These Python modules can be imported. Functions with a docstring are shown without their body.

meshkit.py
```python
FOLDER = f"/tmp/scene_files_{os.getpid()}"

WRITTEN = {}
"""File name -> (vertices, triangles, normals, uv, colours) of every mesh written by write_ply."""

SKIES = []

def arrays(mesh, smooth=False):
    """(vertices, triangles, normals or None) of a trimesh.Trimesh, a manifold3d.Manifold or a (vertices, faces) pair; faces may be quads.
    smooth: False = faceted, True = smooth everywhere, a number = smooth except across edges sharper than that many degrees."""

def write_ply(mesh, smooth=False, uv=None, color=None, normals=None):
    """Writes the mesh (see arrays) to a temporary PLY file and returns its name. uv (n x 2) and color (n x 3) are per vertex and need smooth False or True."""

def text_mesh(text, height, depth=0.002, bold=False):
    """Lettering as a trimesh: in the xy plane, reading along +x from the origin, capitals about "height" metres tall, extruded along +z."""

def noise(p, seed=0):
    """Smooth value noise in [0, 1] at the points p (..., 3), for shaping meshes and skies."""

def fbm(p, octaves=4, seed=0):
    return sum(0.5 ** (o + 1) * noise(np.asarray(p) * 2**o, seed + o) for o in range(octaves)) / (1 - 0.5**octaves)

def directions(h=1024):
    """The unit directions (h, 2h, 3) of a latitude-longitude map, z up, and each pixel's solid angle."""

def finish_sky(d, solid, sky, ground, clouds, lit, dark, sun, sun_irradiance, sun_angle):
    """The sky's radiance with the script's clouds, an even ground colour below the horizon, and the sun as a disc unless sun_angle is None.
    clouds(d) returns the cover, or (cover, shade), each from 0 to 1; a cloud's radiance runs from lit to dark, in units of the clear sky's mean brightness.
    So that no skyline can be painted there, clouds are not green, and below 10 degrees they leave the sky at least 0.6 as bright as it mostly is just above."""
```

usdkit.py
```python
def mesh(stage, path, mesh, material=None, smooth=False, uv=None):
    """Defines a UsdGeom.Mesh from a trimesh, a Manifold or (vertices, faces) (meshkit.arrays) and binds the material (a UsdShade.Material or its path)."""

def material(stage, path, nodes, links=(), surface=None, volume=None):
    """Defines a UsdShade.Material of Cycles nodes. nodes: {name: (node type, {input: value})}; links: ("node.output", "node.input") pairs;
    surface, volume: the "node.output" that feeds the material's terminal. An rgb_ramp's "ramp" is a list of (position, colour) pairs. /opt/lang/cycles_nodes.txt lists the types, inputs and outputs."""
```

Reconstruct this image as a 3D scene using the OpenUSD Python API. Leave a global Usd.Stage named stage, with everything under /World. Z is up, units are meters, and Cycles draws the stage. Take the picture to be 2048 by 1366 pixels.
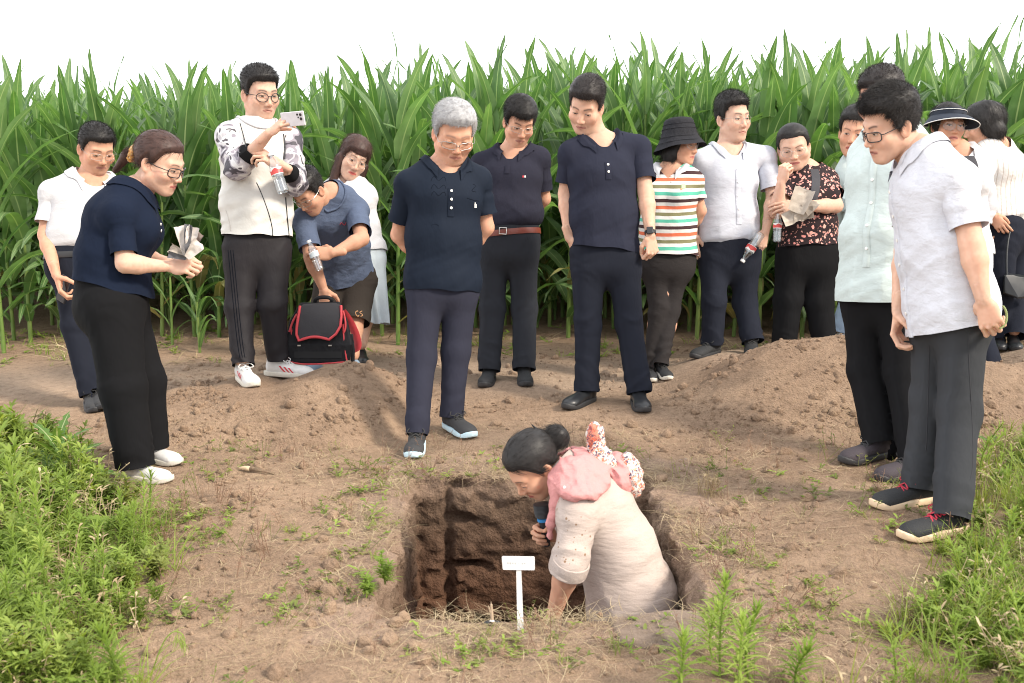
import math, random
import numpy as np, trimesh, manifold3d
from scipy.spatial import cKDTree
import usdkit, meshkit
from pxr import Usd, UsdGeom, UsdLux, UsdShade, Sdf, Gf, Vt

stage = Usd.Stage.CreateInMemory()
UsdGeom.SetStageUpAxis(stage, 'Z'); UsdGeom.SetStageMetersPerUnit(stage, 1.0)
UsdGeom.Xform.Define(stage, '/World'); UsdGeom.Scope.Define(stage, '/World/Looks')

# ------------------------------------------------------------------ camera, sky, sun
FPX, PITCH, CAMH = 2200.0, math.atan(399 / 2200.0), 1.40
cam = UsdGeom.Camera.Define(stage, '/World/camera')
cam.CreateHorizontalApertureAttr(36.0); cam.CreateVerticalApertureAttr(24.0)
cam.CreateFocalLengthAttr(36.0 * FPX / 2048)
cam.CreateFStopAttr(5.6); cam.CreateFocusDistanceAttr(5.6)
cam.CreateExposureAttr(1.70)
cx = UsdGeom.Xformable(cam)
cx.AddTranslateOp().Set(Gf.Vec3d(0, 0, CAMH)); cx.AddRotateXOp().Set(90.0 - math.degrees(PITCH))

SUN = np.array([0.62, -0.38, 0.60]); SUN /= np.linalg.norm(SUN)
SUN_EL, SUN_ROT = math.asin(SUN[2]), math.atan2(SUN[0], SUN[1])
dome = UsdLux.DomeLight.Define(stage, '/World/sky')
dome.GetPrim().SetCustomDataByKey('kind', 'structure')
dm = usdkit.material(stage, '/World/Looks/sky', {
    'sky': ('sky_texture', {'sky_type': 'single_scattering', 'sun_disc': False, 'sun_elevation': SUN_EL, 'sun_rotation': SUN_ROT, 'aerosol_density': 3.0}),
    'tc': ('texture_coordinate', {}),
    'map': ('mapping', {'scale': (1.4, 1.4, 4.0)}),
    'n': ('noise_texture', {'scale': 1.6, 'detail': 5.0, 'roughness': 0.5}),
    'cov': ('rgb_ramp', {'ramp': [(0.25, (0.80, 0.80, 0.80)), (0.7, (0.97, 0.97, 0.97))]}),
    'bw': ('rgb_to_bw', {}),
    'mx': ('mix_color', {'b': (8.6, 8.7, 8.9), 'use_clamp': False, 'use_clamp_result': False}),
    'bg': ('background_shader', {'strength': 0.074})},
    [('tc.generated', 'map.vector'), ('map.vector', 'n.vector'), ('n.fac', 'cov.fac'), ('cov.color', 'bw.color'), ('bw.val', 'mx.fac'), ('sky.color', 'mx.a'), ('mx.result', 'bg.color')], surface='bg.background')
UsdShade.MaterialBindingAPI.Apply(dome.GetPrim()).Bind(dm)
sun = UsdLux.DistantLight.Define(stage, '/World/sun')
sun.CreateNormalizeAttr(True); sun.CreateIntensityAttr(0.40); sun.CreateAngleAttr(10.0); sun.CreateColorAttr(Gf.Vec3f(1.0, 0.90, 0.76))
_z = Gf.Vec3d(*map(float, SUN))
UsdGeom.Xformable(sun).AddOrientOp(UsdGeom.XformOp.PrecisionDouble).Set(Gf.Quatd(Gf.Rotation(Gf.Vec3d(0, 0, 1), _z).GetQuat()))

# ------------------------------------------------------------------ helpers
SP, CP = math.sin(PITCH), math.cos(PITCH)
def W(px, py, t):
    """the point seen at pixel (px, py) of the photograph at a distance t along the optical axis"""
    a, b = (px - 1024) / FPX, (683 - py) / FPX
    return np.array([t * a, t * (CP + b * SP), CAMH + t * (-SP + b * CP)])
def V(right, up, toward):
    return np.array([right, -toward, up], float)
def nrm(v):
    v = np.asarray(v, float); return v / (np.linalg.norm(v) + 1e-12)

used = {}
def path_for(name, parent=None):
    base = (str(parent.GetPath()) if parent else '/World') + '/'
    k = base + name; n = used.get(k, -1) + 1; used[k] = n
    return k if n == 0 else f'{k}_{n:03d}'
def tag(o, label=None, cat=None, group=None, kind=None):
    p = o.GetPrim() if hasattr(o, 'GetPrim') else o
    for k, v in (('label', label), ('category', cat), ('group', group), ('kind', kind)):
        if v: p.SetCustomDataByKey(k, v)
    return p
def thing(name, loc, label, cat, group=None, rz=0.0, scale=None):
    x = UsdGeom.Xform.Define(stage, path_for(name)); x.AddTranslateOp().Set(Gf.Vec3d(*map(float, loc)))
    if rz: x.AddRotateZOp().Set(float(rz))
    if scale: x.AddScaleOp().Set(Gf.Vec3f(*([scale] * 3 if np.ndim(scale) == 0 else scale)))
    p = x.GetPrim(); tag(p, label, cat, group); p_base[str(p.GetPath())] = np.array(loc, float); return p
p_base = {}
def base_of(parent):
    return p_base.get('/'.join(str(parent.GetPath()).split('/')[:3]), np.zeros(3)) if parent else np.zeros(3)
def put(name, mesh, mat, parent=None, smooth=True, uv=None, tint=None, local=False, label=None):
    """one Mesh prim; vertices are given in world coordinates and stored relative to the thing's base"""
    v, f, n = meshkit.arrays(mesh, smooth)
    if not local and parent is not None: v = v - base_of(parent)
    path = path_for(name, parent)
    m = UsdGeom.Mesh.Define(stage, path)
    m.CreatePointsAttr(Vt.Vec3fArray.FromNumpy(v.astype(np.float32)))
    m.CreateFaceVertexCountsAttr(Vt.IntArray.FromNumpy(np.full(len(f), f.shape[1], np.int32)))
    m.CreateFaceVertexIndicesAttr(Vt.IntArray.FromNumpy(f.astype(np.int32).ravel()))
    m.CreateSubdivisionSchemeAttr('none')
    if n is not None:
        m.CreateNormalsAttr(Vt.Vec3fArray.FromNumpy(n.astype(np.float32))); m.SetNormalsInterpolation('vertex')
    if uv is not None:
        UsdGeom.PrimvarsAPI(m).CreatePrimvar('st', Sdf.ValueTypeNames.TexCoord2fArray, 'vertex').Set(Vt.Vec2fArray.FromNumpy(np.asarray(uv, np.float32)))
    if tint is not None:
        UsdGeom.PrimvarsAPI(m).CreatePrimvar('tint', Sdf.ValueTypeNames.Color3fArray, 'vertex').Set(Vt.Vec3fArray.FromNumpy(np.asarray(tint, np.float32)))
    UsdShade.MaterialBindingAPI.Apply(m.GetPrim()).Bind(mat)
    if label: tag(m, label)
    return m.GetPrim()
def curves(name, pts, mat, parent, width):
    """pts: (n, k, 3) strands"""
    pts = np.asarray(pts) - base_of(parent)
    c = UsdGeom.BasisCurves.Define(stage, path_for(name, parent))
    c.CreateTypeAttr('linear'); n, k = pts.shape[:2]
    c.CreateCurveVertexCountsAttr(Vt.IntArray.FromNumpy(np.full(n, k, np.int32)))
    c.CreatePointsAttr(Vt.Vec3fArray.FromNumpy(pts.reshape(-1, 3).astype(np.float32)))
    wd = np.broadcast_to(width * np.linspace(1.0, 0.35, k), (n, k)).ravel()
    c.CreateWidthsAttr(Vt.FloatArray.FromNumpy(wd.astype(np.float32))); c.SetWidthsInterpolation('vertex')
    UsdShade.MaterialBindingAPI.Apply(c.GetPrim()).Bind(mat)
    return c.GetPrim()
def cat_(ms):
    """join (v, f) pairs"""
    vs, fs, n = [], [], 0
    for m in ms:
        v, f = (np.array(m.vertices), np.array(m.faces)) if hasattr(m, 'vertices') else m
        if f.shape[1] == 4: f = np.vstack([f[:, [0, 1, 2]], f[:, [0, 2, 3]]])
        vs.append(v); fs.append(f + n); n += len(v)
    return np.vstack(vs), np.vstack(fs)
def tube(points, radii, sides=8, cap=True):
    p = np.asarray(points, float); r = np.broadcast_to(radii, (len(p),))
    t = np.gradient(p, axis=0); t /= np.linalg.norm(t, axis=1, keepdims=True) + 1e-12
    ref = np.array([0, 0, 1.0]) if abs(t[0][2]) < 0.9 else np.array([1.0, 0, 0])
    a = np.cross(t[0], ref); a /= np.linalg.norm(a); A = []
    for k in range(len(p)):
        a = a - t[k] * (a @ t[k]); a /= np.linalg.norm(a) + 1e-12; A.append(a.copy())
    A = np.array(A); B = np.cross(t, A); ang = np.arange(sides) * 2 * np.pi / sides
    v = (p[:, None] + r[:, None, None] * (np.cos(ang)[None, :, None] * A[:, None] + np.sin(ang)[None, :, None] * B[:, None])).reshape(-1, 3)
    i, j = np.meshgrid(np.arange(len(p) - 1), np.arange(sides), indexing='ij')
    q = np.stack([i * sides + j, i * sides + (j + 1) % sides, (i + 1) * sides + (j + 1) % sides, (i + 1) * sides + j], -1).reshape(-1, 4)
    f = np.vstack([q[:, [0, 1, 2]], q[:, [0, 2, 3]]])
    if cap:
        n = len(v); v = np.vstack([v, p[0], p[-1]]); jj = np.arange(sides); e = (len(p) - 1) * sides
        f = np.vstack([f, np.stack([np.full(sides, n), (jj + 1) % sides, jj], 1), np.stack([np.full(sides, n + 1), e + jj, e + (jj + 1) % sides], 1)])
    return v, f
def smoothcurve(pts, n=16):
    from scipy.interpolate import CubicSpline
    pts = np.asarray(pts, float)
    return CubicSpline(np.linspace(0, 1, len(pts)), pts)(np.linspace(0, 1, n))
def gridmesh(P):
    """(a, b, 3) array of points to (v, f)"""
    a, b = P.shape[:2]
    i, j = np.meshgrid(np.arange(a - 1), np.arange(b - 1), indexing='ij')
    q = np.stack([i * b + j, (i + 1) * b + j, (i + 1) * b + j + 1, i * b + j + 1], -1).reshape(-1, 4)
    return P.reshape(-1, 3), np.vstack([q[:, [0, 1, 2]], q[:, [0, 2, 3]]])
def rbox(size, r, seg=3):
    """a box with rounded edges, centred"""
    hx, hy, hz = [max(s / 2 - r, 1e-4) for s in size]
    ball = trimesh.creation.icosphere(seg - 1, r).vertices
    pts = np.vstack([ball + np.array([sx * hx, sy * hy, sz * hz]) for sx in (-1, 1) for sy in (-1, 1) for sz in (-1, 1)])
    return trimesh.convex.convex_hull(pts)
def xf(m, R=None, t=None):
    v, f = (np.array(m.vertices), np.array(m.faces)) if hasattr(m, 'vertices') else m
    if R is not None: v = v @ np.asarray(R).T
    if t is not None: v = v + np.asarray(t)
    return v, f

# ------------------------------------------------------------------ signed distance modelling
def smin(a, b, k):
    h = np.maximum(k - np.abs(a - b), 0) / k
    return np.minimum(a, b) - h * h * k * 0.25
def smax(a, b, k): return -smin(-a, -b, k)
def d_cone(p, a, b, ra, rb):
    a = np.asarray(a, np.float32); ba = np.asarray(b, np.float32) - a; pa = p - a
    t = np.clip(pa @ ba / max(float(ba @ ba), 1e-12), 0, 1)
    return np.linalg.norm(pa - t[:, None] * ba, axis=1) - (ra + (rb - ra) * t)
def d_ell(p, c, r, R=None):
    q = p - np.asarray(c, np.float32)
    if R is not None: q = q @ np.asarray(R, np.float32)
    r = np.asarray(r, np.float32)
    k0 = np.linalg.norm(q / r, axis=1); k1 = np.linalg.norm(q / (r * r), axis=1)
    return k0 * (k0 - 1) / np.maximum(k1, 1e-9)
def d_seg(p, a, b, wa, da, wb, db, lat):
    """elliptic cone from a to b, half widths w along lat and half depths d across"""
    a = np.asarray(a, np.float32); ba = np.asarray(b, np.float32) - a; L = np.linalg.norm(ba); ax = ba / L
    lat = np.asarray(lat, np.float32); lat = lat - ax * (lat @ ax); lat /= np.linalg.norm(lat); fr = np.cross(ax, lat)
    pa = p - a; s = pa @ ax; t = np.clip(s / L, 0, 1)
    w, d = wa + (wb - wa) * t, da + (db - da) * t
    u, v, e = pa @ lat, pa @ fr, s - t * L
    m = np.minimum(w, d)
    k0 = np.sqrt((u / w) ** 2 + (v / d) ** 2 + (e / m) ** 2)
    k1 = np.sqrt((u / w ** 2) ** 2 + (v / d ** 2) ** 2 + (e / m ** 2) ** 2)
    return k0 * (k0 - 1) / np.maximum(k1, 1e-9)
def nets(fn, lo, hi, h, slack=1.3):
    """surface nets over the zero set of fn((n, 3) points), evaluated near the surface only"""
    lo = np.asarray(lo, float); B = 4
    nb = np.ceil((np.asarray(hi, float) - lo) / (h * B)).astype(int) + 1
    ci = np.stack(np.meshgrid(*[np.arange(n) for n in nb], indexing='ij'), -1).reshape(-1, 3)
    dc = fn((lo + (ci * B + B / 2) * h).astype(np.float32))
    act = np.abs(dc) < h * B * 0.87 * slack + h
    N = nb * B + 1
    val = np.repeat(np.repeat(np.repeat(np.where(dc < 0, -1.0, 1.0).reshape(nb), B, 0), B, 1), B, 2).astype(np.float32)
    val = np.pad(val, ((0, 1), (0, 1), (0, 1)), mode='edge')
    mask = np.zeros(N, bool); c = ci[act] * B
    for i in range(B + 1):
        for j in range(B + 1):
            for k in range(B + 1): mask[c[:, 0] + i, c[:, 1] + j, c[:, 2] + k] = True
    ii = np.argwhere(mask)
    val[mask] = fn((lo + ii * h).astype(np.float32))
    val[val == 0] = 1e-7
    neg = val < 0
    cn = np.zeros(N - 1, np.int8)
    for dx in (0, 1):
        for dy in (0, 1):
            for dz in (0, 1): cn += neg[dx:N[0] - 1 + dx, dy:N[1] - 1 + dy, dz:N[2] - 1 + dz]
    cells = np.argwhere((cn > 0) & (cn < 8))
    idx = np.full(N - 1, -1, np.int64); idx[tuple(cells.T)] = np.arange(len(cells))
    acc, cnt = np.zeros((len(cells), 3)), np.zeros(len(cells))
    for ax in range(3):
        o = [k for k in range(3) if k != ax]
        for p in (0, 1):
            for q in (0, 1):
                a = cells.copy(); a[:, o[0]] += p; a[:, o[1]] += q
                b = a.copy(); b[:, ax] += 1
                va, vb = val[tuple(a.T)], val[tuple(b.T)]
                x = (va < 0) != (vb < 0)
                t = np.where(x, va / np.where(x, va - vb, 1), 0)
                pt = (a - cells).astype(float); pt[:, ax] += t
                acc[x] += pt[x]; cnt[x] += 1
    v = lo + (cells + acc / cnt[:, None]) * h
    fs = []
    for ax in range(3):
        o1, o2 = (ax + 1) % 3, (ax + 2) % 3
        sl = [slice(None)] * 3; sl2 = [slice(None)] * 3
        sl[ax] = slice(0, N[ax] - 1); sl2[ax] = slice(1, N[ax])
        e = np.argwhere(neg[tuple(sl)] != neg[tuple(sl2)])
        e = e[(e[:, o1] > 0) & (e[:, o2] > 0) & (e[:, o1] < N[o1] - 1) & (e[:, o2] < N[o2] - 1)]
        def at(d1, d2):
            k = e.copy(); k[:, o1] += d1; k[:, o2] += d2; return idx[tuple(k.T)]
        quad = np.stack([at(-1, -1), at(0, -1), at(0, 0), at(-1, 0)], 1)
        flip = ~neg[tuple(e.T)]
        quad[flip] = quad[flip][:, ::-1]
        fs.append(quad)
    q = np.vstack(fs); q = q[(q >= 0).all(1)]
    return v, np.vstack([q[:, [0, 1, 2]], q[:, [0, 2, 3]]])
def clip(v, f, c):
    """keep the part of the mesh where the per-vertex value c is positive, cutting triangles cleanly; returns v, f, (edge pairs, weights)"""
    pos = c > 0; n = pos[f].sum(1)
    keep = f[n == 3]; out = [keep]; nv = [v]; base = len(v); count = base; emap = {}
    new = []
    def cut(i, j):
        nonlocal count
        key = (i, j) if i < j else (j, i)
        if key not in emap:
            t = c[i] / (c[i] - c[j]); new.append(v[i] + (v[j] - v[i]) * t); emap[key] = count; count += 1
        return emap[key]
    extra = []
    for tri in f[(n == 1) | (n == 2)]:
        k = pos[tri]
        if k.sum() == 1:
            i = int(np.argmax(k)); a, b, d = tri[i], tri[(i + 1) % 3], tri[(i + 2) % 3]
            extra.append((a, cut(a, b), cut(a, d)))
        else:
            i = int(np.argmin(k)); a, b, d = tri[i], tri[(i + 1) % 3], tri[(i + 2) % 3]
            x, y = cut(a, b), cut(a, d); extra += [(x, b, d), (x, d, y)]
    v2 = np.vstack([v, np.array(new).reshape(-1, 3)]); f2 = np.vstack([keep, np.array(extra, int).reshape(-1, 3)])
    u, inv = np.unique(f2, return_inverse=True)
    return v2[u], inv.reshape(-1, 3)
def crease(w, seed, o=2):
    """narrow soft ridges, like the folds of worn cloth"""
    return np.clip(1 - 1.5 * np.abs(vol(w, 1.0, seed, o)), 0, 1) ** 1.6 - 0.3
def vol(p, s, seed=0, octaves=3):
    return meshkit.fbm(np.asarray(p, float) * s, octaves, seed) * 2 - 1

# ------------------------------------------------------------------ materials
MATS = {}
def mat(name, nodes, links, surface='p.BSDF'):
    if name not in MATS: MATS[name] = usdkit.material(stage, '/World/Looks/' + name, nodes, links, surface=surface)
    return MATS[name]
def plain(name, col, rough=0.6, metallic=0.0, var=0.06, scale=40.0, spec=None, bump=0.0):
    lo, hi = [max(0, c * (1 - var)) for c in col], [c * (1 + var) for c in col]
    pr = {'roughness': rough, 'metallic': metallic}
    if spec is not None: pr['specular_ior_level'] = spec
    nodes = {'tc': ('texture_coordinate', {}), 'n': ('noise_texture', {'scale': scale, 'detail': 4.0}), 'r': ('rgb_ramp', {'ramp': [(0.3, lo), (0.7, hi)]}), 'p': ('principled_bsdf', pr)}
    links = [('tc.object', 'n.vector'), ('n.fac', 'r.fac'), ('r.color', 'p.base_color')]
    if bump:
        nodes['b'] = ('bump', {'strength': bump, 'distance': 0.01}); links += [('n.fac', 'b.height'), ('b.normal', 'p.normal')]
    return mat(name, nodes, links)
def cloth(name, col, rough=0.9, fine=900.0, wr=(9.0, 9.0, 5.0), amp=0.5, col2=None, sheen=0.0, var=0.10):
    dark = max(col) < 0.1
    """woven cloth: faint tone variation, a fine weave and soft creases as relief"""
    lo, hi = col2 or [c * (1 - var) for c in col], [c * (1 + var) for c in col]
    return mat(name, {
        'tc': ('texture_coordinate', {}), 'm': ('mapping', {'scale': wr}),
        'n': ('noise_texture', {'scale': 1.6, 'detail': 3.0, 'roughness': 0.5, 'distortion': 0.25}),
        'w': ('noise_texture', {'scale': fine, 'detail': 1.0}),
        'r': ('rgb_ramp', {'ramp': [(0.35, lo), (0.65, hi)]}),
        'ms': ('math', {'math_type': 'multiply_add', 'value2': 0.06}),
        'b': ('bump', {'strength': amp, 'distance': 0.018}),
        'p': ('principled_bsdf', {'roughness': rough, 'sheen_weight': sheen, 'specular_ior_level': 0.10 if dark else 0.25})},
        [('tc.object', 'm.vector'), ('m.vector', 'n.vector'), ('tc.object', 'w.vector'), ('w.fac', 'r.fac'), ('r.color', 'p.base_color'),
         ('w.fac', 'ms.value1'), ('n.fac', 'ms.value3'), ('ms.value', 'b.height'), ('b.normal', 'p.normal')])
# ------------------------------------------------------------------ where the feet stand (heel px, py, toe px, py, distance)
FEET = {
    'p1': [(180, 806, 190, 826, 6.0), (196, 800, 205, 818, 6.0)],
    'p2': [(244, 954, 355, 968, 4.70), (278, 916, 362, 932, 4.92)],
    'p3': [(480, 757, 520, 783, 5.86), (533, 750, 617, 754, 5.98)],
    'p4': [(618, 738, 640, 752, 6.45), (698, 742, 740, 760, 6.5)],
    'p5': [(700, 722, 710, 732, 6.95), (722, 718, 728, 732, 6.95)],
    'p6': [(838, 886, 828, 912, 5.22), (892, 852, 948, 880, 5.38)],
    'p7': [(982, 757, 966, 781, 6.38), (1047, 755, 1053, 779, 6.38)],
    'p8': [(1186, 800, 1132, 821, 5.82), (1272, 802, 1288, 828, 5.80)],
    'p9': [(1298, 750, 1306, 768, 6.46), (1318, 746, 1345, 768, 6.42)],
    'p10': [(1436, 706, 1376, 722, 6.62), (1500, 700, 1505, 716, 6.66)],
    'p11': [(1570, 716, 1560, 730, 6.85), (1645, 716, 1650, 730, 6.85)],
    'p12': [(1685, 680, 1680, 690, 7.05), (1725, 680, 1720, 690, 7.05)],
    'p13': [(1775, 910, 1675, 932, 4.89), (1850, 945, 1768, 962, 4.72)],
    'p14': [(1868, 1000, 1730, 1022, 4.15), (1928, 1060, 1803, 1082, 3.93)],
    'p15': [(1935, 760, 1925, 775, 6.4), (1980, 760, 1975, 775, 6.4)],
    'p16': [(1998, 690, 2003, 705, 6.9), (2022, 690, 2036, 704, 6.85)],
}
def sstep(a, b, x):
    t = np.clip((np.asarray(x, float) - a) / (b - a), 0, 1); return t * t * (3 - 2 * t)
PIT_C, PIT_H = np.array([0.090, 3.785]), np.array([0.472, 0.672])
def base_h(x, y):
    x, y = np.asarray(x, float), np.asarray(y, float)
    z = 0.035 * np.minimum(x + 0.6, 0) * sstep(4.2, 5.6, y)
    # heap of spoil on the left: a peak and a lower shoulder
    dx, dy = (x + 0.98), (y - 5.72)
    z = z + 0.39 * np.clip(1 - np.hypot(dx / np.where(dx < 0, 0.62, 0.58), dy / np.where(dy < 0, 0.80, 0.42)) ** 1.5, 0, 1) ** 1.25
    dx, dy = (x + 1.50), (y - 5.62)
    z = np.maximum(z, z * 0.55 + 0.13 * np.clip(1 - np.hypot(dx / 0.62, dy / 0.72) ** 2, 0, 1))
    # long heap on the right
    u = sstep(0.75, 1.55, x + 0.25 * (6.0 - y))
    front, back = sstep(4.92, 5.85, y - 0.04 * np.sin(x * 3)), 1 - sstep(6.25, 6.75, y)
    z = z + 0.385 * u * front * back * (1 - 0.22 * sstep(3.2, 5.0, x)) * (1 - 0.10 * sstep(2.3, 2.9, x))
    return z
_fp, _fd = [], []
for ff in FEET.values():
    for hx, hy, tx, ty, t in ff:
        for u in (0.15, 0.85):
            q = W(hx + (tx - hx) * u, hy, t) if u < 0.5 else None
            if q is None:
                r = W(tx, ty, 1.0) - np.array([0, 0, CAMH]); z0 = W(hx, hy, t)[2]; q = np.array([0, 0, CAMH]) + r * (z0 - CAMH) / r[2]
            _fp.append(q)
_fp = np.array(_fp); SIG = 0.24
_k = np.exp(-((_fp[:, None, :2] - _fp[None, :, :2]) ** 2).sum(-1) / (2 * SIG ** 2))
_c = np.linalg.solve(_k + 0.08 * np.eye(len(_fp)), _fp[:, 2] - base_h(_fp[:, 0], _fp[:, 1]))
def height(x, y):
    x, y = np.asarray(x, float), np.asarray(y, float)
    z = base_h(x, y); shp = z.shape
    k = np.exp(-((x.ravel()[:, None] - _fp[:, 0]) ** 2 + (y.ravel()[:, None] - _fp[:, 1]) ** 2) / (2 * SIG ** 2)) @ _c
    return z + k.reshape(shp)
def relief(x, y):
    """small bumps and crumbs, softer on the trodden track"""
    p = np.stack([x, y, np.zeros_like(x)], -1)
    near = 1 - sstep(9, 14, np.hypot(x, y))
    heap = np.clip(base_h(x, y) * 6, 0, 1)
    r = 0.022 * (meshkit.fbm(p * 2.3, 3, 3) - 0.5)
    m = meshkit.fbm(p * 14.0, 3, 5); r = r + 0.022 * (m - 0.5)
    cl = np.abs(meshkit.fbm(p * 30.0, 2, 9) * 2 - 1); r = r + (0.009 + 0.003 * heap) * (0.3 - cl)
    track = sstep(6.2, 6.7, y) * (1 - sstep(7.6, 7.9, y))
    crack = np.abs(meshkit.noise(p * 7.0 + 31, 21) * 2 - 1); r = r - 0.014 * heap * np.clip(1 - crack * 16, 0, 1)
    return r * near * (1 - 0.65 * track)
def footed(x, y):
    """how much a shoe has pressed this spot flat"""
    d = np.full(np.shape(x), 9.0)
    for q in _fp: d = np.minimum(d, np.hypot(x - q[0], y - q[1]))
    return sstep(0.10, 0.22, d)
def ground(x, y):
    x, y = np.asarray(x, float), np.asarray(y, float)
    return height(x, y) + relief(x, y) * (0.25 + 0.75 * footed(x, y))
def G(px, py):
    """the ground seen at a pixel"""
    r = W(px, py, 1.0) - np.array([0, 0, CAMH]); z = 0.0
    for _ in range(12):
        q = np.array([0, 0, CAMH]) + r * (z - CAMH) / r[2]; z = 0.5 * z + 0.5 * float(height(q[0], q[1]))
    return np.array([q[0], q[1], float(ground(q[0], q[1]))])

def soil_mat(name, dry, damp, deep=None, bump=0.8, track=False):
    nodes = {'g': ('geometry', {}), 'n1': ('noise_texture', {'scale': 1.3, 'detail': 5.0, 'roughness': 0.6}), 'n2': ('noise_texture', {'scale': 22.0, 'detail': 6.0, 'roughness': 0.68}), 'n3': ('noise_texture', {'scale': 160.0, 'detail': 4.0, 'roughness': 0.7}),
             'v': ('voronoi_texture', {'scale': 75.0, 'randomness': 1.0}),
             'r1': ('rgb_ramp', {'ramp': [(0.33, damp), (0.55, dry), (0.75, [c * 1.16 for c in dry])]}), 'r2': ('rgb_ramp', {'ramp': [(0.25, (0.66, 0.63, 0.60)), (0.5, (1, 1, 1)), (0.8, (1.22, 1.22, 1.2))]}), 'r3': ('rgb_ramp', {'ramp': [(0.25, (0.74, 0.73, 0.72)), (0.6, (1.05, 1.05, 1.05)), (0.8, (1.3, 1.3, 1.3))]}),
             'm1': ('mix_color', {'blend_type': 'multiply', 'fac': 1.0, 'use_clamp': False}), 'm2': ('mix_color', {'blend_type': 'multiply', 'fac': 0.8, 'use_clamp': False}),
             'a1': ('math', {'math_type': 'multiply_add', 'value2': 0.5}), 'a2': ('math', {'math_type': 'multiply_add', 'value2': 0.35}), 'b': ('bump', {'strength': bump, 'distance': 0.02}),
             'p': ('principled_bsdf', {'roughness': 0.95, 'specular_ior_level': 0.15, 'diffuse_roughness': 0.6})}
    links = [('g.position', x + '.vector') for x in ('n1', 'n2', 'n3', 'v')] + [('n1.fac', 'r1.fac'), ('n2.fac', 'r2.fac'), ('n3.fac', 'r3.fac'), ('r2.color', 'm1.b'), ('m1.result', 'm2.a'), ('r3.color', 'm2.b'),
             ('n3.fac', 'a1.value1'), ('n2.fac', 'a1.value3'), ('v.distance', 'a2.value1'), ('a1.value', 'a2.value3'), ('a2.value', 'b.height'), ('b.normal', 'p.normal')]
    if deep:   # horizons of the profile: the topsoil is grey brown, the subsoil redder and darker, with pit shade painted in as well
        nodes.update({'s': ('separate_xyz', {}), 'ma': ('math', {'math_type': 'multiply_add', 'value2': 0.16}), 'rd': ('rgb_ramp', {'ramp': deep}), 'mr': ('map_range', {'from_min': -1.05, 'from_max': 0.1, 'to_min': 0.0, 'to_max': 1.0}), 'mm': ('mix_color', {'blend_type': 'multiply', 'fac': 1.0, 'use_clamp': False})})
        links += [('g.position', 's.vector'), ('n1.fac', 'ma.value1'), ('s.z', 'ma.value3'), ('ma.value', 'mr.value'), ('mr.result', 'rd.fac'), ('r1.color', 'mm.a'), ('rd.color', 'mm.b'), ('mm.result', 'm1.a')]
    elif track:  # the trodden track in front of the corn is dry and pale
        nodes.update({'s': ('separate_xyz', {}), 'tr': ('rgb_ramp', {'ramp': [(0.0, (0, 0, 0)), (0.2, (0, 0, 0)), (0.45, (1, 1, 1)), (0.6, (1, 1, 1)), (0.85, (0, 0, 0)), (1.0, (0, 0, 0))]}), 'tm': ('map_range', {'from_min': 5.6, 'from_max': 8.2}), 'ty': ('math', {'math_type': 'multiply_add', 'value2': 0.9}), 'tb': ('rgb_to_bw', {}), 'tc': ('mix_color', {'b': (0.40, 0.305, 0.23)}), 'th': ('math', {'math_type': 'multiply', 'value2': 0.65})})
        links += [('g.position', 's.vector'), ('n1.fac', 'ty.value1'), ('s.y', 'ty.value3'), ('ty.value', 'tm.value'), ('tm.result', 'tr.fac'), ('tr.color', 'tb.color'), ('tb.val', 'th.value1'), ('th.value', 'tc.fac'), ('r1.color', 'tc.a'), ('tc.result', 'm1.a')]
    else: links.append(('r1.color', 'm1.a'))
    links.append(('m2.result', 'p.base_color'))
    return mat(name, nodes, links)
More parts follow.
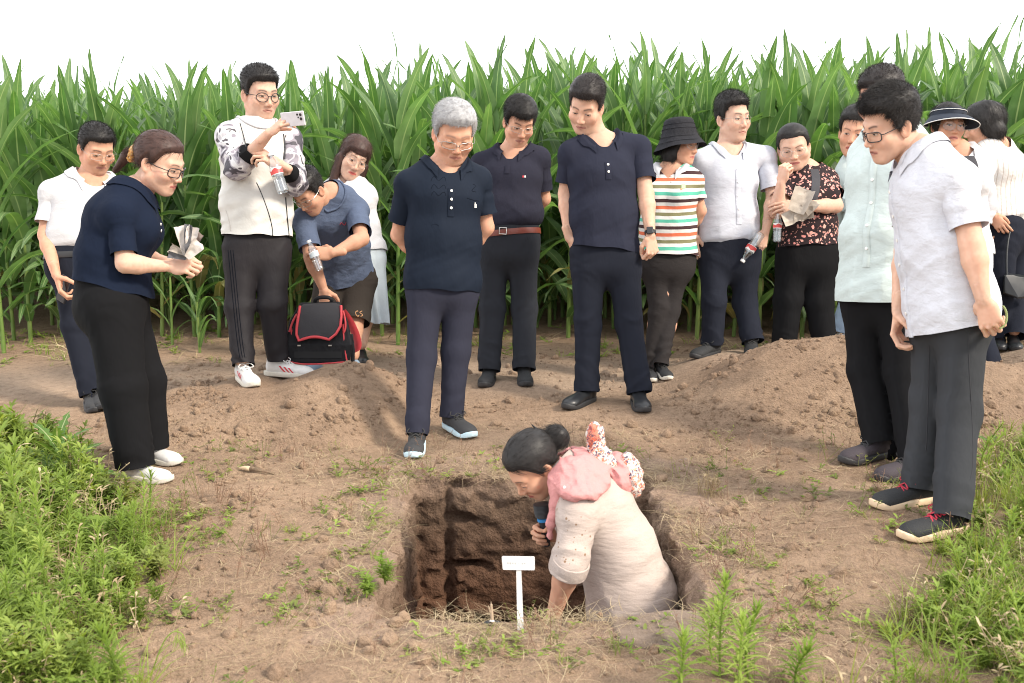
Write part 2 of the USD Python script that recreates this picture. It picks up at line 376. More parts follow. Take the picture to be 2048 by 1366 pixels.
SOIL = soil_mat('soil', (0.318, 0.222, 0.152), (0.240, 0.163, 0.112), bump=1.0, track=True)
PITSOIL = soil_mat('pit_soil', (0.315, 0.222, 0.162), (0.245, 0.168, 0.122), deep=[(0.0, (0.26, 0.25, 0.24)), (0.25, (0.35, 0.30, 0.27)), (0.50, (0.56, 0.43, 0.37)), (0.66, (0.46, 0.39, 0.36)), (0.84, (0.55, 0.53, 0.51)), (0.945, (1, 1, 1))], bump=1.0)  # ramp mixes horizon colours with painted shade that deepens towards the floor

BX0, BX1, BY0, BY1 = -0.60, 0.80, 2.92, 4.76
def axis(lo, hi, step, far, grow=1.28):
    a = list(np.arange(lo, hi + 1e-9, step)); s = step
    while a[-1] < far: s *= grow; a.append(a[-1] + s)
    s = step
    b = [lo]
    while b[-1] > -far: s *= grow; b.append(b[-1] - s)
    return np.array(b[1:][::-1] + a)
xs = axis(-3.6, 3.6, 0.02, 400.0); ys = axis(2.36, 8.16, 0.02, 400.0)
X, Y = np.meshgrid(xs, ys, indexing='ij')
gv, gf = gridmesh(np.stack([X, Y, ground(X, Y)], -1))
ctr = gv[gf].mean(1)
inside = (ctr[:, 0] > BX0) & (ctr[:, 0] < BX1) & (ctr[:, 1] > BY0) & (ctr[:, 1] < BY1)
gp = put('ground', (gv, gf[~inside]), SOIL, None, True); tag(gp, kind='structure')

def pit_fn(p):
    x, y, z = p[:, 0], p[:, 1], p[:, 2]
    g = (z - ground(x, y)) * 0.9
    n = vol(p, 5.0, 11, 3); n2 = vol(p, 22.0, 12, 3); n3 = np.abs(vol(p * np.array([1, 1, 1.15]), 11.0, 13, 3)); rim = vol(np.stack([x, y, 0 * x], 1), 7.0, 19, 3) * sstep(-0.20, 0.0, z)
    left = sstep(-0.1, -0.35, x)
    hx = PIT_H[0] + 0.025 * sstep(-0.2, 0.05, z)
    q = np.stack([np.abs(x - PIT_C[0]) - hx, np.abs(y - PIT_C[1]) - PIT_H[1] - 0.02 * sstep(-0.15, 0.05, z), np.abs(z + 0.4) - 0.62 + np.maximum(0, 0.40 * sstep(-0.02, 0.06, x) * (z < -0.4))], 1)
    d = np.linalg.norm(np.maximum(q, 0), axis=1) + np.minimum(q.max(1), 0) - 0.015
    rough = np.where(y < PIT_C[1] - 0.5, 0.35, 1.0)
    d = d + (0.030 * n + 0.022 * n2 + 0.040 * (n3 - 0.25) + 0.045 * rim) * rough
    for c, r in (((-0.20, 4.47, -0.185), (0.075, 0.08, 0.020)), ((-0.19, 4.47, -0.385), (0.085, 0.09, 0.022)), ((-0.23, 4.48, -0.040), (0.055, 0.08, 0.022)), ((-0.10, 4.50, -0.72), (0.15, 0.16, 0.09)), ((0.20, 4.49, -0.70), (0.2, 0.09, 0.05)), ((-0.275, 4.44, -0.4), (0.028, 0.09, 0.6))):
        d = smin(d, d_ell(p, c, r) + 0.02 * n2, 0.03)
    return np.maximum(g, -d * 0.85)
pv, pf = nets(pit_fn, (BX0 - 0.012, BY0 - 0.012, -1.12), (BX1 + 0.012, BY1 + 0.012, 0.14), 0.0105)
keepv = (pv[:, 0] > BX0 - 0.008) & (pv[:, 0] < BX1 + 0.008) & (pv[:, 1] > BY0 - 0.008) & (pv[:, 1] < BY1 + 0.008) & (pv[:, 2] > -1.09)
pf = pf[keepv[pf].all(1)]; u_, i_ = np.unique(pf, return_inverse=True); pv, pf = pv[u_], i_.reshape(-1, 3)
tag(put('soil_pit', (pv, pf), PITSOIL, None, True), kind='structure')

# ------------------------------------------------------------------ scattering
def rot_mats(yaw, tiltx, tilty):
    return [Gf.Rotation(Gf.Vec3d(0, 0, 1), float(a)) * Gf.Rotation(Gf.Vec3d(1, 0, 0), float(b)) * Gf.Rotation(Gf.Vec3d(0, 1, 0), float(c)) for a, b, c in zip(yaw, tiltx, tilty)]
def scatter(name, protos, pts, scale, rng, tilt=8.0, full=False, kind='stuff', label=None, category=None):
    """many small copies as one PointInstancer; protos: list of [(mesh, material, uv)]"""
    pi = UsdGeom.PointInstancer.Define(stage, path_for(name)); root = str(pi.GetPath())
    targets = []
    for k, (mesh, m, uv) in enumerate(protos):
        v, f, n = meshkit.arrays(mesh, True); pth = f'{root}/{name}_form_{k:03d}'
        g = UsdGeom.Mesh.Define(stage, pth); g.CreatePointsAttr(Vt.Vec3fArray.FromNumpy(v.astype(np.float32)))
        g.CreateFaceVertexCountsAttr(Vt.IntArray.FromNumpy(np.full(len(f), 3, np.int32))); g.CreateFaceVertexIndicesAttr(Vt.IntArray.FromNumpy(f.astype(np.int32).ravel()))
        g.CreateSubdivisionSchemeAttr('none'); g.CreateNormalsAttr(Vt.Vec3fArray.FromNumpy(n.astype(np.float32))); g.SetNormalsInterpolation('vertex')
        if uv is not None: UsdGeom.PrimvarsAPI(g).CreatePrimvar('st', Sdf.ValueTypeNames.TexCoord2fArray, 'vertex').Set(Vt.Vec2fArray.FromNumpy(np.asarray(uv, np.float32)))
        UsdShade.MaterialBindingAPI.Apply(g.GetPrim()).Bind(m); targets.append(pth)
    pi.CreatePrototypesRel().SetTargets(targets)
    n = len(pts)
    pi.CreateProtoIndicesAttr(Vt.IntArray.FromNumpy(rng.integers(0, len(protos), n).astype(np.int32)))
    pi.CreatePositionsAttr(Vt.Vec3fArray.FromNumpy(np.asarray(pts, np.float32)))
    t = 180 if full else tilt
    R = rot_mats(rng.uniform(0, 360, n), rng.uniform(-t, t, n), rng.uniform(-t, t, n))
    pi.CreateOrientationsAttr(Vt.QuathArray([Gf.Quath(r.GetQuat()) for r in R]))
    s = np.broadcast_to(np.asarray(scale, np.float32).reshape(-1, 1) if np.ndim(scale) else scale, (n, 3))
    pi.CreateScalesAttr(Vt.Vec3fArray.FromNumpy(np.ascontiguousarray(s, np.float32)))
    tag(pi, label, category, kind=kind); return pi
def on_ground(xy, lift=0.0):
    return np.column_stack([xy, ground(xy[:, 0], xy[:, 1]) + lift])
def in_pit(x, y, m=0.0):
    return (np.abs(x - PIT_C[0]) < PIT_H[0] + 0.04 + m) & (np.abs(y - PIT_C[1]) < PIT_H[1] + m)
def sample(n, dens, rng, x=(-3.4, 3.4), y=(2.5, 8.0)):
    out = []
    tot = 0
    while tot < n:
        q = np.column_stack([rng.uniform(*x, 6000), rng.uniform(*y, 6000)])
        k = rng.random(6000) < dens(q[:, 0], q[:, 1]); k &= ~in_pit(q[:, 0], q[:, 1], 0.01)
        out.append(q[k]); tot += k.sum()
        if len(out) > 400: break
    return np.vstack(out)[:n]
# ------------------------------------------------------------------ leaves
import shapely
def leaf_mat(name, lo, hi, rib=None, rough=0.45, trans=0.35, stripes=0.0, tcol=None, spec=0.4, tip=None):
    tcol = tcol or [hi[0] * 1.7, hi[1] * 1.5, hi[2] * 0.7]
    nodes = {'uv': ('texture_coordinate', {}), 's': ('separate_xyz', {}), 'oi': ('object_info', {}), 'g': ('geometry', {}),
             'n': ('noise_texture', {'scale': 9.0, 'detail': 3.0}), 'ad': ('math', {'math_type': 'multiply_add', 'value2': 0.75}), 'of': ('math', {'math_type': 'multiply_add', 'value2': 0.55, 'value3': -0.3}),
             'r': ('rgb_ramp', {'ramp': [(0.2, lo), (0.8, hi)]}),
             'c': ('math', {'math_type': 'subtract', 'value2': 0.5}), 'ab': ('math', {'math_type': 'absolute'}),
             'rr': ('rgb_ramp', {'ramp': [(0.0, (1, 1, 1)), (0.022, (1, 1, 1)), (0.055, (0, 0, 0)), (1, (0, 0, 0))]}), 'bw': ('rgb_to_bw', {}),
             'mr': ('mix_color', {'b': rib or hi}), 'p': ('principled_bsdf', {'roughness': rough, 'specular_ior_level': spec}), 't': ('translucent_bsdf', {}), 'mt': ('mix_color', {'blend_type': 'multiply', 'fac': 1.0, 'b': [min(4, a / max(b, 1e-3)) for a, b in zip(tcol, hi)], 'use_clamp': False}), 'm': ('mix_closure', {'fac': trans})}
    links = [('uv.UV', 's.vector'), ('g.position', 'n.vector'), ('oi.random', 'of.value1'), ('n.fac', 'ad.value1'), ('of.value', 'ad.value3'), ('ad.value', 'r.fac'), ('s.x', 'c.value1'), ('c.value', 'ab.value1'), ('ab.value', 'rr.fac'), ('rr.color', 'bw.color'),
             ('r.color', 'mr.a'), ('mr.result', 'p.base_color'), ('mr.result', 'mt.a'), ('mt.result', 't.color'), ('p.BSDF', 'm.closure1'), ('t.BSDF', 'm.closure2')]
    if rib: links.append(('bw.val', 'mr.fac'))
    else: nodes['mr'][1]['fac'] = 0.0
    if stripes:
        nodes.update({'w': ('wave_texture', {'scale': 4.2, 'distortion': 0.6}), 'b': ('bump', {'strength': stripes, 'distance': 0.004})})
        links += [('uv.UV', 'w.vector'), ('w.fac', 'b.height'), ('b.normal', 'p.normal')]
    return mat(name, nodes, links, surface='m.closure')
CORN = leaf_mat('corn_leaf', (0.080, 0.155, 0.050), (0.200, 0.300, 0.130), rib=(0.30, 0.38, 0.18), rough=0.42, trans=0.40, stripes=0.25, tcol=(0.24, 0.44, 0.08), spec=0.5)
YELLOWLEAF = leaf_mat('corn_leaf_yellowed', (0.20, 0.20, 0.07), (0.38, 0.32, 0.15), rib=(0.40, 0.36, 0.2), rough=0.6, trans=0.3)
STALK = leaf_mat('corn_stalk', (0.10, 0.17, 0.035), (0.20, 0.26, 0.07), rough=0.5, trans=0.0)
WEED = leaf_mat('weed_leaf', (0.17, 0.25, 0.042), (0.32, 0.41, 0.10), rough=0.6, trans=0.42, tcol=(0.48, 0.60, 0.11), spec=0.25)
WEED2 = leaf_mat('weed_leaf_yellow', (0.13, 0.17, 0.035), (0.26, 0.28, 0.075), rough=0.6, trans=0.35)
BROAD = leaf_mat('broad_leaf', (0.085, 0.165, 0.035), (0.14, 0.23, 0.055), rib=(0.36, 0.40, 0.22), rough=0.55, trans=0.3)
GRASS = leaf_mat('grass_blade', (0.16, 0.23, 0.04), (0.33, 0.40, 0.10), rough=0.6, trans=0.35, spec=0.25)
STRAW = leaf_mat('straw', (0.30, 0.225, 0.125), (0.52, 0.42, 0.27), rough=0.7, trans=0.1, tcol=(0.5, 0.4, 0.25))
REDST = leaf_mat('red_stem', (0.20, 0.115, 0.075), (0.33, 0.21, 0.13), rough=0.6, trans=0.1, tcol=(0.4, 0.2, 0.12))

def blade(L, Wd, a0, bend, ns=9, nc=2, fold=0.35, wave=0.0, shape='corn', rng=None, side=0.0, twist=0.0):
    """a leaf that leaves the origin towards +x at elevation a0 and bends down; returns v, f, uv"""
    s = np.linspace(0, 1, ns + 1)
    ang = a0 - bend * s ** 1.6
    ds = L / ns
    x = np.concatenate([[0], np.cumsum(np.cos((ang[1:] + ang[:-1]) / 2) * ds)]); z = np.concatenate([[0], np.cumsum(np.sin((ang[1:] + ang[:-1]) / 2) * ds)])
    yy = side * L * s ** 2
    if shape == 'corn': w = Wd * np.minimum(1, 0.42 + 3.2 * s) * np.clip(1 - s, 0, 1) ** 0.55 * (1 - 0.15 * s)
    elif shape == 'oval': w = Wd * np.sin(np.pi * np.clip(s * 0.94 + 0.05, 0, 1)) ** 0.8
    else: w = Wd * (1 - s ** 1.5) * np.minimum(1, 0.5 + 4 * s)
    w[-1] = Wd * 0.01
    c = np.linspace(-1, 1, 2 * nc + 1)
    ph = rng.uniform(0, 6.28) if rng is not None else 0
    P = np.zeros((ns + 1, len(c), 3)); UV = np.zeros((ns + 1, len(c), 2))
    for k, cc in enumerate(c):
        tw = twist * s
        off = cc * w / 2; up = np.abs(cc) * w / 2 * fold * (1 - 0.5 * s) + wave * (np.abs(cc) > 0.6) * np.sin(s * 17 + ph + (2.1 if cc > 0 else 0)) * np.minimum(1, s * 4)
        n = np.stack([-np.sin(ang), np.zeros_like(ang), np.cos(ang)], 1)
        lat = np.stack([np.zeros_like(ang), np.ones_like(ang), np.zeros_like(ang)], 1)
        l2 = lat * np.cos(tw)[:, None] + n * np.sin(tw)[:, None]; n2 = n * np.cos(tw)[:, None] - lat * np.sin(tw)[:, None]
        P[:, k] = np.stack([x, yy, z], 1) + l2 * off[:, None] + n2 * up[:, None]
        UV[:, k] = np.stack([np.full(ns + 1, (cc + 1) / 2), s], 1)
    v, f = gridmesh(P); return v, f, UV.reshape(-1, 2)
def rz(a):
    c, s = math.cos(a), math.sin(a); return np.array([[c, -s, 0], [s, c, 0], [0, 0, 1.0]])
def joinuv(parts):
    v, f = cat_([(a, b) for a, b, _ in parts]); return (v, f), np.vstack([u for _, _, u in parts])
def stemuv(pts, r, sides=5):
    v, f = tube(pts, r, sides, cap=False); return v, f, np.full((len(v), 2), 0.25)

# ------------------------------------------------------------------ corn
def corn_parts(rng, H=1.75, young=False):
    """list of (name, v, f, uv, material) for one plant standing at the origin"""
    parts = []
    lean = rng.normal(0, 0.02, 2)
    zz = np.linspace(0, H, 14); ctr = np.stack([lean[0] * zz, lean[1] * zz, zz], 1)
    r = np.interp(zz, [0, 0.5, H], [0.016, 0.013, 0.007]) * (0.6 if young else 1) * (1 + 0.10 * (np.arange(14) % 2))
    v, f, u = stemuv(ctr, r, 7); parts.append(('stalk', v, f, u, STALK))
    phi = rng.uniform(0, 6.28); n = 7 if young else 16
    for k in range(n):
        s = k / (n - 1); z = H * (0.10 + 0.88 * s) if young else 0.16 + (H - 0.18) * s ** 0.95
        if young: L, Wd, a0, bend = rng.uniform(0.28, 0.5), rng.uniform(0.03, 0.045), rng.uniform(0.9, 1.25), rng.uniform(0.9, 2.3)
        else:
            L = np.interp(s, [0, 0.3, 0.65, 1], [0.62, 0.82, 0.86, 0.58]) * rng.uniform(0.88, 1.12)
            Wd = np.interp(s, [0, 0.4, 0.75, 1], [0.100, 0.150, 0.156, 0.112]) * rng.uniform(0.9, 1.12)
            a0 = np.interp(s, [0, 0.5, 0.85, 1], [0.86, 1.12, 1.32, 1.48]) + rng.normal(0, 0.09)
            bend = np.interp(s, [0, 0.5, 0.8, 1], [2.0, 1.30, 0.80, 0.36]) * rng.uniform(0.55, 1.35)
        v, f, u = blade(L, Wd, a0, bend, ns=11 if not young else 7, nc=2, fold=rng.uniform(0.12, 0.42), wave=0.006 if not young else 0.003, rng=rng, side=rng.normal(0, 0.10), twist=rng.normal(0, 0.5))
        a = phi + (k % 2) * math.pi + rng.normal(0, 0.28)
        c = np.array([lean[0] * z, lean[1] * z, z])
        parts.append(('leaf', (v + np.array([0.008, 0, 0])) @ rz(a).T + c, f, u, YELLOWLEAF if (not young and k < 3 and rng.random() < 0.3) else CORN))
    return parts
crng = np.random.default_rng(7)
CORN_PROTO = []
CORN_LABEL, CORN_GROUP = 'tall green corn plant in the dense front rows of the cornfield', 'corn plants along the front of the field'
def define_corn(parts, loc, rzdeg, scale, label, group):
    t = thing('corn_plant', loc, label, 'corn plant', group, rz=rzdeg, scale=scale)
    for nm, v, f, u, m in parts: put(nm, (v, f), m, t, True, uv=u, local=True)
    return t
def copy_of(src, name, loc, rzdeg, scale, label, cat, group):
    t = thing(name, loc, label, cat, group, rz=rzdeg, scale=scale)
    t.GetReferences().AddInternalReference(src.GetPath()); t.SetInstanceable(True)
    return t
FORMS = [corn_parts(crng, H=crng.uniform(1.50, 1.68)) for _ in range(9)]
spots = []
for row in range(24):
    y0 = 7.92 + row * 0.48
    half = 0.52 * y0 + 0.5
    x = -half
    while x < half:
        # the field edge runs a little nearer on the right
        yy = y0 - 0.07 * x + crng.normal(0, 0.05)
        spots.append((row, x + crng.normal(0, 0.03), yy)); x += crng.uniform(0.17, 0.26)
first = [s for s in spots if s[0] < 6 and abs(s[1]) < 0.475 * s[2] + 0.35]
rest = [s for s in spots if s[0] >= 6 or not abs(s[1]) < 0.475 * s[2] + 0.35]
def corn_scale(x): return 0.905 + 0.085 * np.clip((x + 3.5) / 7, 0, 1) + crng.normal(0, 0.03)
protos_done = {}
for k, (row, x, y) in enumerate(first[:292]):
    form = int(crng.integers(0, 9)); z = float(height(x, y)) - 0.01; sc = float(corn_scale(x)); a = float(crng.uniform(0, 360))
    if form not in protos_done: protos_done[form] = define_corn(FORMS[form], (x, y, z), a, sc, CORN_LABEL, CORN_GROUP)
    else: copy_of(protos_done[form], 'corn_plant', (x, y, z), a, sc, CORN_LABEL, 'corn plant', CORN_GROUP)
rest += first[292:]
cp = []
for fm in FORMS[:6]:
    (v, f), u = joinuv([(p[1], p[2], p[3]) for p in fm[1:]]); cp.append(((v, f), CORN, u))
P_ = np.array([(x, y, float(height(x, y))) for _, x, y in rest])
scatter('far_corn', cp, P_, np.array([corn_scale(x) for x in P_[:, 0]]) * 0.99, crng, tilt=3, label='mass of corn filling the field behind the front rows', category='corn')
# young side plants at the field edge
YL = [(345, 690, 0.50, 'small young corn shoot at the field edge beside the woman in navy'), (1025, 650, 0.42, 'small young corn shoot behind the legs of the man with the red belt'), (250, 660, 0.40, 'low corn shoot between the man in white and the woman in navy'),
      (400, 705, 0.36, 'drooping corn shoot behind the heap left of the filming man'), (1075, 655, 0.40, 'young corn shoot to the right of the man with the red belt'), (1110, 640, 0.34, 'short corn shoot left of the tall man in the dark polo shirt'), (560, 668, 0.45, 'corn shoot behind the filming man and the black backpack')]
for px, py, hh, lab in YL:
    q = G(px, py); define_corn(corn_parts(crng, H=hh, young=True), q, float(crng.uniform(0, 360)), 1.0, lab, None)
for px, py in ((8, 706), (62, 684), (185, 672), (402, 668), (1378, 664), (796, 690)):
    q = G(px, py); form = int(crng.integers(0, 9)); copy_of(protos_done[form], 'corn_plant', q, float(crng.uniform(0, 360)), 0.97, CORN_LABEL, 'corn plant', CORN_GROUP)

# ------------------------------------------------------------------ weeds, grass, straw, clods
wrng = np.random.default_rng(21)
def poly_mask(pix, soft=0.25):
    poly = shapely.Polygon([G(a, b)[:2] for a, b in pix])
    def m(x, y):
        pts = shapely.points(x, y); d = shapely.distance(poly.exterior, pts); ins = shapely.contains(poly, pts)
        return np.clip(np.where(ins, 0.55 + d / soft, 0.55 - d / soft * 1.3), 0, 1)
    return m
LEFTW = poly_mask([(-420, 915), (40, 935), (130, 975), (190, 1040), (252, 1085), (250, 1150), (200, 1200), (190, 1270), (175, 1330), (170, 1420), (-700, 1420)], 0.45)
RIGHTW = poly_mask([(2500, 900), (2040, 905), (1990, 965), (2000, 1060), (1955, 1150), (1905, 1190), (1860, 1240), (1800, 1310), (1740, 1420), (2700, 1420)], 0.40)
def noise2(x, y, s, seed): return meshkit.fbm(np.stack([x, y, np.zeros_like(x)], -1) * s, 3, seed)
# forms
def feathery(rng, H=0.2):
    parts = []
    for b in range(rng.integers(3, 6)):
        a = rng.uniform(0, 6.28); tilt = rng.uniform(0.1, 0.5); h = H * rng.uniform(0.7, 1.1)
        top = np.array([math.sin(tilt) * math.cos(a), math.sin(tilt) * math.sin(a), math.cos(tilt)]) * h
        st = np.linspace(0, 1, 5)[:, None] * top; parts.append(stemuv(st, 0.0015, 4))
        for k in range(13):
            s = 0.15 + 0.85 * k / 12; q = top * s; aa = k * 2.4 + rng.uniform(-.3, .3); L = rng.uniform(0.03, 0.055) * (1.25 - 0.5 * s)
            for da, le in ((0, 1), (0.7, 0.7), (-0.7, 0.7)):
                v, f, u = blade(L * le, 0.0075, 0.65 + rng.uniform(-.3, .3), 0.8, ns=3, nc=1, shape='oval', rng=rng); parts.append((v @ rz(aa + da).T + q, f, u))
    return joinuv(parts)
def horseweed(rng, H=0.32, n=64, wide=0.0085, L0=0.075):
    st = smoothcurve([[0, 0, 0], [rng.normal(0, .01), rng.normal(0, .01), H * 0.5], [rng.normal(0, .025), rng.normal(0, .025), H]], 9)
    parts = [stemuv(st, np.linspace(0.0034, 0.0016, 9), 5)]
    for k in range(n):
        s = 0.10 + 0.90 * (k / (n - 1)) ** 0.8; q = np.array([np.interp(s, np.linspace(0, 1, 9), st[:, i]) for i in range(3)])
        L = L0 * np.interp(s, [0, 0.4, 0.85, 1], [0.8, 1.15, 0.95, 0.45]) * rng.uniform(0.85, 1.15)
        v, f, u = blade(L, wide, np.interp(s, [0, 0.7, 1], [0.25, 0.6, 1.3]) + rng.normal(0, 0.12), 0.75 * rng.uniform(0.5, 1.5), ns=4, nc=1, shape='lance', rng=rng, fold=0.3)
        parts.append((v @ rz(k * 2.39996).T + q, f, u))
    return joinuv(parts)
def tuft(rng, n=16, H=0.16, w=0.0045):
    parts = []
    for k in range(n):
        v, f, u = blade(H * rng.uniform(0.5, 1.2), w * rng.uniform(0.7, 1.3), rng.uniform(0.7, 1.45), rng.uniform(0.2, 1.6), ns=4, nc=1, shape='lance', rng=rng, side=rng.normal(0, 0.1))
        parts.append((v @ rz(rng.uniform(0, 6.28)).T + np.array([rng.normal(0, .012), rng.normal(0, .012), 0]), f, u))
    return joinuv(parts)
def sprout(rng, H=0.05):
    parts = []
    for b in range(rng.integers(3, 6)):
        a = rng.uniform(0, 6.28); ln = rng.uniform(0.03, 0.09); q = np.array([math.cos(a), math.sin(a), rng.uniform(0.3, 0.9)]) * ln * np.array([1, 1, 0.6]); parts.append(stemuv(np.linspace(0, 1, 3)[:, None] * q, 0.001, 3))
        for k in range(5):
            v, f, u = blade(rng.uniform(0.018, 0.034), rng.uniform(0.008, 0.014), rng.uniform(0, 0.7), 0.5, ns=3, nc=1, shape='oval', rng=rng)
            parts.append((v @ rz(rng.uniform(0, 6.28)).T + q * rng.uniform(0.45, 1.0), f, u))
    return joinuv(parts)
def straws(rng, n=7, L=0.10, w=0.0022):
    parts = []
    for k in range(n):
        v, f, u = blade(L * rng.uniform(0.5, 1.6), w * rng.uniform(0.6, 1.4), rng.uniform(-0.05, 0.5), rng.uniform(0, 0.9), ns=4, nc=1, shape='lance', rng=rng, side=rng.normal(0, 0.25))
        parts.append((v @ rz(rng.uniform(0, 6.28)).T + np.array([rng.normal(0, .03), rng.normal(0, .03), 0.004]), f, u))
    return joinuv(parts)
def stalks(rng, n=5, H=0.13):
    parts = []
    for k in range(n):
        p0 = np.array([rng.normal(0, .03), rng.normal(0, .03), 0]); t = np.array([rng.normal(0, .35), rng.normal(0, .35), 1.0]) * H * rng.uniform(0.5, 1.1)
        parts.append(stemuv(p0 + np.linspace(0, 1, 4)[:, None] ** 1.0 * t, 0.0011, 4))
        for j in range(3):
            v, f, u = blade(rng.uniform(.015, .03), .006, .5, .6, ns=3, nc=1, shape='oval', rng=rng); parts.append((v @ rz(rng.uniform(0, 6.28)).T + p0 + t * rng.uniform(0.6, 1), f, u))
    return joinuv(parts)
def forms(fn, m, k, **kw):
    out = []
    for _ in range(k):
        (mesh, u) = fn(wrng, **kw); out.append((mesh, m, u))
    return out
q = sample(1450, lambda x, y: LEFTW(x, y) ** 1.5 * (0.12 + 0.88 * (noise2(x, y, 3.4, 4) > 0.50)), wrng, x=(-3.4, -0.3), y=(2.5, 5.4))
h_ = wrng.uniform(0.55, 1.15, len(q)) + 0.9 * np.clip((-1.0 - q[:, 0]) / 1.2, 0, 1) * wrng.uniform(0.5, 1.2, len(q))
scatter('left_weeds', forms(feathery, WEED, 4, H=0.12) + forms(feathery, WEED2, 2, H=0.12) + forms(feathery, GRASS, 2, H=0.15) + forms(stalks, STRAW, 2, n=9, H=0.13) + forms(tuft, GRASS, 2, H=0.2, n=12), on_ground(q), h_, wrng, tilt=14, label='lush feathery green weeds covering the lower left corner', category='weeds')
q = sample(1900, lambda x, y: LEFTW(x, y) * (0.3 + 0.7 * (noise2(x, y, 4.5, 14) > 0.48)), wrng, x=(-3.4, -0.3), y=(2.5, 5.4))
scatter('left_grass', forms(tuft, GRASS, 4, H=0.17) + forms(sprout, WEED2, 2) + forms(horseweed, WEED, 2, H=0.2, n=44, L0=0.055, wide=0.006) + forms(stalks, STRAW, 2), on_ground(q), wrng.uniform(0.5, 1.25, len(q)), wrng, tilt=12, label='grass blades mixed into the weeds at the lower left', category='grass')
q = sample(1700, lambda x, y: RIGHTW(x, y) ** 1.4 * (0.2 + 0.8 * (noise2(x, y, 3.2, 8) > 0.48)), wrng, x=(0.6, 3.4), y=(2.5, 5.2))
scatter('right_grass', forms(tuft, GRASS, 4, H=0.19, n=18) + forms(tuft, WEED2, 2, H=0.17, n=12) + forms(stalks, STRAW, 2, n=8) + forms(feathery, WEED, 2, H=0.12) + forms(horseweed, WEED, 2, H=0.16, n=34, L0=0.05, wide=0.006), on_ground(q), wrng.uniform(0.5, 1.25, len(q)), wrng, tilt=18, label='long green grass and weeds covering the lower right corner', category='grass')
def sparse(x, y):
    near_pit = np.exp(-(np.maximum(np.abs(x - PIT_C[0]) - PIT_H[0], 0) ** 2 + np.maximum(np.abs(y - PIT_C[1]) - PIT_H[1], 0) ** 2) / 0.05)
    return (0.10 + 0.18 * near_pit + 0.6 * np.clip(LEFTW(x + -0.35, y) + RIGHTW(x + 0.35, y), 0, 1)) * (noise2(x, y, 3.5, 15) > 0.50) * (y < 4.95)
q = sample(820, sparse, wrng, x=(-1.6, 1.8), y=(2.5, 5.0))
scatter('small_weeds', forms(sprout, WEED2, 4) + forms(sprout, WEED, 2) + forms(tuft, WEED2, 2, n=9, H=0.07, w=0.003), on_ground(q), wrng.uniform(0.4, 0.95, len(q)), wrng, tilt=15, label='small yellow green weeds scattered on the bare soil round the pit', category='weeds')
q = sample(240, lambda x, y: sparse(x, y) + 0.05 * (y < 5), wrng, x=(-1.4, 1.7), y=(2.5, 5.0))
scatter('dry_stems', forms(stalks, REDST, 3) + forms(stalks, WEED2, 2), on_ground(q), wrng.uniform(0.35, 0.9, len(q)), wrng, tilt=20, label='thin reddish stems standing in the bare soil', category='weeds')
def strawd(x, y):
    near = np.exp(-(np.maximum(np.abs(x - PIT_C[0]) - PIT_H[0], 0) ** 2 + np.maximum(np.abs(y - PIT_C[1]) - PIT_H[1], 0) ** 2) / 0.035)
    return 0.10 + 0.9 * near * (noise2(x, y, 5.0, 33) > 0.42)
q = sample(3000, strawd, wrng, x=(-2.2, 2.6), y=(2.5, 5.2))
scatter('dry_straw', forms(straws, STRAW, 5), on_ground(q, 0.002), wrng.uniform(0.35, 1.0, len(q)), wrng, tilt=10, label='dry straw lying round the rim of the pit', category='straw')
q = sample(420, lambda x, y: (y > 7.0) * (noise2(x, y, 2.0, 41) > 0.44) * 0.8, wrng, x=(-4, 4), y=(7.0, 8.4))
scatter('field_edge_grass', forms(tuft, GRASS, 3, H=0.10, n=8) + forms(sprout, WEED, 2) + forms(straws, STRAW, 2, L=0.16, w=0.008), on_ground(q), wrng.uniform(0.5, 1.4, len(q)), wrng, tilt=15, label='low grass and dry husks at the foot of the corn', category='grass')
def clod(rng):
    m = trimesh.creation.icosphere(2, 1.0); v = np.array(m.vertices); k = meshkit.fbm(v * 1.3 + rng.uniform(0, 50, 3), 3, 1)[:, None]
    v = v * (0.6 + 0.75 * k) * np.array([1, 0.85, 0.65]); return (v, np.array(m.faces)), None
def clodd(x, y):
    heap = base_h(x, y); foot = np.clip(heap * 9, 0, 1) * np.clip(1.15 - heap * 6.5, 0.03, 1)
    return np.clip(0.13 + 0.9 * foot * (y < 5.9), 0, 1) * (noise2(x, y, 6.0, 51) > 0.42) * (LEFTW(x, y) < 0.6) * (footed(x, y) > 0.6)
q = sample(9000, clodd, wrng, x=(-2.2, 3.0), y=(2.6, 7.4))
sz = 0.0045 * (wrng.pareto(2.2, len(q)) + 0.7); sz = np.clip(sz, 0.0035, 0.032)
scatter('soil_clods', [(clod(wrng)[0], SOIL, None) for _ in range(5)], on_ground(q, 0.0) + np.column_stack([np.zeros((len(q), 2)), sz * 0.15]), sz, wrng, full=True, label='loose clods of brown soil on the heaps and the bare ground', category='soil')
for px, py, r, lab in ((1418, 905, 0.036, 'largest earth lump at the front foot of the right heap'), (392, 872, 0.021, 'rounded earth lump beside the legs of the woman in navy'), (640, 1108, 0.028, 'flat pale earth lump on the bare ground left of the pit'), (1703, 1302, 0.022, 'small earth lump near the bottom right grass'), (170, 1312, 0.03, 'earth lump half hidden under the weeds at the lower left')):
    (v, f), _ = clod(wrng); p = G(px, py); t = thing('earth_clod', p, lab, 'earth clod'); put('lump', (v * r * 1.3 + p, f), SOIL, t, True)

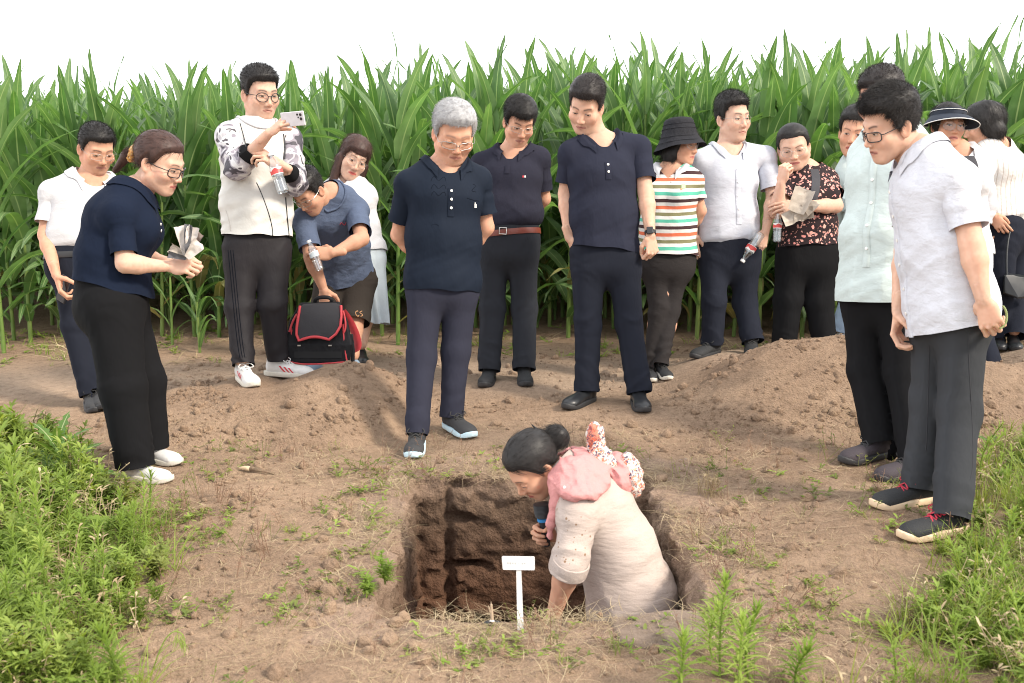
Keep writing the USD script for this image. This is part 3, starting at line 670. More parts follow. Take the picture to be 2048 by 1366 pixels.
# single plants of the foreground
def single(name, builder, px, py, label, scale=1.0, m=WEED, cat='weed', **kw):
    p = G(px, py); (mesh, u) = builder(wrng, **kw); t = thing(name, p, label, cat); v, f = mesh
    n = 0
    put('foliage', (v * scale, f), m, t, True, uv=u, local=True); return t
HW = [(1440, 1358, 0.27, 'tallest leafy green weed at the bottom right of the pit'), (1500, 1368, 0.21, 'leafy green weed just right of the tallest weed at the bottom'), (1352, 1392, 0.16, 'star shaped narrow leaved weed left of the tallest weed at the bottom'), (1592, 1386, 0.13, 'small narrow leaved weed standing alone on bare soil at the bottom right'), (1425, 1320, 0.15, 'narrow leaved weed behind the tallest weed at the bottom'), (1475, 1405, 0.2, 'narrow leaved weed cut by the bottom edge beside the tallest weed')]
for px, py, hh, lab in HW: single('horseweed', horseweed, px, py, lab, H=hh, m=WEED)
for px, py, hh, lab in ((45, 1130, 0.36, 'tall feathery weed stem at the left edge, nearest the broad leaved plant'), (95, 1180, 0.34, 'tall feathery weed right of the left edge with a bright tip'), (15, 1020, 0.24, 'feathery weed at the far left edge behind the tall stems'), (230, 1400, 0.2, 'narrow leaved weed at the bottom left corner')):
    single('horseweed', horseweed, px, py, lab, H=hh, m=WEED, n=80, L0=0.085, wide=0.008)
def thistle(rng):
    parts = [stemuv(np.array([[0, 0, 0], [0.005, 0, 0.09], [0.0, 0.01, 0.19]]), 0.004, 6)]
    for k in range(12):
        s = k / 11; v, f, u = blade(0.21 * (1.1 - 0.5 * s), 0.062 * (1.1 - 0.4 * s), 0.45 + 0.6 * s, 0.6 * rng.uniform(0.5, 1.4), ns=10, nc=2, shape='oval', rng=rng, fold=0.2)
        # toothed lobes along the edges
        row = np.arange(len(v)) // 5; colm = np.arange(len(v)) % 5
        edge = (colm == 0) | (colm == 4); v[edge, 1] *= np.where(row[edge] % 2 == 0, 1.15, 0.50)
        parts.append((v @ rz(k * 2.4).T + np.array([0, 0, 0.03 + 0.15 * s]), f, u))
    return joinuv(parts)
single('broad_leaved_weed', thistle, 122, 985, 'broad leaved pale green thistle like plant among the weeds on the left', m=BROAD, scale=1.15)
for px, py, lab in ((1990, 938, 'round leaved plant beside the grass behind the man at the right'), (2030, 905, 'round leaved plant at the right edge by the heap')):
    single('round_leaved_weed', lambda r: sprout(r), px, py, lab, scale=2.3, m=BROAD)
single('mugwort_weed', feathery, 770, 1168, 'bright green lobed weed hanging over the left rim of the pit', m=WEED, H=0.10)
single('mugwort_weed', feathery, 735, 1195, 'low bright green lobed weed just left of the pit rim', m=WEED, H=0.06)
single('dry_bush', stalks, 1415, 990, 'tuft of reddish dry stems at the far right corner of the pit', m=STRAW, n=26, H=0.10)
def ear_grass(rng):
    st = smoothcurve([[0, 0, 0], [0.025, 0, 0.07], [0.055, 0, 0.125], [0.085, 0, 0.135], [0.098, 0, 0.10]], 14); parts = [stemuv(st, np.linspace(0.0022, 0.0012, 14), 5)]
    for k in range(26):
        q = st[9] + (st[13] - st[9]) * (k / 26) + rng.normal(0, 0.004, 3); v, f, u = blade(0.035, 0.003, -1.2 + rng.normal(0, .2), 0.2, ns=3, nc=1, shape='lance', rng=rng); parts.append((v @ rz(rng.uniform(0, 6.28)).T + q, f, u))
    for k in range(4):
        v, f, u = blade(0.07, 0.007, 0.9, 1.0, ns=4, nc=1, shape='lance', rng=rng); parts.append((v @ rz(rng.uniform(-.6, 2.2)).T + st[k + 2], f, u))
    return joinuv(parts)
single('barnyard_grass', ear_grass, 300, 1362, 'single bent grass stem with a drooping green ear at the bottom left', m=WEED, cat='grass')
p0, p1 = G(478, 942), G(548, 949)
t = thing('broken_stick', (p0 + p1) / 2, 'short broken stick with a pale split end on bare soil', 'stick')
pts = smoothcurve([p0 + V(0, .012, 0), (p0 + p1) / 2 + V(0, .016, .004), p1 + V(0, .006, 0)], 10)
put('bark', tube(pts[3:], np.linspace(0.011, 0.004, 7), 7), plain('bark', (0.16, 0.11, 0.07), 0.9, var=0.35, scale=60, bump=0.6), t); put('split_end', tube(pts[:4], [0.003, 0.008, 0.0105, 0.0108], 7), plain('fresh_wood', (0.52, 0.40, 0.26), 0.8), t)
# ------------------------------------------------------------------ people: materials
SKIN = mat('skin', {'a': ('attribute', {'attribute': 'tint'}), 'tc': ('texture_coordinate', {}), 'n': ('noise_texture', {'scale': 55.0, 'detail': 4.0}), 'r': ('rgb_ramp', {'ramp': [(0.28, (0.95, 0.915, 0.90)), (0.5, (1.0, 0.985, 0.98)), (0.72, (1.04, 1.045, 1.045))]}),
    'n2': ('noise_texture', {'scale': 700.0, 'detail': 2.0}), 'b': ('bump', {'strength': 0.12, 'distance': 0.002}),
    'm': ('mix_color', {'blend_type': 'multiply', 'fac': 1.0, 'use_clamp': False}), 'p': ('principled_bsdf', {'roughness': 0.58, 'specular_ior_level': 0.27, 'subsurface_weight': 0.12, 'subsurface_scale': 0.01, 'subsurface_radius': (1.0, 0.35, 0.2)})},
    [('tc.object', 'n.vector'), ('tc.object', 'n2.vector'), ('n2.fac', 'b.height'), ('b.normal', 'p.normal'), ('n.fac', 'r.fac'), ('a.color', 'm.a'), ('r.color', 'm.b'), ('m.result', 'p.base_color')])
def hair_mat(name, col, hi):
    return mat(name, {'tc': ('texture_coordinate', {}), 'n': ('noise_texture', {'scale': 60.0, 'detail': 5.0, 'roughness': 0.7}), 'r': ('rgb_ramp', {'ramp': [(0.3, col), (0.75, hi)]}), 'b': ('bump', {'strength': 0.3, 'distance': 0.004}), 'p': ('principled_bsdf', {'roughness': 0.5, 'specular_ior_level': 0.30})},
               [('tc.object', 'n.vector'), ('n.fac', 'r.fac'), ('r.color', 'p.base_color'), ('n.fac', 'b.height'), ('b.normal', 'p.normal')])
HAIR = {'black': hair_mat('hair_black', (0.010, 0.009, 0.009), (0.026, 0.023, 0.022)), 'soft': hair_mat('hair_soft_black', (0.018, 0.015, 0.015), (0.045, 0.038, 0.036)),
        'brown': hair_mat('hair_brown', (0.030, 0.016, 0.013), (0.075, 0.038, 0.030)), 'grey': hair_mat('hair_grey', (0.26, 0.26, 0.27), (0.52, 0.52, 0.53))}
LENS = mat('lens_glass', {'t': ('transparent_bsdf', {'color': (0.97, 0.98, 0.98)}), 'g': ('glossy_bsdf', {'roughness': 0.03}), 'm': ('mix_closure', {'fac': 0.055})}, [('t.BSDF', 'm.closure1'), ('g.BSDF', 'm.closure2')], surface='m.closure')
FRAME_D = plain('frame_dark', (0.02, 0.02, 0.022), 0.35); FRAME_M = plain('frame_metal', (0.55, 0.53, 0.50), 0.28, metallic=1.0)
PLASTIC_BOTTLE = mat('bottle_plastic', {'p': ('principled_bsdf', {'base_color': (0.93, 0.96, 0.98), 'roughness': 0.08, 'transmission_weight': 0.0}), 't': ('transparent_bsdf', {'color': (0.90, 0.94, 0.96)}), 'g': ('glossy_bsdf', {'roughness': 0.12}), 'm': ('mix_closure', {'fac': 0.22})}, [('t.BSDF', 'm.closure1'), ('g.BSDF', 'm.closure2')], surface='m.closure')
BUTTON = plain('button_white', (0.78, 0.76, 0.72), 0.35)

# ------------------------------------------------------------------ head
def head_fn(F):
    """face shape in its own frame: x to the person's right, y forward, z up; origin between the ears at eye height, in metres for a 0.23 m head"""
    fat, jaw, age, fem = F.get('fat', 0.0), F.get('jaw', 1.0), F.get('age', 0.0), F.get('fem', False)
    mouth = F.get('mouth', 0.0)
    def fn(p):
        x, y, z = p[:, 0], p[:, 1], p[:, 2]; ax = np.abs(x); q = np.stack([ax, y, z], 1)
        d = d_ell(p, (0, -0.014, 0.036), (0.0745, 0.094, 0.081))
        d = smin(d, d_ell(p, (0, 0.030, -0.028), (0.0635 + 0.004 * fat, 0.060, 0.084)), 0.02)
        d = smin(d, d_cone(q, (0.048 + 0.006 * fat, 0.0, -0.055), (0.020, 0.058, -0.096), (0.022 + 0.004 * fat) * jaw, 0.0175), 0.03)
        d = smin(d, d_ell(p, (0, 0.064, -0.098), (0.020, 0.020, 0.0165)), 0.02)
        d = smin(d, d_ell(q, (0.043, 0.056, -0.028), (0.025 + 0.004 * fat, 0.025, 0.024)), 0.022)
        d = smin(d, d_cone(q, (0.0, 0.079, 0.020), (0.040, 0.066, 0.022), 0.0125, 0.012), 0.016)
        # eye sockets and lids
        d = smax(d, -d_ell(q, (0.032, 0.096, -0.001), (0.019, 0.016, 0.0125)), 0.010)
        d = smin(d, d_ell(q, (0.0315, 0.0735, -0.001), (0.0165, 0.0130, 0.0125)), 0.003)
        # nose
        d = smin(d, d_cone(p, (0, 0.080, 0.004), (0, 0.1005, -0.034), 0.0075, 0.0110), 0.012)
        d = smin(d, d_ell(q, (0.0120, 0.0925, -0.039), (0.0085, 0.010, 0.0080)), 0.006)
        d = smax(d, -d_ell(q, (0.0065, 0.0985, -0.0475), (0.0038, 0.0060, 0.0035)), 0.003)
        # mouth
        d = smin(d, d_ell(p, (0, 0.066, -0.068), (0.029, 0.0245, 0.021)), 0.014)
        c = 0.0022 * (ax / 0.02) ** 2
        d = smin(d, d_cone(np.stack([ax, y + 0.35 * ax * ax / 0.02, z], 1), (0, 0.0885, -0.0615), (0.0225, 0.0860, -0.0680), 0.0046, 0.0022), 0.004)
        d = smin(d, d_cone(np.stack([ax, y + 0.35 * ax * ax / 0.02, z], 1), (0, 0.0875, -0.0725 - 0.006 * mouth), (0.0205, 0.0850, -0.0700), 0.0056, 0.0022), 0.004)
        slit = d_ell(np.stack([ax, y, z + 0.0015 * (ax / 0.02) ** 2 * 0 ], 1), (0, 0.094, -0.0668 - 0.003 * mouth), (0.021 - 0.005 * mouth, 0.0065, 0.0012 + 0.0055 * mouth))
        d = smax(d, -slit, 0.002)
        # folds beside the nose
        d = smax(d, -(d_cone(q, (0.019, 0.093, -0.040), (0.031, 0.078, -0.066), 0.0024, 0.0016) + 0.0022 * (1 - age)), 0.006) if age > -1 else d
        # ears
        e = np.stack([ax, y, z], 1); ca, sa = math.cos(0.35), math.sin(0.35)
        R = np.array([[1, 0, 0], [0, ca, -sa], [0, sa, ca]]) @ np.array([[math.cos(0.4), -math.sin(0.4), 0], [math.sin(0.4), math.cos(0.4), 0], [0, 0, 1]])
        ear = d_ell(e, (0.0775, -0.012, -0.014), (0.0065, 0.0185, 0.031), R)
        ear = smax(ear, -d_ell(e, (0.0835, -0.009, -0.011), (0.0060, 0.0105, 0.019), R), 0.004)
        return smin(d, ear, 0.006)
    return fn
def head_tint(v, F):
    """natural colours of the face: lips, brows, lash line, eyes"""
    x, y, z = v.T; ax = np.abs(x); s = np.array(F.get('skin', (0.50, 0.30, 0.21)))
    c = np.tile(s, (len(v), 1)); fr = sstep(0.045, 0.06, y)
    def mixin(w, col):
        nonlocal c
        w = np.clip(w, 0, 1)[:, None]; c = c * (1 - w) + np.asarray(col) * w
    mixin(0.30 * fr * np.exp(-((ax - 0.043) / 0.017) ** 2 - ((z + 0.03) / 0.018) ** 2), s * np.array([1.06, 0.78, 0.74]))
    mixin(0.35 * fr * np.exp(-(ax / 0.014) ** 2 - ((z + 0.036) / 0.012) ** 2), s * np.array([1.04, 0.80, 0.76]))
    mixin(0.40 * (ax > 0.070) * np.exp(-((z + 0.014) / 0.03) ** 2), s * np.array([1.05, 0.72, 0.66]))
    if not F.get('fem'):  # shaved chin
        mixin(0.26 * sstep(0.0, 0.05, y) * sstep(-0.045, -0.062, z) * (1 - sstep(0.055, 0.07, ax)), s * np.array([0.78, 0.80, 0.84]))
    lip = F.get('lip', (0.40, 0.14, 0.12) if F.get('fem') else (0.36, 0.165, 0.13))
    yl = np.exp(-(np.maximum(np.abs(z + 0.067 + 0.003 * F.get('mouth', 0)) - 0.0065 * (1 - (ax / 0.029) ** 2).clip(0, 1) - 0.003 * F.get('mouth', 0), 0) / 0.0016) ** 2) * (1 - sstep(0.024, 0.028, ax)) * (y > 0.074)
    mixin(yl * 0.95, lip); mixin(0.75 * np.exp(-((z + 0.0665 + 0.003 * (ax / 0.024) ** 2 + 0.003 * F.get('mouth', 0)) / (0.0014 + 0.004 * F.get('mouth', 0))) ** 2) * (1 - sstep(0.021, 0.027, ax)) * (y > 0.074), (0.08, 0.03, 0.028))
    zb = 0.021 + 0.004 * np.sin(np.clip((ax - 0.012) / 0.036, 0, 1) * 2.6) + F.get('browz', 0) - F.get('frown', 0) * 0.005 * (1 - np.clip((ax - 0.012) / 0.036, 0, 1))
    bw = np.exp(-((z - zb) / (0.0030 if F.get('fem') else 0.0040)) ** 2) * sstep(0.009, 0.014, ax) * (1 - sstep(0.044, 0.053, ax)) * (y > 0.045)
    mixin(bw * F.get('brow', 0.9), F.get('browc', (0.035, 0.025, 0.022)))
    # eye: opening, iris, lash line
    op = F.get('open', 0.5); ex, ez = (ax - 0.0318), z + 0.0015
    top, bot = 0.0066 * op * np.sqrt(np.clip(1 - (ex / 0.0150) ** 2, 0, 1)), -0.0042 * np.sqrt(np.clip(1 - (ex / 0.0150) ** 2, 0, 1))
    isf = (y > 0.05) & (np.abs(ex) < 0.0150)
    inside_ = isf & (ez < top) & (ez > bot)
    mixin(inside_ * 1.0, (0.62, 0.57, 0.53))
    mixin((inside_ & ((ex + F.get('gaze', 0) * np.sign(x)) ** 2 + (ez + 0.0015 * (1.2 - op)) ** 2 < 0.0062 ** 2)) * 1.0, (0.012, 0.008, 0.007))
    mixin(isf * np.exp(-((ez - top) / 0.0019) ** 2) * 0.95, (0.018, 0.012, 0.011))
    mixin(isf * np.exp(-((ez - bot) / 0.0013) ** 2) * 0.35, s * 0.45)
    mixin((y > 0.05) * np.exp(-((ez - top - 0.0068) / 0.0014) ** 2) * (np.abs(ex) < 0.014) * 0.40, s * 0.5)
    nz = F.get('age', 0)
    if nz > 0.3:
        mixin(0.25 * fr * np.exp(-((z + 0.0135) / 0.003) ** 2) * (np.abs(ex) < 0.013), s * 0.6)
    return c
def head_rot(yaw, pitch, roll):
    y, p, r = map(math.radians, (yaw, pitch, roll))
    f = np.array([math.sin(y) * math.cos(p), -math.cos(y) * math.cos(p), -math.sin(p)])
    u0 = np.array([math.sin(y) * math.sin(p), -math.cos(y) * math.sin(p), math.cos(p)])
    x0 = np.cross(f, u0)                                     # the person's right
    u = u0 * math.cos(r) + x0 * math.sin(-r) ; x = np.cross(f, u)
    return np.stack([x, f, u], 1)                            # columns: local x, y, z in world

# ------------------------------------------------------------------ hands
FING = [((0.092, 0.031, 0.0), (0.044, 0.026, 0.021), 0.0092), ((0.096, 0.010, 0.002), (0.048, 0.029, 0.022), 0.0094), ((0.092, -0.011, 0.001), (0.044, 0.027, 0.022), 0.0090), ((0.083, -0.030, -0.002), (0.034, 0.021, 0.019), 0.0080)]
def hand_chain(curl, thumb, spread=0.06):
    """joint chains in the hand's frame: x to the fingertips, y to the thumb, z the back of the hand"""
    ch = []
    for k, (b, ln, r) in enumerate(FING):
        c = curl[k] if np.ndim(curl) else curl
        a, p, pts = 0.0, np.array(b), [np.array(b)]
        sp = (1.5 - k) * spread * (1 - 0.6 * min(1, np.max(c)))
        cc = (0.85 * c, 1.15 * c, 0.75 * c) if np.ndim(c) == 0 else c
        for L, da in zip(ln, cc):
            a += da; p = p + L * np.array([math.cos(a) * math.cos(sp), math.cos(a) * math.sin(sp), -math.sin(a)]); pts.append(p)
        ch.append((pts, [r, r * 0.93, r * 0.85, r * 0.72]))
    o, cl, dn = thumb   # opening sideways, curl, drop towards the palm
    d0 = nrm([math.cos(o), math.sin(o), -dn]); p0 = np.array([0.022, 0.024, -0.006]); p1 = p0 + d0 * 0.042
    ax = nrm(np.array([0.9, -cl * 1.0, -0.55 * dn - 0.35 * cl])); d1 = nrm(d0 * (1 - 0.55 * cl) + ax * 0.75); p2 = p1 + d1 * 0.032
    d2 = nrm(d1 * (1 - 0.5 * cl) + ax * 0.8 + np.array([0, -0.35 * cl, -0.1 * cl])); p3 = p2 + d2 * 0.027
    ch.append(([p0, p1, p2, p3], [0.0145, 0.0115, 0.0103, 0.0082]))
    return ch
def hand_fn(chain):
    def fn(p):
        d = d_seg(p, (0.006, 0, 0), (0.080, 0.001, 0.001), 0.0245, 0.0165, 0.0400, 0.0115, (0, 1, 0))
        d = smin(d, d_ell(p, (0.036, 0.019, -0.010), (0.026, 0.016, 0.013)), 0.012)
        d = smin(d, d_ell(p, (0.045, -0.026, -0.008), (0.032, 0.013, 0.012)), 0.010)
        d = smin(d, d_cone(p, (-0.050, 0, 0), (0.004, 0, 0), 0.0190, 0.0225), 0.012)
        for pts, r in chain:
            f = np.full(len(p), 9.0, np.float32)
            for k in range(3): f = np.minimum(f, d_cone(p, pts[k], pts[k + 1], r[k], r[k + 1]))
            for k in (0, 1): f = smin(f, d_ell(p, pts[k], (r[k] * 1.10,) * 3), 0.003)
            d = smin(d, f, 0.006)
        return d
    return fn
POSE = {'relaxed': ((0.35, 0.42, 0.5, 0.58), (0.55, 0.25, 0.35)), 'fist': ((1.35, 1.4, 1.4, 1.4), (0.5, 0.9, 0.6)), 'grip': ((1.0, 1.05, 1.1, 1.15), (0.75, 0.5, 0.9)),
        'hold': ((0.70, 0.72, 0.78, 0.85), (0.9, 0.35, 1.1)), 'flat': ((0.12, 0.10, 0.12, 0.16), (0.5, 0.15, 0.3)), 'phone': ((0.28, 0.25, 0.32, 0.5), (0.9, 0.5, 0.8)), 'pinch': ((0.75, 0.95, 1.15, 1.25), (0.8, 0.45, 0.9))}
def hand_mesh(side, wrist, dirv, back, pose, k, skin, h=0.0032):
    """side 'r' or 'l'; dirv: towards the fingers; back: out of the back of the hand"""
    curl, th = POSE[pose] if isinstance(pose, str) else pose
    v, f = nets(hand_fn(hand_chain(curl, th)), (-0.085, -0.075, -0.115), (0.215, 0.10, 0.045), h / k)
    tint = np.tile(np.array(skin), (len(v), 1))
    for pts, r in hand_chain(curl, th):   # knuckles redder, nails paler
        w = np.exp(-((v - pts[1]) ** 2).sum(1) / 0.008 ** 2) * 0.25 + np.exp(-((v - pts[3]) ** 2).sum(1) / 0.011 ** 2) * 0.35
        tint = tint * (1 - w[:, None]) + np.array(skin) * np.array([1.05, 0.80, 0.76]) * w[:, None]
    x = nrm(dirv); z = nrm(np.asarray(back) - x * (np.asarray(back) @ x)); y = np.cross(z, x)
    if side == 'l': v = v * np.array([1, -1, 1]); f = f[:, ::-1]
    R = np.stack([x, y, z], 1)
    return (v * k) @ R.T + wrist, f, tint

# ------------------------------------------------------------------ shoes
def shoe(parent, heel, toe, L, style, name='shoe'):
    """heel and toe: points on the ground; style: dict(upper, sole, lace, high)"""
    x = nrm((toe - heel) * np.array([1, 1, 0.35])); z = nrm(np.array([0, 0, 1.0]) - x * x[2]); y = np.cross(z, x); R = np.stack([x, y, z], 1); k = L / 0.285
    # outline of the sole, wider at the ball of the foot
    def sole_fn(p):
        q = p.copy(); d = d_ell(q, (0.055, 0, 0.016), (0.070, 0.036, 0.30)); d = smin(d, d_ell(q, (0.205, 0, 0.016), (0.092, 0.048, 0.30)), 0.05); d = smin(d, d_ell(q, (0.13, 0, 0.016), (0.10, 0.037, 0.30)), 0.03)
        lift = 0.016 * np.clip((p[:, 0] - 0.225) / 0.07, 0, 1) ** 2
        return smax(d, np.abs(p[:, 2] - 0.014 - lift) - 0.014, 0.006)
    def up_fn(p):
        d = d_seg(p, (0.035, 0, 0.045), (0.085, 0, 0.050), 0.034, 0.044, 0.037, 0.048, (0, 1, 0))
        d = smin(d, d_cone(p, (0.052, 0, 0.055), (0.045, 0, 0.098 if style.get('high', 1) else 0.062), 0.036, 0.036), 0.02)
        d = smin(d, d_seg(p, (0.11, 0, 0.045), (0.24, 0, 0.026), 0.037, 0.036, 0.040, 0.023, (0, 1, 0)), 0.02)
        d = smin(d, d_ell(p, (0.215, 0, 0.030), (0.070, 0.043, 0.031)), 0.02)
        return smax(d, 0.012 - p[:, 2], 0.004)
    v, f = nets(sole_fn, (-0.03, -0.065, -0.01), (0.31, 0.065, 0.06), 0.006); prim = put(name, xf((v * k, f), R, heel), style['sole'], parent, 40, label=style.get('label'))
    v, f = nets(up_fn, (-0.03, -0.065, 0.0), (0.31, 0.065, 0.16), 0.006); v2 = v
    put('upper', xf((v * k, f), R, heel), style['upper'], prim, True)
    if style.get('lace') is not None:
        ls = []
        for i in range(5):
            xx = 0.115 + i * 0.018; zz = 0.085 - i * 0.0095
            for sgn in (1, -1):
                ls.append(tube(np.array([[xx, -0.022 * sgn, zz - 0.006], [xx + 0.008, 0, zz + 0.004], [xx + 0.016, 0.022 * sgn, zz - 0.010]]) + [0, 0, 0.004], 0.0032, 5))
        for sgn in (1, -1): ls.append(tube(smoothcurve([[0.115, 0, 0.092], [0.112, 0.022 * sgn, 0.104], [0.128, 0.04 * sgn, 0.092], [0.13, 0.022 * sgn, 0.084]], 9), 0.0026, 5))
        put('lace', xf((lambda m: (m[0] * k, m[1]))(cat_(ls)), R, heel), style['lace'], prim, True)
    if style.get('stripes') is not None:
        # three slanting stripes on each side, lifted off the upper
        ms = []
        for s in (1, -1):
            for i in range(3):
                x0 = 0.098 + i * 0.026; u = np.linspace(0, 1, 6)
                c = np.stack([x0 + 0.030 * u, np.full(6, 0.06 * s), 0.064 - 0.005 * i - (0.034 - 0.004 * i) * u], 1)
                a, b = c + [-0.006, 0, 0], c + [0.006, 0, 0]; P = np.stack([a, b], 1); q = P.reshape(-1, 3).astype(np.float32)
                for _ in range(14): q = q - np.array([0, s, 0], np.float32) * np.clip(np.maximum(up_fn(q), 0) * 0.9 , 0, 0.02)[:, None]
                q = q + np.array([0, s * 0.0012, 0]); ms.append(gridmesh(q.reshape(6, 2, 3)))
        put('stripe', xf((lambda m: (m[0] * k, m[1]))(cat_(ms)), R, heel), style['stripes'], prim, True)
    return prim
def toe_point(px, py, z):
    r = W(px, py, 1.0) - np.array([0, 0, CAMH]); return np.array([0, 0, CAMH]) + r * (z - CAMH) / r[2]

# ------------------------------------------------------------------ hair
def hairline(st):
    """lowest z of the hair for a given y (front to back) and |x|"""
    if st == 'man':  ky, kz = [-0.12, -0.085, -0.05, -0.028, -0.012, 0.004, 0.018, 0.030, 0.050, 0.075, 0.10], [-0.085, -0.080, -0.052, -0.008, 0.012, -0.012, -0.004, 0.035, 0.052, 0.066, 0.074]
    elif st == 'fringe': ky, kz = [-0.12, -0.085, -0.05, -0.028, -0.012, 0.004, 0.018, 0.030, 0.050, 0.075, 0.10], [-0.085, -0.080, -0.052, -0.008, 0.012, -0.020, -0.008, 0.030, 0.040, 0.046, 0.05]
    elif st == 'back': ky, kz = [-0.12, -0.085, -0.05, -0.03, -0.010, 0.004, 0.02, 0.035, 0.055, 0.075, 0.10], [-0.075, -0.066, -0.040, 0.005, 0.018, -0.005, 0.012, 0.045, 0.062, 0.070, 0.08]
    else: ky, kz = [-0.12, -0.085, -0.05, -0.02, -0.0, 0.02, 0.04, 0.055, 0.075, 0.10], [-0.12, -0.12, -0.11, -0.11, -0.10, -0.06, 0.01, 0.034, 0.040, 0.046]
    return lambda y: np.interp(y, ky, kz)
def make_hair(parent, F, Rh, org, k, H, seed):
    rng = np.random.default_rng(seed); st = H.get('style', 'man'); hl = hairline({'long': 'long', 'bob': 'long'}.get(st, st if st in ('man', 'fringe', 'back') else 'back'))
    if H.get('line'): hl = hairline(H['line'])
    top, side = H.get('top', 0.020), H.get('side', 0.008)
    extra = H.get('extra', [])
    def fn(p):
        x, y, z = p[:, 0], p[:, 1], p[:, 2]; ax = np.abs(x)
        lim0 = hl(y)
        th = (side + (top - side) * sstep(0.03, 0.105, z + 0.25 * np.maximum(y, 0))) * (0.30 + 0.70 * sstep(0.0, 0.035, z - lim0))
        cr = d_ell(p, (0, -0.014, 0.036), (0.0745, 0.094, 0.081))
        cr = smin(cr, d_ell(p, (0, 0.010, 0.0), (0.070, 0.078, 0.08)), 0.02)
        d = cr - th
        sp = H.get('rough', 0.006) * 0.55
        n = vol(p * np.array([1.0, 1.0, 0.6]), 42.0, seed, 3)
        d = d - sp * n * sstep(-0.02, 0.06, z)
        lim = hl(y + 0.004 * n) + (0.010 * sstep(0.02, 0.055, ax) - 0.006 * n) * (y > 0.04)
        d = smax(d, (lim - z) * 0.8, 0.006)
        d = np.maximum(d, -(cr + 0.004))                      # hollow: only a cap
        for kind, *a in extra:
            if kind == 'cone': e = d_cone(p, *a)
            elif kind == 'ell': e = d_ell(p, *a)
            e = e - 0.5 * sp * vol(p * np.array([1.0, 1.0, 0.35]), 60.0, seed + 3, 2)
            d = smin(d, e, 0.012)
        return d
    v, f = nets(fn, (-0.16, -0.22, H.get('low', -0.14)), (0.16, 0.17, 0.19), 0.0042)
    put_v = v @ (Rh * k).T + org
    hp = put('hair', (put_v, f), HAIR[H.get('col', 'black')], parent, True)
    # fine strands over the cap give it a soft outline
    tri = v[f]; nn = np.cross(tri[:, 1] - tri[:, 0], tri[:, 2] - tri[:, 0]); area = np.linalg.norm(nn, axis=1); nn /= area[:, None] + 1e-12
    c = tri.mean(1); r2 = np.linalg.norm((c - np.array([0, -0.01, 0.02])) / np.array([0.08, 0.1, 0.09]), axis=1)
    ok = (np.sum(nn * (c - np.array([0, -0.01, 0.0])), 1) > 0.0); w = area * ok * (1 + 2.5 * np.exp(-((c[:, 2] - hl(c[:, 1])) / 0.012) ** 2)); w /= w.sum()
    n = int(H.get('strands', 2600) * 1.7); i = rng.choice(len(f), n, p=w)
    b = rng.dirichlet((1, 1, 1), n); root = (tri[i] * b[:, :, None]).sum(1); nv = nn[i]
    comb = H.get('comb', 'short'); x, y, z = root.T
    if comb == 'short':
        up = np.array(H.get('dir', (0.0, 0.55, 0.5))); d = nv * H.get('stand', 0.55) + up * np.clip(0.4 + z * 6, 0.1, 1)[:, None] - np.array([0, 0, 0.9]) * np.clip(-z * 6 + 0.3, 0, 1)[:, None]
        ln = H.get('len', 0.017) * rng.uniform(0.6, 1.3, n) * np.interp(z, [-0.08, 0.02, 0.10], [0.25, 0.5, 1.0])
    elif comb == 'back':
        tgt = np.array(H.get('tie', (0, -0.11, 0.03))); d = nrm_rows(tgt - root); d = d - nv * np.sum(d * nv, 1)[:, None] * 0.95 + nv * 0.02
        ln = 0.050 * rng.uniform(0.6, 1.2, n); far = np.linalg.norm(root - tgt, axis=1); ln = np.minimum(ln, far * 0.8 + 0.012)
    else:
        d = np.stack([0.25 * np.sign(x) * np.clip(z * 8, 0, 1), -0.15 + 0 * z, -np.ones(n)], 1); d = d - nv * np.sum(d * nv, 1)[:, None] * 0.9 + nv * 0.03
        ln = 0.065 * rng.uniform(0.6, 1.2, n)
    d = nrm_rows(d + rng.normal(0, H.get('mess', 0.18), (n, 3))); t = np.linspace(0, 1, 4)
    grav = np.array([0, 0, -0.25]) if comb == 'short' else (-nv * 0.25)
    pts = root[:, None] - nv[:, None] * 0.002 + d[:, None] * (t[None, :, None] * ln[:, None, None]) + (grav if np.ndim(grav) == 1 else grav[:, None]) * (t ** 2)[None, :, None] * ln[:, None, None]
    curves('hair_strands', pts @ (Rh * k).T + org, HAIR[H.get('col', 'black')], hp, H.get('w', 0.0011))
    return hp
def nrm_rows(a): return a / (np.linalg.norm(a, axis=1, keepdims=True) + 1e-9)

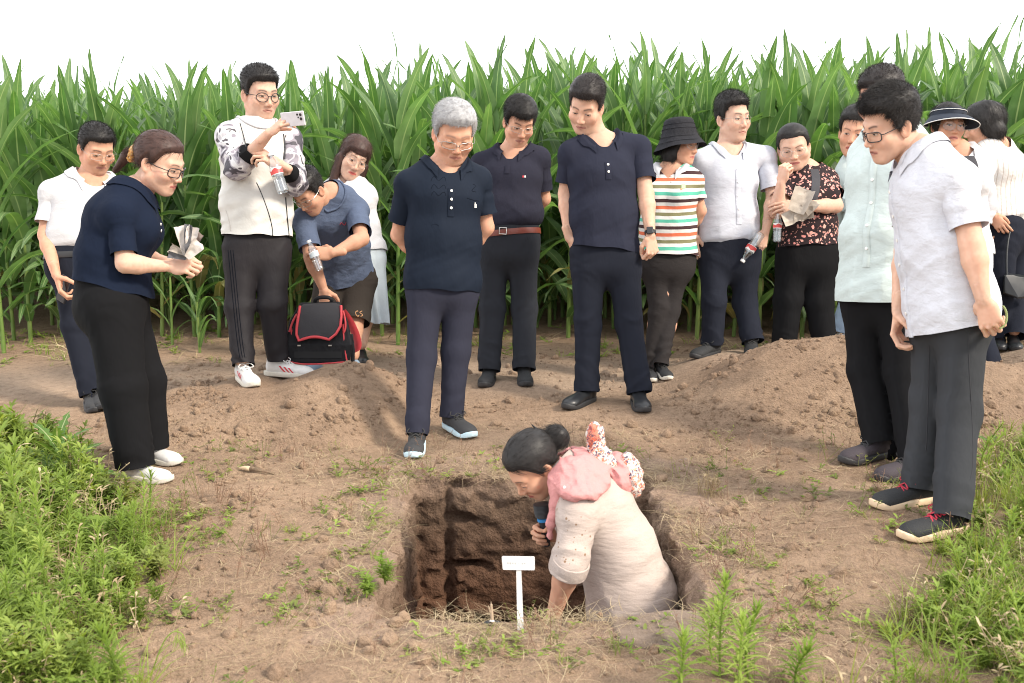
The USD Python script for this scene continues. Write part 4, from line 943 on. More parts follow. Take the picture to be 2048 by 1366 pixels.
# ------------------------------------------------------------------ glasses
def glasses(parent, Rh, org, k, dark=False, round_=True, w=0.0265, h=0.0205, th=0.0011, drop=0.006):
    th = th if dark else th * 0.8
    fr = []; T = lambda m: xf((m[0], m[1]), Rh * k, org)
    a = np.linspace(0, 2 * np.pi, 25); lens = []
    for s in (1, -1):
        e = 2.0 if round_ else 3.6
        cxs, szs = np.sign(np.cos(a)) * np.abs(np.cos(a)) ** (2 / e), np.sign(np.sin(a)) * np.abs(np.sin(a)) ** (2 / e)
        xx = s * 0.0335 + w * cxs; zz = -drop + h * szs; yy = 0.1005 - 7.5 * (xx) ** 2 * 0.9
        rim = np.stack([xx, yy, zz], 1); fr.append(tube(rim, th, 6, cap=False))
        c = np.array([s * 0.0335, 0.1005 - 7.5 * 0.0335 ** 2 * 0.9 + 0.001, -drop])
        lens.append((np.vstack([c, rim[:-1]]), np.array([[0, 1 + i, 1 + (i + 1) % 24] for i in range(24)])))
        hx = s * (0.0335 + w); fr.append(tube(np.array([[hx, 0.1005 - 7.5 * hx ** 2 * 0.9, -drop + 0.35 * h], [s * 0.0745, 0.070, -drop + 0.4 * h], [s * 0.0775, 0.03, 0.0], [s * 0.0775, -0.005, 0.004], [s * 0.0765, -0.022, -0.016]]), th * 0.9, 6))
    fr.append(tube(smoothcurve([[0.0335 - w, 0.1000, -drop + 0.25 * h], [0, 0.1035, -drop + 0.38 * h], [-(0.0335 - w), 0.1000, -drop + 0.25 * h]], 7), th, 6))
    g = put('glasses', T(cat_(fr)), FRAME_D if dark else FRAME_M, parent, True)
    for l in lens: put('lens', T(l), LENS, g, True)
    return g
# ------------------------------------------------------------------ a person
def trace(fn, p0, d, n=48):
    p = np.array(p0, np.float32); d = np.broadcast_to(np.asarray(d, np.float32), p.shape)
    for _ in range(n): p = p + d * np.clip(fn(p), -0.02, 0.06)[:, None] * 0.85
    return p
def from_cam(fn, px, py, t0):
    """where the view ray through a pixel meets the surface fn = 0"""
    px = np.atleast_1d(px).astype(float); py = np.atleast_1d(py).astype(float)
    o = np.array([W(a, b, t0) for a, b in zip(px, py)]); c = np.array([0, 0, CAMH]); d = nrm_rows(o - c)
    return trace(fn, o, d, 64), d
def to_mani(v, f):
    m = manifold3d.Manifold(manifold3d.Mesh(np.ascontiguousarray(v, np.float32), np.ascontiguousarray(f, np.uint32)))
    return m if m.status() == manifold3d.Error.NoError and not m.is_empty() else None
PEOPLE = {}
def person(key, label, S, group=None):
    t0 = S['t']; J = {k: W(a[0], a[1], t0 + (a[2] if len(a) > 2 else 0)) for k, a in S['J'].items()}
    if key in FEET and S.get('shoe'):      # the ankles stand over the shoes
        for s_, (h1, h2, q1, q2, tt) in zip('rl', FEET[key]):
            hp = W(h1, h2, tt); xd = nrm((toe_point(q1, q2, hp[2]) - hp) * np.array([1, 1, 0]))
            J['an' + s_] = hp + xd * 0.068 * S.get('k', 1.0) + np.array([0, 0, 0.105])
    for s_ in ('shr', 'shl'): J[s_] = J[s_] + nrm(J['hipr'] + J['hipl'] - 2 * J['neck']) * S.get('slope', 0.028) + nrm(J['neck'] - J[s_]) * 0.006
    kk = S.get('k', 1.0); fem = S['face'].get('fem', False); B = dict(cw=0.153, cd=0.102, ww=0.138, wd=0.096, hw=0.152, hd=0.108, belly=0.0, bust=0.0)
    if fem: B.update(cw=0.148, cd=0.100, ww=0.130, wd=0.095, hw=0.165, hd=0.115, bust=1.0)
    B.update(S.get('build', {}))
    seed = abs(sum(ord(c) * (i + 7) for i, c in enumerate(key))) % 997
    pel = (J['hipr'] + J['hipl']) / 2 if 'pel' not in J else J['pel']; nk = J['neck']
    up = nrm(nk - pel); rt = nrm(J['shr'] - J['shl']); rt = nrm(rt - up * (rt @ up)); fr = np.cross(up, rt)
    rh = nrm(J['hipr'] - J['hipl']); rh = nrm(rh - up * (rh @ up))
    mid = (pel + nk) / 2 + fr * S.get('arch', 0.0)
    bez = lambda u: pel * (1 - u) ** 2 + 2 * mid * u * (1 - u) + nk * u * u
    st = [(-0.0, B['hw'], B['hd']), (0.36, B['ww'], B['wd']), (0.72, B['cw'], B['cd']), (0.93, B['cw'] * 0.80, B['cd'] * 0.72)]
    lowp = pel - up * S.get('lowlen', 0.20) * kk
    if 'knr' in J: lowp = pel - nrm(up * 0.6 - nrm((J['knr'] + J['knl']) / 2 - pel) * 0.6) * S.get('lowlen', 0.20) * kk
    def torso(p, off, straight=0.0, low=True):
        d = None
        for (u0, w0, d0), (u1, w1, d1) in zip(st[:-1], st[1:]):
            if straight and u0 < 0.5:   # cloth hangs from the chest without following the waist
                w0, d0 = max(w0, B['cw'] * straight), max(d0, B['cd'] * straight)
                if u1 < 0.5: w1, d1 = max(w1, B['cw'] * straight), max(d1, B['cd'] * straight)
            la, e = (rh if u0 < 0.2 else rt), d_seg(p, bez(u0), bez(u1), w0 * kk + off, d0 * kk + off, w1 * kk + off, d1 * kk + off, (rh + rt) if u0 < 0.2 else rt)
            d = e if d is None else smin(d, e, 0.05)
        if low: d = smin(d, d_seg(p, bez(0.0), lowp, max(B['hw'], B['cw'] * straight) * kk + off, max(B['hd'], B['cd'] * straight) * kk + off, B['hw'] * kk * S.get('flare', 1.0) + off, B['hd'] * kk * S.get('flare', 1.0) + off, rh), 0.05)
        sl = 0.050 * kk + off * 0.8
        d = smin(d, d_cone(p, J['shr'] - up * 0.012, J['shl'] - up * 0.012, sl, sl), 0.05)
        for s in ('shr', 'shl'): d = smin(d, d_cone(p, nk + up * 0.012, J[s], 0.052 * kk + off * 0.5, 0.046 * kk + off), 0.04)
        if B['belly']: d = smin(d, d_ell(p, bez(0.28) + fr * B['wd'] * 0.45 * kk, (np.array([0.12, 0.12, 0.12]) + B['belly']) * kk + off), 0.08)
        if B['bust']:
            for s in (1, -1): d = smin(d, d_ell(p, bez(0.66) + fr * (B['cd'] - 0.030) * kk + rt * s * 0.068 * kk, np.array([0.062] * 3) * kk * B['bust'] ** 0.5 + off), 0.05)
        return d
    th = S.get('limb', 1.0) * kk * (0.88 if fem else 1.0)
    AR, LR = np.array([0.050, 0.038, 0.0355, 0.0245]) * th, np.array([0.086, 0.056, 0.052, 0.036]) * kk * S.get('legs_k', 1.0)
    def arm(p, s, e0=0.0, e1=0.0, frac=9.0):
        a, b, c = J['sh' + s], J['el' + s], J['wr' + s]
        if frac <= 1: return d_cone(p, a, a + (b - a) * min(frac, 1.05), AR[0] + e0, AR[0] + (AR[1] - AR[0]) * frac + e1)
        d = d_cone(p, a, b, AR[0] + e0, AR[1] + (e0 + e1) / 2)
        fc = c if frac > 2 else b + (c - b) * (frac - 1)
        m = b + (c - b) * 0.28
        if frac > 2: return smin(smin(d, d_cone(p, b, m, AR[1], AR[2] * 1.12), 0.02), d_cone(p, m, fc, AR[2] * 1.12, AR[3]), 0.02)
        return smin(d, d_cone(p, b, fc, AR[1] + (e0 + e1) / 2, AR[2] + (AR[3] - AR[2]) * (frac - 1) + e1), 0.03)
    # ---------------- head and body
    hx, hy, hdt, yaw, pit, rol, hs = S['head']; org = W(hx, hy, t0 + hdt); Rh = head_rot(yaw, pit, rol); F = S['face']; hf = head_fn(F); hm = hs; hs = hs * np.array(F.get('shape', (1.0, 1.0, 1.0)))
    nloc = ((nk - up * 0.01 - org) @ Rh) / hs; nr = (0.045 if fem else 0.0515) * F.get('neck', 1.0)
    def head_local(p):
        d = smin(hf(p), d_cone(p, (0, -0.022, -0.050), nloc, nr, nr * 1.10), 0.022)
        return smax(d, -(p[:, 2] + 0.185), 0.004)
    v1, f1 = nets(head_local, (-0.105, -0.19, -0.20), (0.105, 0.135, 0.13), F.get('res', 0.0035))
    v1 = v1 @ (Rh * hs).T + org
    def body(p):
        d = torso(p, -0.004, low=False)
        for s in 'rl':
            d = smin(d, arm(p, s), 0.02)
            d = smin(d, d_cone(p, J['hip' + s], J['kn' + s], LR[0], LR[1]), 0.03)
            cf = J['kn' + s] + (J['an' + s] - J['kn' + s]) * 0.3 - fr * 0.012
            d = smin(d, smin(d_cone(p, J['kn' + s], cf, LR[1], LR[2] * 1.08), d_cone(p, cf, J['an' + s], LR[2] * 1.08, LR[3]), 0.02), 0.02)
        return smin(d, d_cone(p, nk - up * 0.02, org + Rh @ np.array([0, -0.022, -0.075]) * hs, nr * 1.1 * hm, nr * hm), 0.03)
    allp = np.array(list(J.values())); lo, hi = allp.min(0) - 0.24, allp.max(0) + 0.24
    v0, f0 = nets(body, lo, hi, 0.0125)
    skin = F.get('skin', (0.50, 0.30, 0.21))
    hands = []
    for s in 'rl':
        hd = S.get('hand' + s); fd = nrm(J['wr' + s] - J['el' + s])
        if hd is None: hd = (None, None, 'relaxed')
        dv = fd if hd[0] is None else V(*hd[0]); bk = (rt if s == 'r' else -rt) * 0.8 + fr * 0.5 if hd[1] is None else V(*hd[1])
        hands.append(hand_mesh(s, J['wr' + s], dv, bk, hd[2], kk * S.get('hk', 1.03) * (0.90 if fem else 1.0), skin, h=S.get('hres', 0.0036)))
    M = [to_mani(v0, f0), to_mani(v1, f1)] + [to_mani(v, f) for v, f, _ in hands]
    if all(m is not None for m in M):
        un = M[0]
        for m in M[1:]: un = un + m
        mm = un.to_mesh(); bv, bf = np.array(mm.vert_properties[:, :3], float), np.array(mm.tri_verts, int)
    else: bv, bf = cat_([(v0, f0), (v1, f1)] + [(v, f) for v, f, _ in hands])
    loc = ((bv - org) @ Rh) / hs
    tint = np.tile(np.array(skin), (len(bv), 1)); ish = (np.abs(loc) < [0.11, 0.14, 0.135]).all(1) & (loc[:, 2] > -0.125)
    tint[ish] = head_tint(loc[ish], F)
    hvs = np.vstack([h[0] for h in hands]); hts = np.vstack([h[2] for h in hands]); dd, ii = cKDTree(hvs).query(bv, distance_upper_bound=0.004)
    hit = np.isfinite(dd) & ~ish; tint[hit] = hts[ii[hit]]
    footz = min(J['anr'][2], J['anl'][2])
    root = thing('person', (pel[0], pel[1], S.get('basez', footz - 0.07)), label, 'person', group)
    put('body', (bv, bf), SKIN, root, True, tint=tint)
    make_hair(root, F, Rh, org, hs, S['hair'], seed)
    if S.get('glasses'): glasses(root, Rh, org, hs, **S['glasses'])
    info = dict(J=J, org=org, Rh=Rh, hs=hs, root=root, up=up, rt=rt, fr=fr, pel=pel, t=t0)
    def frame(p): q = p - pel; return np.stack([q @ rt, q @ fr, q @ up], 1)
    # ---------------- upper garment
    T = S['top']; sf = T.get('sleeve', 0.75); off = T.get('off', 0.016); amp = T.get('folds', 0.007)
    sfr = sf if np.ndim(sf) else (sf, sf)
    cl = T.get('cling', 0.0)
    hemA, hemB = [W(a, b, t0 + T.get('hemt', 0.0)) for a, b in T['hem']] if 'hem' in T else (lowp - rt * 0.1, lowp + rt * 0.1)
    he = nrm(hemB - hemA); hn = nrm(up - he * (up @ he))
    L = float(np.linalg.norm(nk - pel))
    def shell(p):
        q = frame(p); zz = q[:, 2]
        d = torso(p, off, straight=T.get('straight', 0.97))
        fold = crease(q * np.array([7.0, 7.0, 1.6]) + seed, seed, 1)
        sgn = np.sign(q[:, 0]); ca_, sa_ = 0.80, 0.60; t1 = (np.abs(q[:, 0]) * sa_ + q[:, 2] * ca_); t2 = (np.abs(q[:, 0]) * ca_ - q[:, 2] * sa_); diag = crease(np.stack([t1 * 13, q[:, 1] * 4, t2 * 3.0], 1) + 3 * seed + 9 * sgn[:, None], seed + 5, 1) * sstep(0.0, 0.05, np.abs(q[:, 0]))
        fine = crease(np.stack([q[:, 0] * 4 + q[:, 2] * 3, q[:, 1] * 4, q[:, 2] * 15 + q[:, 0] * 6], 1) + 5 * seed, seed + 7, 2)
        a = amp * (0.55 + 0.9 * sstep(L * 0.75, -0.05, zz))
        d = d - a * fold * 0.9 - amp * 0.8 * diag * sstep(L * 1.0, L * 0.75, zz) * sstep(L * 0.05, L * 0.4, zz) - amp * 0.7 * fine * sstep(L * 0.65, L * 0.25, zz)
        if T.get('tuck'):
            h = (p - hemA) @ hn; d = d - 0.014 * sstep(0.0, 0.05, h) * sstep(0.14, 0.05, h) + 0.016 * sstep(0.03, 0.0, h)
        return d
    def sleeve(p, s, f_):
        e = arm(p, s, T.get('sl0', 0.009), T.get('sl1', 0.026) * 0.62, f_ + 0.04)
        ax = nrm(J['el' + s] - J['sh' + s]); tq = (p - J['sh' + s]) @ ax
        if f_ > 1: ax2 = nrm(J['wr' + s] - J['el' + s]); t2 = (p - J['el' + s]) @ ax2
        w = np.stack([p[:, 0] * 9, p[:, 1] * 9, p[:, 2] * 9], 1) + ax * tq[:, None] * 11
        if f_ > 1: w = w + ax2 * np.maximum(t2, 0)[:, None] * 12
        return e - 0.9 * amp * (1.6 if f_ > 1 else 1.0) * crease(w * 0.7, seed + 9, 1) * sstep(0.02, 0.10, tq), tq
    def shirt(p, dense=True):
        d = shell(p)
        for s, f_ in zip('rl', sfr):
            if f_ > 0: d = smin(d, sleeve(p, s, f_)[0], 0.025)
        return d
    lo2, hi2 = lo, hi
    gh = S.get('gres', 0.0098)
    v, f = nets(shell, lo2, hi2, gh)
    c = (v - hemA) @ hn + 0.004 * np.sin(v @ np.array([31.0, 23.0, 0]) + seed)
    if T.get('hemcurve'): c = c + T['hemcurve'] * ((np.abs((v - pel) @ rt) / 0.17).clip(0, 1.4) ** 2 - 0.3) * -1
    v_, f_ = clip(v, f, c)
    rn = (0.062 if fem else 0.069) * F.get('neck', 1.0) * T.get('neckw', 1.0)
    nd = nrm(org + Rh @ np.array([0, -0.03, -0.075]) * hs - nk); nax = nrm(up * 0.8 + nd * 0.5); C = nk + nax * T.get('neckz', 0.0)
    vd = T.get('v', 0.07)
    cn = np.minimum(d_cone(v_.astype(np.float32), C - nax * 0.02, C + nax * 0.25, rn, rn * 1.1), d_cone(v_.astype(np.float32), C + fr * 0.050, C + fr * (0.075 + 0.2 * vd) - up * (vd + 0.015), 0.044, 0.004) if vd > 0 else 9.0)
    v_, f_ = clip(v_, f_, cn)
    np_ = nrm(up * 0.85 + fr * 0.42); lat = (v_ - C) - ((v_ - C) @ up)[:, None] * up
    if T.get('collar') in ('polo', 'shirt', 'stand'): v_, f_ = clip(v_, f_, np.maximum(0.75 * np.abs(lat @ rt) - 0.022 - (v_ - C) @ np_, np.linalg.norm(lat, axis=1) - rn * 1.5))
    tint = np.zeros((len(v_), 3)); parts_ = [(v_, f_)]; tints = [tint]
    for s, fq in zip('rl', sfr):
        if fq <= 0: continue
        def sfn(p):
            e, tq = sleeve(p, s, fq)
            return smin(e, shell(p) + 0.004 + 0.3 * sstep(0.05, 0.14, tq), 0.03)
        a, b, w = J['sh' + s], J['el' + s], J['wr' + s]; pts3 = np.array([a, b] + ([w] if fq > 1 else []))
        sv, sf_ = nets(sfn, pts3.min(0) - 0.14, pts3.max(0) + 0.14, gh)
        if fq <= 1: ax, e = nrm(b - a), a + (b - a) * fq
        else: ax, e = nrm(w - b), b + (w - b) * (fq - 1)
        p32 = sv.astype(np.float32); es, _ = sleeve(p32, s, fq); sv, sf_ = clip(sv, sf_, shell(p32) - es + 0.012)
        tq = (sv - e) @ ax; rad = np.linalg.norm((sv - e) - tq[:, None] * ax, axis=1)
        sv, sf_ = clip(sv, sf_, np.where((rad < 0.14) & (tq > -0.09), -tq, 1.0))
        parts_.append((sv, sf_)); tints.append(np.ones((len(sv), 3)))
        info.setdefault('cuffs', []).append((e, ax, s))
    v_, f_ = cat_(parts_); tint = np.vstack(tints) if T.get('mask') else None
    top = put(T.get('name', 'shirt'), (v_, f_), T['mat'], root, True, tint=tint, label=T.get('label'))
    info['shirt'] = shirt; info['top'] = top; info['hem'] = (hemA, hn)
    if T.get('cuff'):
        for e, ax, s in info['cuffs']:
            r1 = np.cross(ax, [0, 0, 1.0]); r1 = nrm(r1); r2 = np.cross(ax, r1); ta = np.linspace(0, 2 * np.pi, 29)
            dirs = np.cos(ta)[:, None] * r1 + np.sin(ta)[:, None] * r2; rows = []
            rr_ = trace(lambda p: sleeve(p, s, sfr[0 if s == 'r' else 1])[0], e - ax * 0.012 + dirs * 0.16, -dirs); ctr = e - ax * 0.012; rad = np.linalg.norm(rr_ - ctr, axis=1)
            for k_, (da_, dr_) in enumerate(((-0.012, 0.003), (0.004, 0.001), (0.022, -0.008), (0.036, -0.011), (0.037, -0.016))): rows.append(e + ax * da_ + dirs * (np.minimum(rad, rad.mean() * 1.1) + dr_)[:, None])
            put('cuff', gridmesh(np.stack(rows, 0)), T['cuff'], top, True)
    # collar
    rf = np.cross(nax, rt); rf = nrm(rf); rr = np.cross(rf, nax) * 1.0
    if rr @ rt < 0: rr = -rr
    if T.get('collar') in ('polo', 'shirt', 'stand'):
        th0 = math.radians(T.get('open', 36)); n = 44; thv = np.linspace(th0, 2 * np.pi - th0, n)
        dirv = np.sin(thv)[:, None] * rr + np.cos(thv)[:, None] * rf
        fwd = np.clip(np.cos(thv), 0, 1)
        hgt = 0.014 + 0.022 * sstep(1.0, -0.6, np.cos(thv))
        tip = np.exp(-((np.minimum(thv, 2 * np.pi - thv) - th0) / 0.30) ** 2)
        fall = T.get('fall', 0.036)
        rows = []
        drop = 0.036 * fwd ** 1.3
        r0 = C + dirv * rn * 1.08 - nax * (0.012 + drop)[:, None]; rows.append(r0)
        r1 = C + dirv * rn * 0.99 + nax * (hgt - drop)[:, None]; rows.append(r1)
        if T['collar'] != 'stand':
            r2 = C + dirv * rn * 1.10 + nax * (hgt + 0.002 - drop)[:, None]; rows.append(r2)
            for q in (0.35, 0.7, 1.0):
                e = C + dirv * rn * (1.12 + 0.15 * q) + nax * (hgt - (hgt + 0.012 + fall * 0.35) * q - drop)[:, None] - up * (tip * fall * 0.85 * q)[:, None] + fr * (tip * 0.030 * q)[:, None]
                for _ in range(6):
                    d = shirt(e.astype(np.float32)); eps = 0.004
                    g = np.stack([shirt((e + eps * a).astype(np.float32)) - d for a in np.eye(3)], 1); g = nrm_rows(g)
                    want = 0.006 + 0.006 * (1 - q)
                    e = e + g * np.clip(want - d, -0.012 * q, 0.03)[:, None]
                rows.append(e)
        P = np.stack(rows, 0); v3, f3 = gridmesh(P)
        put('collar', (v3, f3), T.get('collar_mat', T['mat']), top, True)
    elif T.get('collar') == 'round':
        thv = np.linspace(0, 2 * np.pi, 40); dirv = np.sin(thv)[:, None] * rr + np.cos(thv)[:, None] * rf
        q = C + dirv * rn * 1.06 + nax * (0.004 - 0.03 * np.clip(np.cos(thv), 0, 1))[:, None]
        for _ in range(5):
            d = shirt(q.astype(np.float32)); g = nrm_rows(np.stack([shirt((q + 0.004 * a).astype(np.float32)) - d for a in np.eye(3)], 1)); q = q + g * np.clip(0.003 - d, -0.02, 0.02)[:, None]
        put('collar', tube(q, 0.0075, 6, cap=False), T.get('collar_mat', T['mat']), top, True)
    # placket and buttons down the front
    if T.get('placket'):
        n = 24; lenp = T['placket']; s0 = 0.055 + vd * 0.8
        u = np.linspace(s0, lenp, n); sp = [nk - nax * 0 - up * a for a in u]
        axisp = np.array([nk + (bez(max(0.0, 1 - a / float(np.linalg.norm(nk - pel)))) - nk if a < float(np.linalg.norm(nk - pel)) else (pel - nk) - up * (a - float(np.linalg.norm(nk - pel)))) for a in u])
        rows = []
        for wv, lift in ((-0.016, -0.003), (-0.0155, 0.0035), (0, 0.004), (0.0155, 0.0035), (0.016, -0.003)):
            q = trace(shirt, axisp + rt * wv + fr * 0.32, -fr) + fr * lift; rows.append(q)
        put('placket', gridmesh(np.stack(rows, 0)[:, :]), T.get('placket_mat', T['mat']), top, True)
        for k_, a in enumerate(T.get('buttons', ())):
            q = np.array([np.interp(a, u, rows[2][:, i]) for i in range(3)]) + fr * 0.002
            b = trimesh.creation.cylinder(0.0062, 0.0035, sections=14); R = np.stack([rt, up, fr], 1) if np.linalg.det(np.stack([rt, up, fr], 1)) > 0 else np.stack([-rt, up, fr], 1)
            put('button', xf(b, R, q), BUTTON, top, 30)
    # ---------------- lower garment
    Lg = S['low']; kind = Lg.get('kind', 'trousers'); rth, rkn, rhm = Lg.get('r', (0.094, 0.072, 0.066)); rth, rkn, rhm = rth * 0.95, rkn * 0.92, rhm * 0.92; lf = Lg.get('folds', 0.007); po = Lg.get('off', 0.012)
    hemA2 = None
    if 'waist' in Lg:
        wA, wB = [W(a, b, t0) for a, b in Lg['waist']]; we = nrm(wB - wA); wn = nrm(up - we * (up @ we))
    def trousers(p):
        q = frame(p)
        d = d_seg(p, bez(0.16), bez(-0.06) if False else pel - up * 0.05, (B['ww'] * 0.5 + B['hw'] * 0.5) * kk + po, (B['wd'] + B['hd']) / 2 * kk + po, B['hw'] * kk + po, B['hd'] * kk + po, rh)
        if Lg.get('tuckoff'): d = d - Lg['tuckoff']
        if kind == 'skirt':
            hc = (W(*Lg['hem'][0], t0) + W(*Lg['hem'][1], t0)) / 2; hwid = np.linalg.norm(W(*Lg['hem'][0], t0) - W(*Lg['hem'][1], t0)) / 2
            ax = nrm(hc - pel); a = np.arctan2(q[:, 1], q[:, 0]); s = np.clip((p - pel) @ ax / np.linalg.norm(hc - pel), 0, 1)
            d = smin(d, d_seg(p, pel, hc + ax * 0.05, B['hw'] * kk + po, B['hd'] * kk + po, hwid, hwid * 0.8, rh), 0.03) - 0.016 * s * np.sin(a * 9 + 2 * np.sin(a * 3))
            return d
        leg = None
        for s in 'rl':
            h, n_, a = J['hip' + s], J['kn' + s], J['an' + s]
            e = smin(d_cone(p, h, n_, rth * kk, rkn * kk), d_cone(p, n_, a + (a - n_) * 0.2, rkn * kk, (rhm - (rkn - rhm) * 0.2) * kk), 0.03)
            tz = np.clip((p - n_) @ nrm(a - n_) / np.linalg.norm(a - n_), -1, 1.2)
            dn = nrm(a - n_); zc = (p - n_) @ dn
            w = np.stack([p[:, 0] * 4.5, p[:, 1] * 4.5, p[:, 2] * 3], 1) + dn * zc[:, None] * 14
            la_ = (p - n_) @ rh; w = np.stack([la_ * 5, ((p - n_) @ np.cross(dn, rh)) * 5, zc * 12 + la_ * 7 * (1 if s == 'r' else -1) + 1.2 * vol(p, 6.0, seed + 3, 1)], 1); fo = crease(w, seed + 17 + ord(s), 2) * lf * (0.22 + 0.75 * np.exp(-(tz / 0.16) ** 2) + 1.3 * sstep(0.45, 1.0, tz) + 1.0 * np.exp(-((tz + 1.0) / 0.25) ** 2))
            e = e - fo
            leg = e if leg is None else smin(leg, e, 0.012)
        return smin(d, leg, 0.05)
    v, f = nets(trousers, lo, hi, gh)
    if 'waist' in Lg: v, f = clip(v, f, (wA - v) @ wn)
    if kind == 'skirt':
        A2, B2 = W(*Lg['hem'][0], t0), W(*Lg['hem'][1], t0); e = nrm(B2 - A2); nn = nrm(up - e * (up @ e)); v, f = clip(v, f, (v - A2) @ nn + 0.006 * np.sin(v @ np.array([37.0, 29.0, 0])))
    else:
        cut = Lg.get('cut', None)
        for s in 'rl':
            n_, a, h = J['kn' + s], J['an' + s], J['hip' + s]; o = 'l' if s == 'r' else 'r'
            if kind == 'shorts': ax = nrm(n_ - h); e = h + (n_ - h) * Lg.get('cutf', 0.85)
            else: ax = nrm(a - n_); e = a + ax * Lg.get('drop', 0.045)
            tq = (v - e) @ ax; p32 = v.astype(np.float32)
            mine = d_cone(p32, n_ if kind != 'shorts' else h, a if kind != 'shorts' else n_, rkn, rhm) < d_cone(p32, J['kn' + o] if kind != 'shorts' else J['hip' + o], J['an' + o] if kind != 'shorts' else J['kn' + o], rkn, rhm)
            v, f = clip(v, f, np.where(mine & (tq > -0.08), -tq, 1.0))
    low = put(Lg.get('name', kind), (v, f), Lg['mat'], root, True, label=Lg.get('label'))
    info['low'] = low; info['trousers'] = trousers
    if Lg.get('belt'):
        cC = (wA + wB) / 2; thv = np.linspace(0, 2 * np.pi, 60, endpoint=True); fr2 = np.cross(wn, we)
        dirs = np.cos(thv)[:, None] * we + np.sin(thv)[:, None] * fr2
        rows = []
        ctr = pel + up * ((wA - pel) @ up)
        for hz, ex in ((-0.003, 0.001), (-0.002, 0.0055), (-0.034, 0.0055), (-0.035, 0.001)):
            q = trace(trousers, ctr + wn * (hz - 0.004) + dirs * 0.4, -dirs) + dirs * ex; rows.append(q)
        bl = put('belt', gridmesh(np.stack(rows, 0)), Lg['belt'], root, True)
        q = trace(trousers, (ctr - wn * 0.022 + fr * 0.4)[None], -fr)[0] + fr * 0.010
        o1 = np.array([[sx * 0.021, sz * 0.018] for sx, sz in ((1, 1), (1, -1), (-1, -1), (-1, 1), (1, 1))]); put('buckle', tube(np.array([q + rt * a + up * b for a, b in np.repeat(o1, 1, 0)]), 0.0035, 6), FRAME_M, bl, True)
    # ---------------- shoes
    if S.get('shoe'):
        for i, (h1, h2, q1, q2, tt) in enumerate(FEET[key]):
            hp = W(h1, h2, tt); tp = toe_point(q1, q2, hp[2]); shoe(root, hp, tp, S['shoe'].get('L', 0.28) * kk * (0.9 if fem else 1), S['shoe'])
    PEOPLE[key] = info
    return info
def decal(info, part, name, pts_px, m, fn='shirt', lift=0.003, tt=None):
    """a flat patch that follows the cloth: pts_px is an (a, b, 2) grid of pixels seen on the garment"""
    g = np.asarray(pts_px, float); a, b = g.shape[:2]
    q, d = from_cam(info[fn], g[..., 0].ravel(), g[..., 1].ravel(), info['t'] - 0.6)
    return put(name, gridmesh((q - d * lift).reshape(a, b, 3)), m, part, True)
def px_rect(x0, y0, x1, y1, nx=4, ny=4, skew=0.0):
    X, Y = np.meshgrid(np.linspace(x0, x1, nx), np.linspace(y0, y1, ny), indexing='ij'); return np.stack([X + skew * (Y - y0), Y], -1)
# ------------------------------------------------------------------ cloth colours
NAVY = (0.014, 0.022, 0.042); INK = (0.020, 0.022, 0.034); BLACK = (0.0105, 0.0105, 0.012)
C_WHITE = cloth('cloth_white', (0.51, 0.505, 0.52), wr=(8, 10, 15), amp=0.35); C_PALE = cloth('cloth_pale_lilac', (0.46, 0.475, 0.53), wr=(8, 10, 15), amp=0.35); C_NAVYKNIT = cloth('cloth_navy_knit', (0.0075, 0.012, 0.026), fine=500)
C_NAVYPOLO = cloth('cloth_navy_polo', (0.009, 0.0135, 0.024), rough=0.75, amp=0.35); C_INK = cloth('cloth_ink_polo', (0.022, 0.022, 0.034)); C_INK2 = cloth('cloth_dark_polo', (0.020, 0.022, 0.036))
C_BLACKTR = cloth('cloth_black_trousers', (0.0085, 0.0085, 0.0095), wr=(7, 7, 3)); C_NAVYTR = cloth('cloth_navy_trousers', (0.014, 0.016, 0.024), wr=(7, 7, 4)); C_PURPTR = cloth('cloth_blue_grey_trousers', (0.026, 0.027, 0.041), wr=(7, 7, 4))
C_DKTR = cloth('cloth_charcoal_trousers', (0.024, 0.026, 0.032), wr=(7, 7, 4)); C_GREYTR = cloth('cloth_grey_trousers', (0.037, 0.039, 0.043), fine=700, wr=(7, 7, 4)); C_TRACK = cloth('cloth_track_black', (0.020, 0.018, 0.020), rough=0.55, wr=(8, 8, 4))
C_BLUE = cloth('cloth_faded_blue', (0.075, 0.098, 0.155), wr=(9, 10, 14), amp=0.7); C_OLIVE = cloth('cloth_dark_olive', (0.036, 0.030, 0.026)); C_MINT = cloth('cloth_mint', (0.49, 0.56, 0.545), wr=(7, 10, 15), amp=0.4); C_SKIRT = cloth('cloth_pale_blue', (0.46, 0.52, 0.56))
C_JEANSB = cloth('cloth_black_jeans', (0.026, 0.023, 0.023), wr=(6, 6, 9)); C_LINEN = cloth('cloth_linen_pink', (0.43, 0.355, 0.315), fine=500, amp=0.8, wr=(7, 12, 7)); C_PINK = cloth('cloth_pink', (0.56, 0.25, 0.24), wr=(12, 12, 12), amp=0.8); C_JEANL = cloth('cloth_light_jeans', (0.28, 0.36, 0.46))
C_LINENW = cloth('cloth_white_linen', (0.54, 0.55, 0.595), fine=600, amp=0.5, wr=(8, 12, 18))
RUB_W = plain('rubber_white', (0.60, 0.57, 0.50), 0.6); RUB_K = plain('rubber_black', (0.022, 0.022, 0.024), 0.6); RUB_T = plain('rubber_tan', (0.62, 0.47, 0.32), 0.6); LEA_K = plain('leather_black', (0.011, 0.012, 0.014), 0.38); RUB_B = plain('rubber_pale_blue', (0.50, 0.66, 0.74), 0.6)
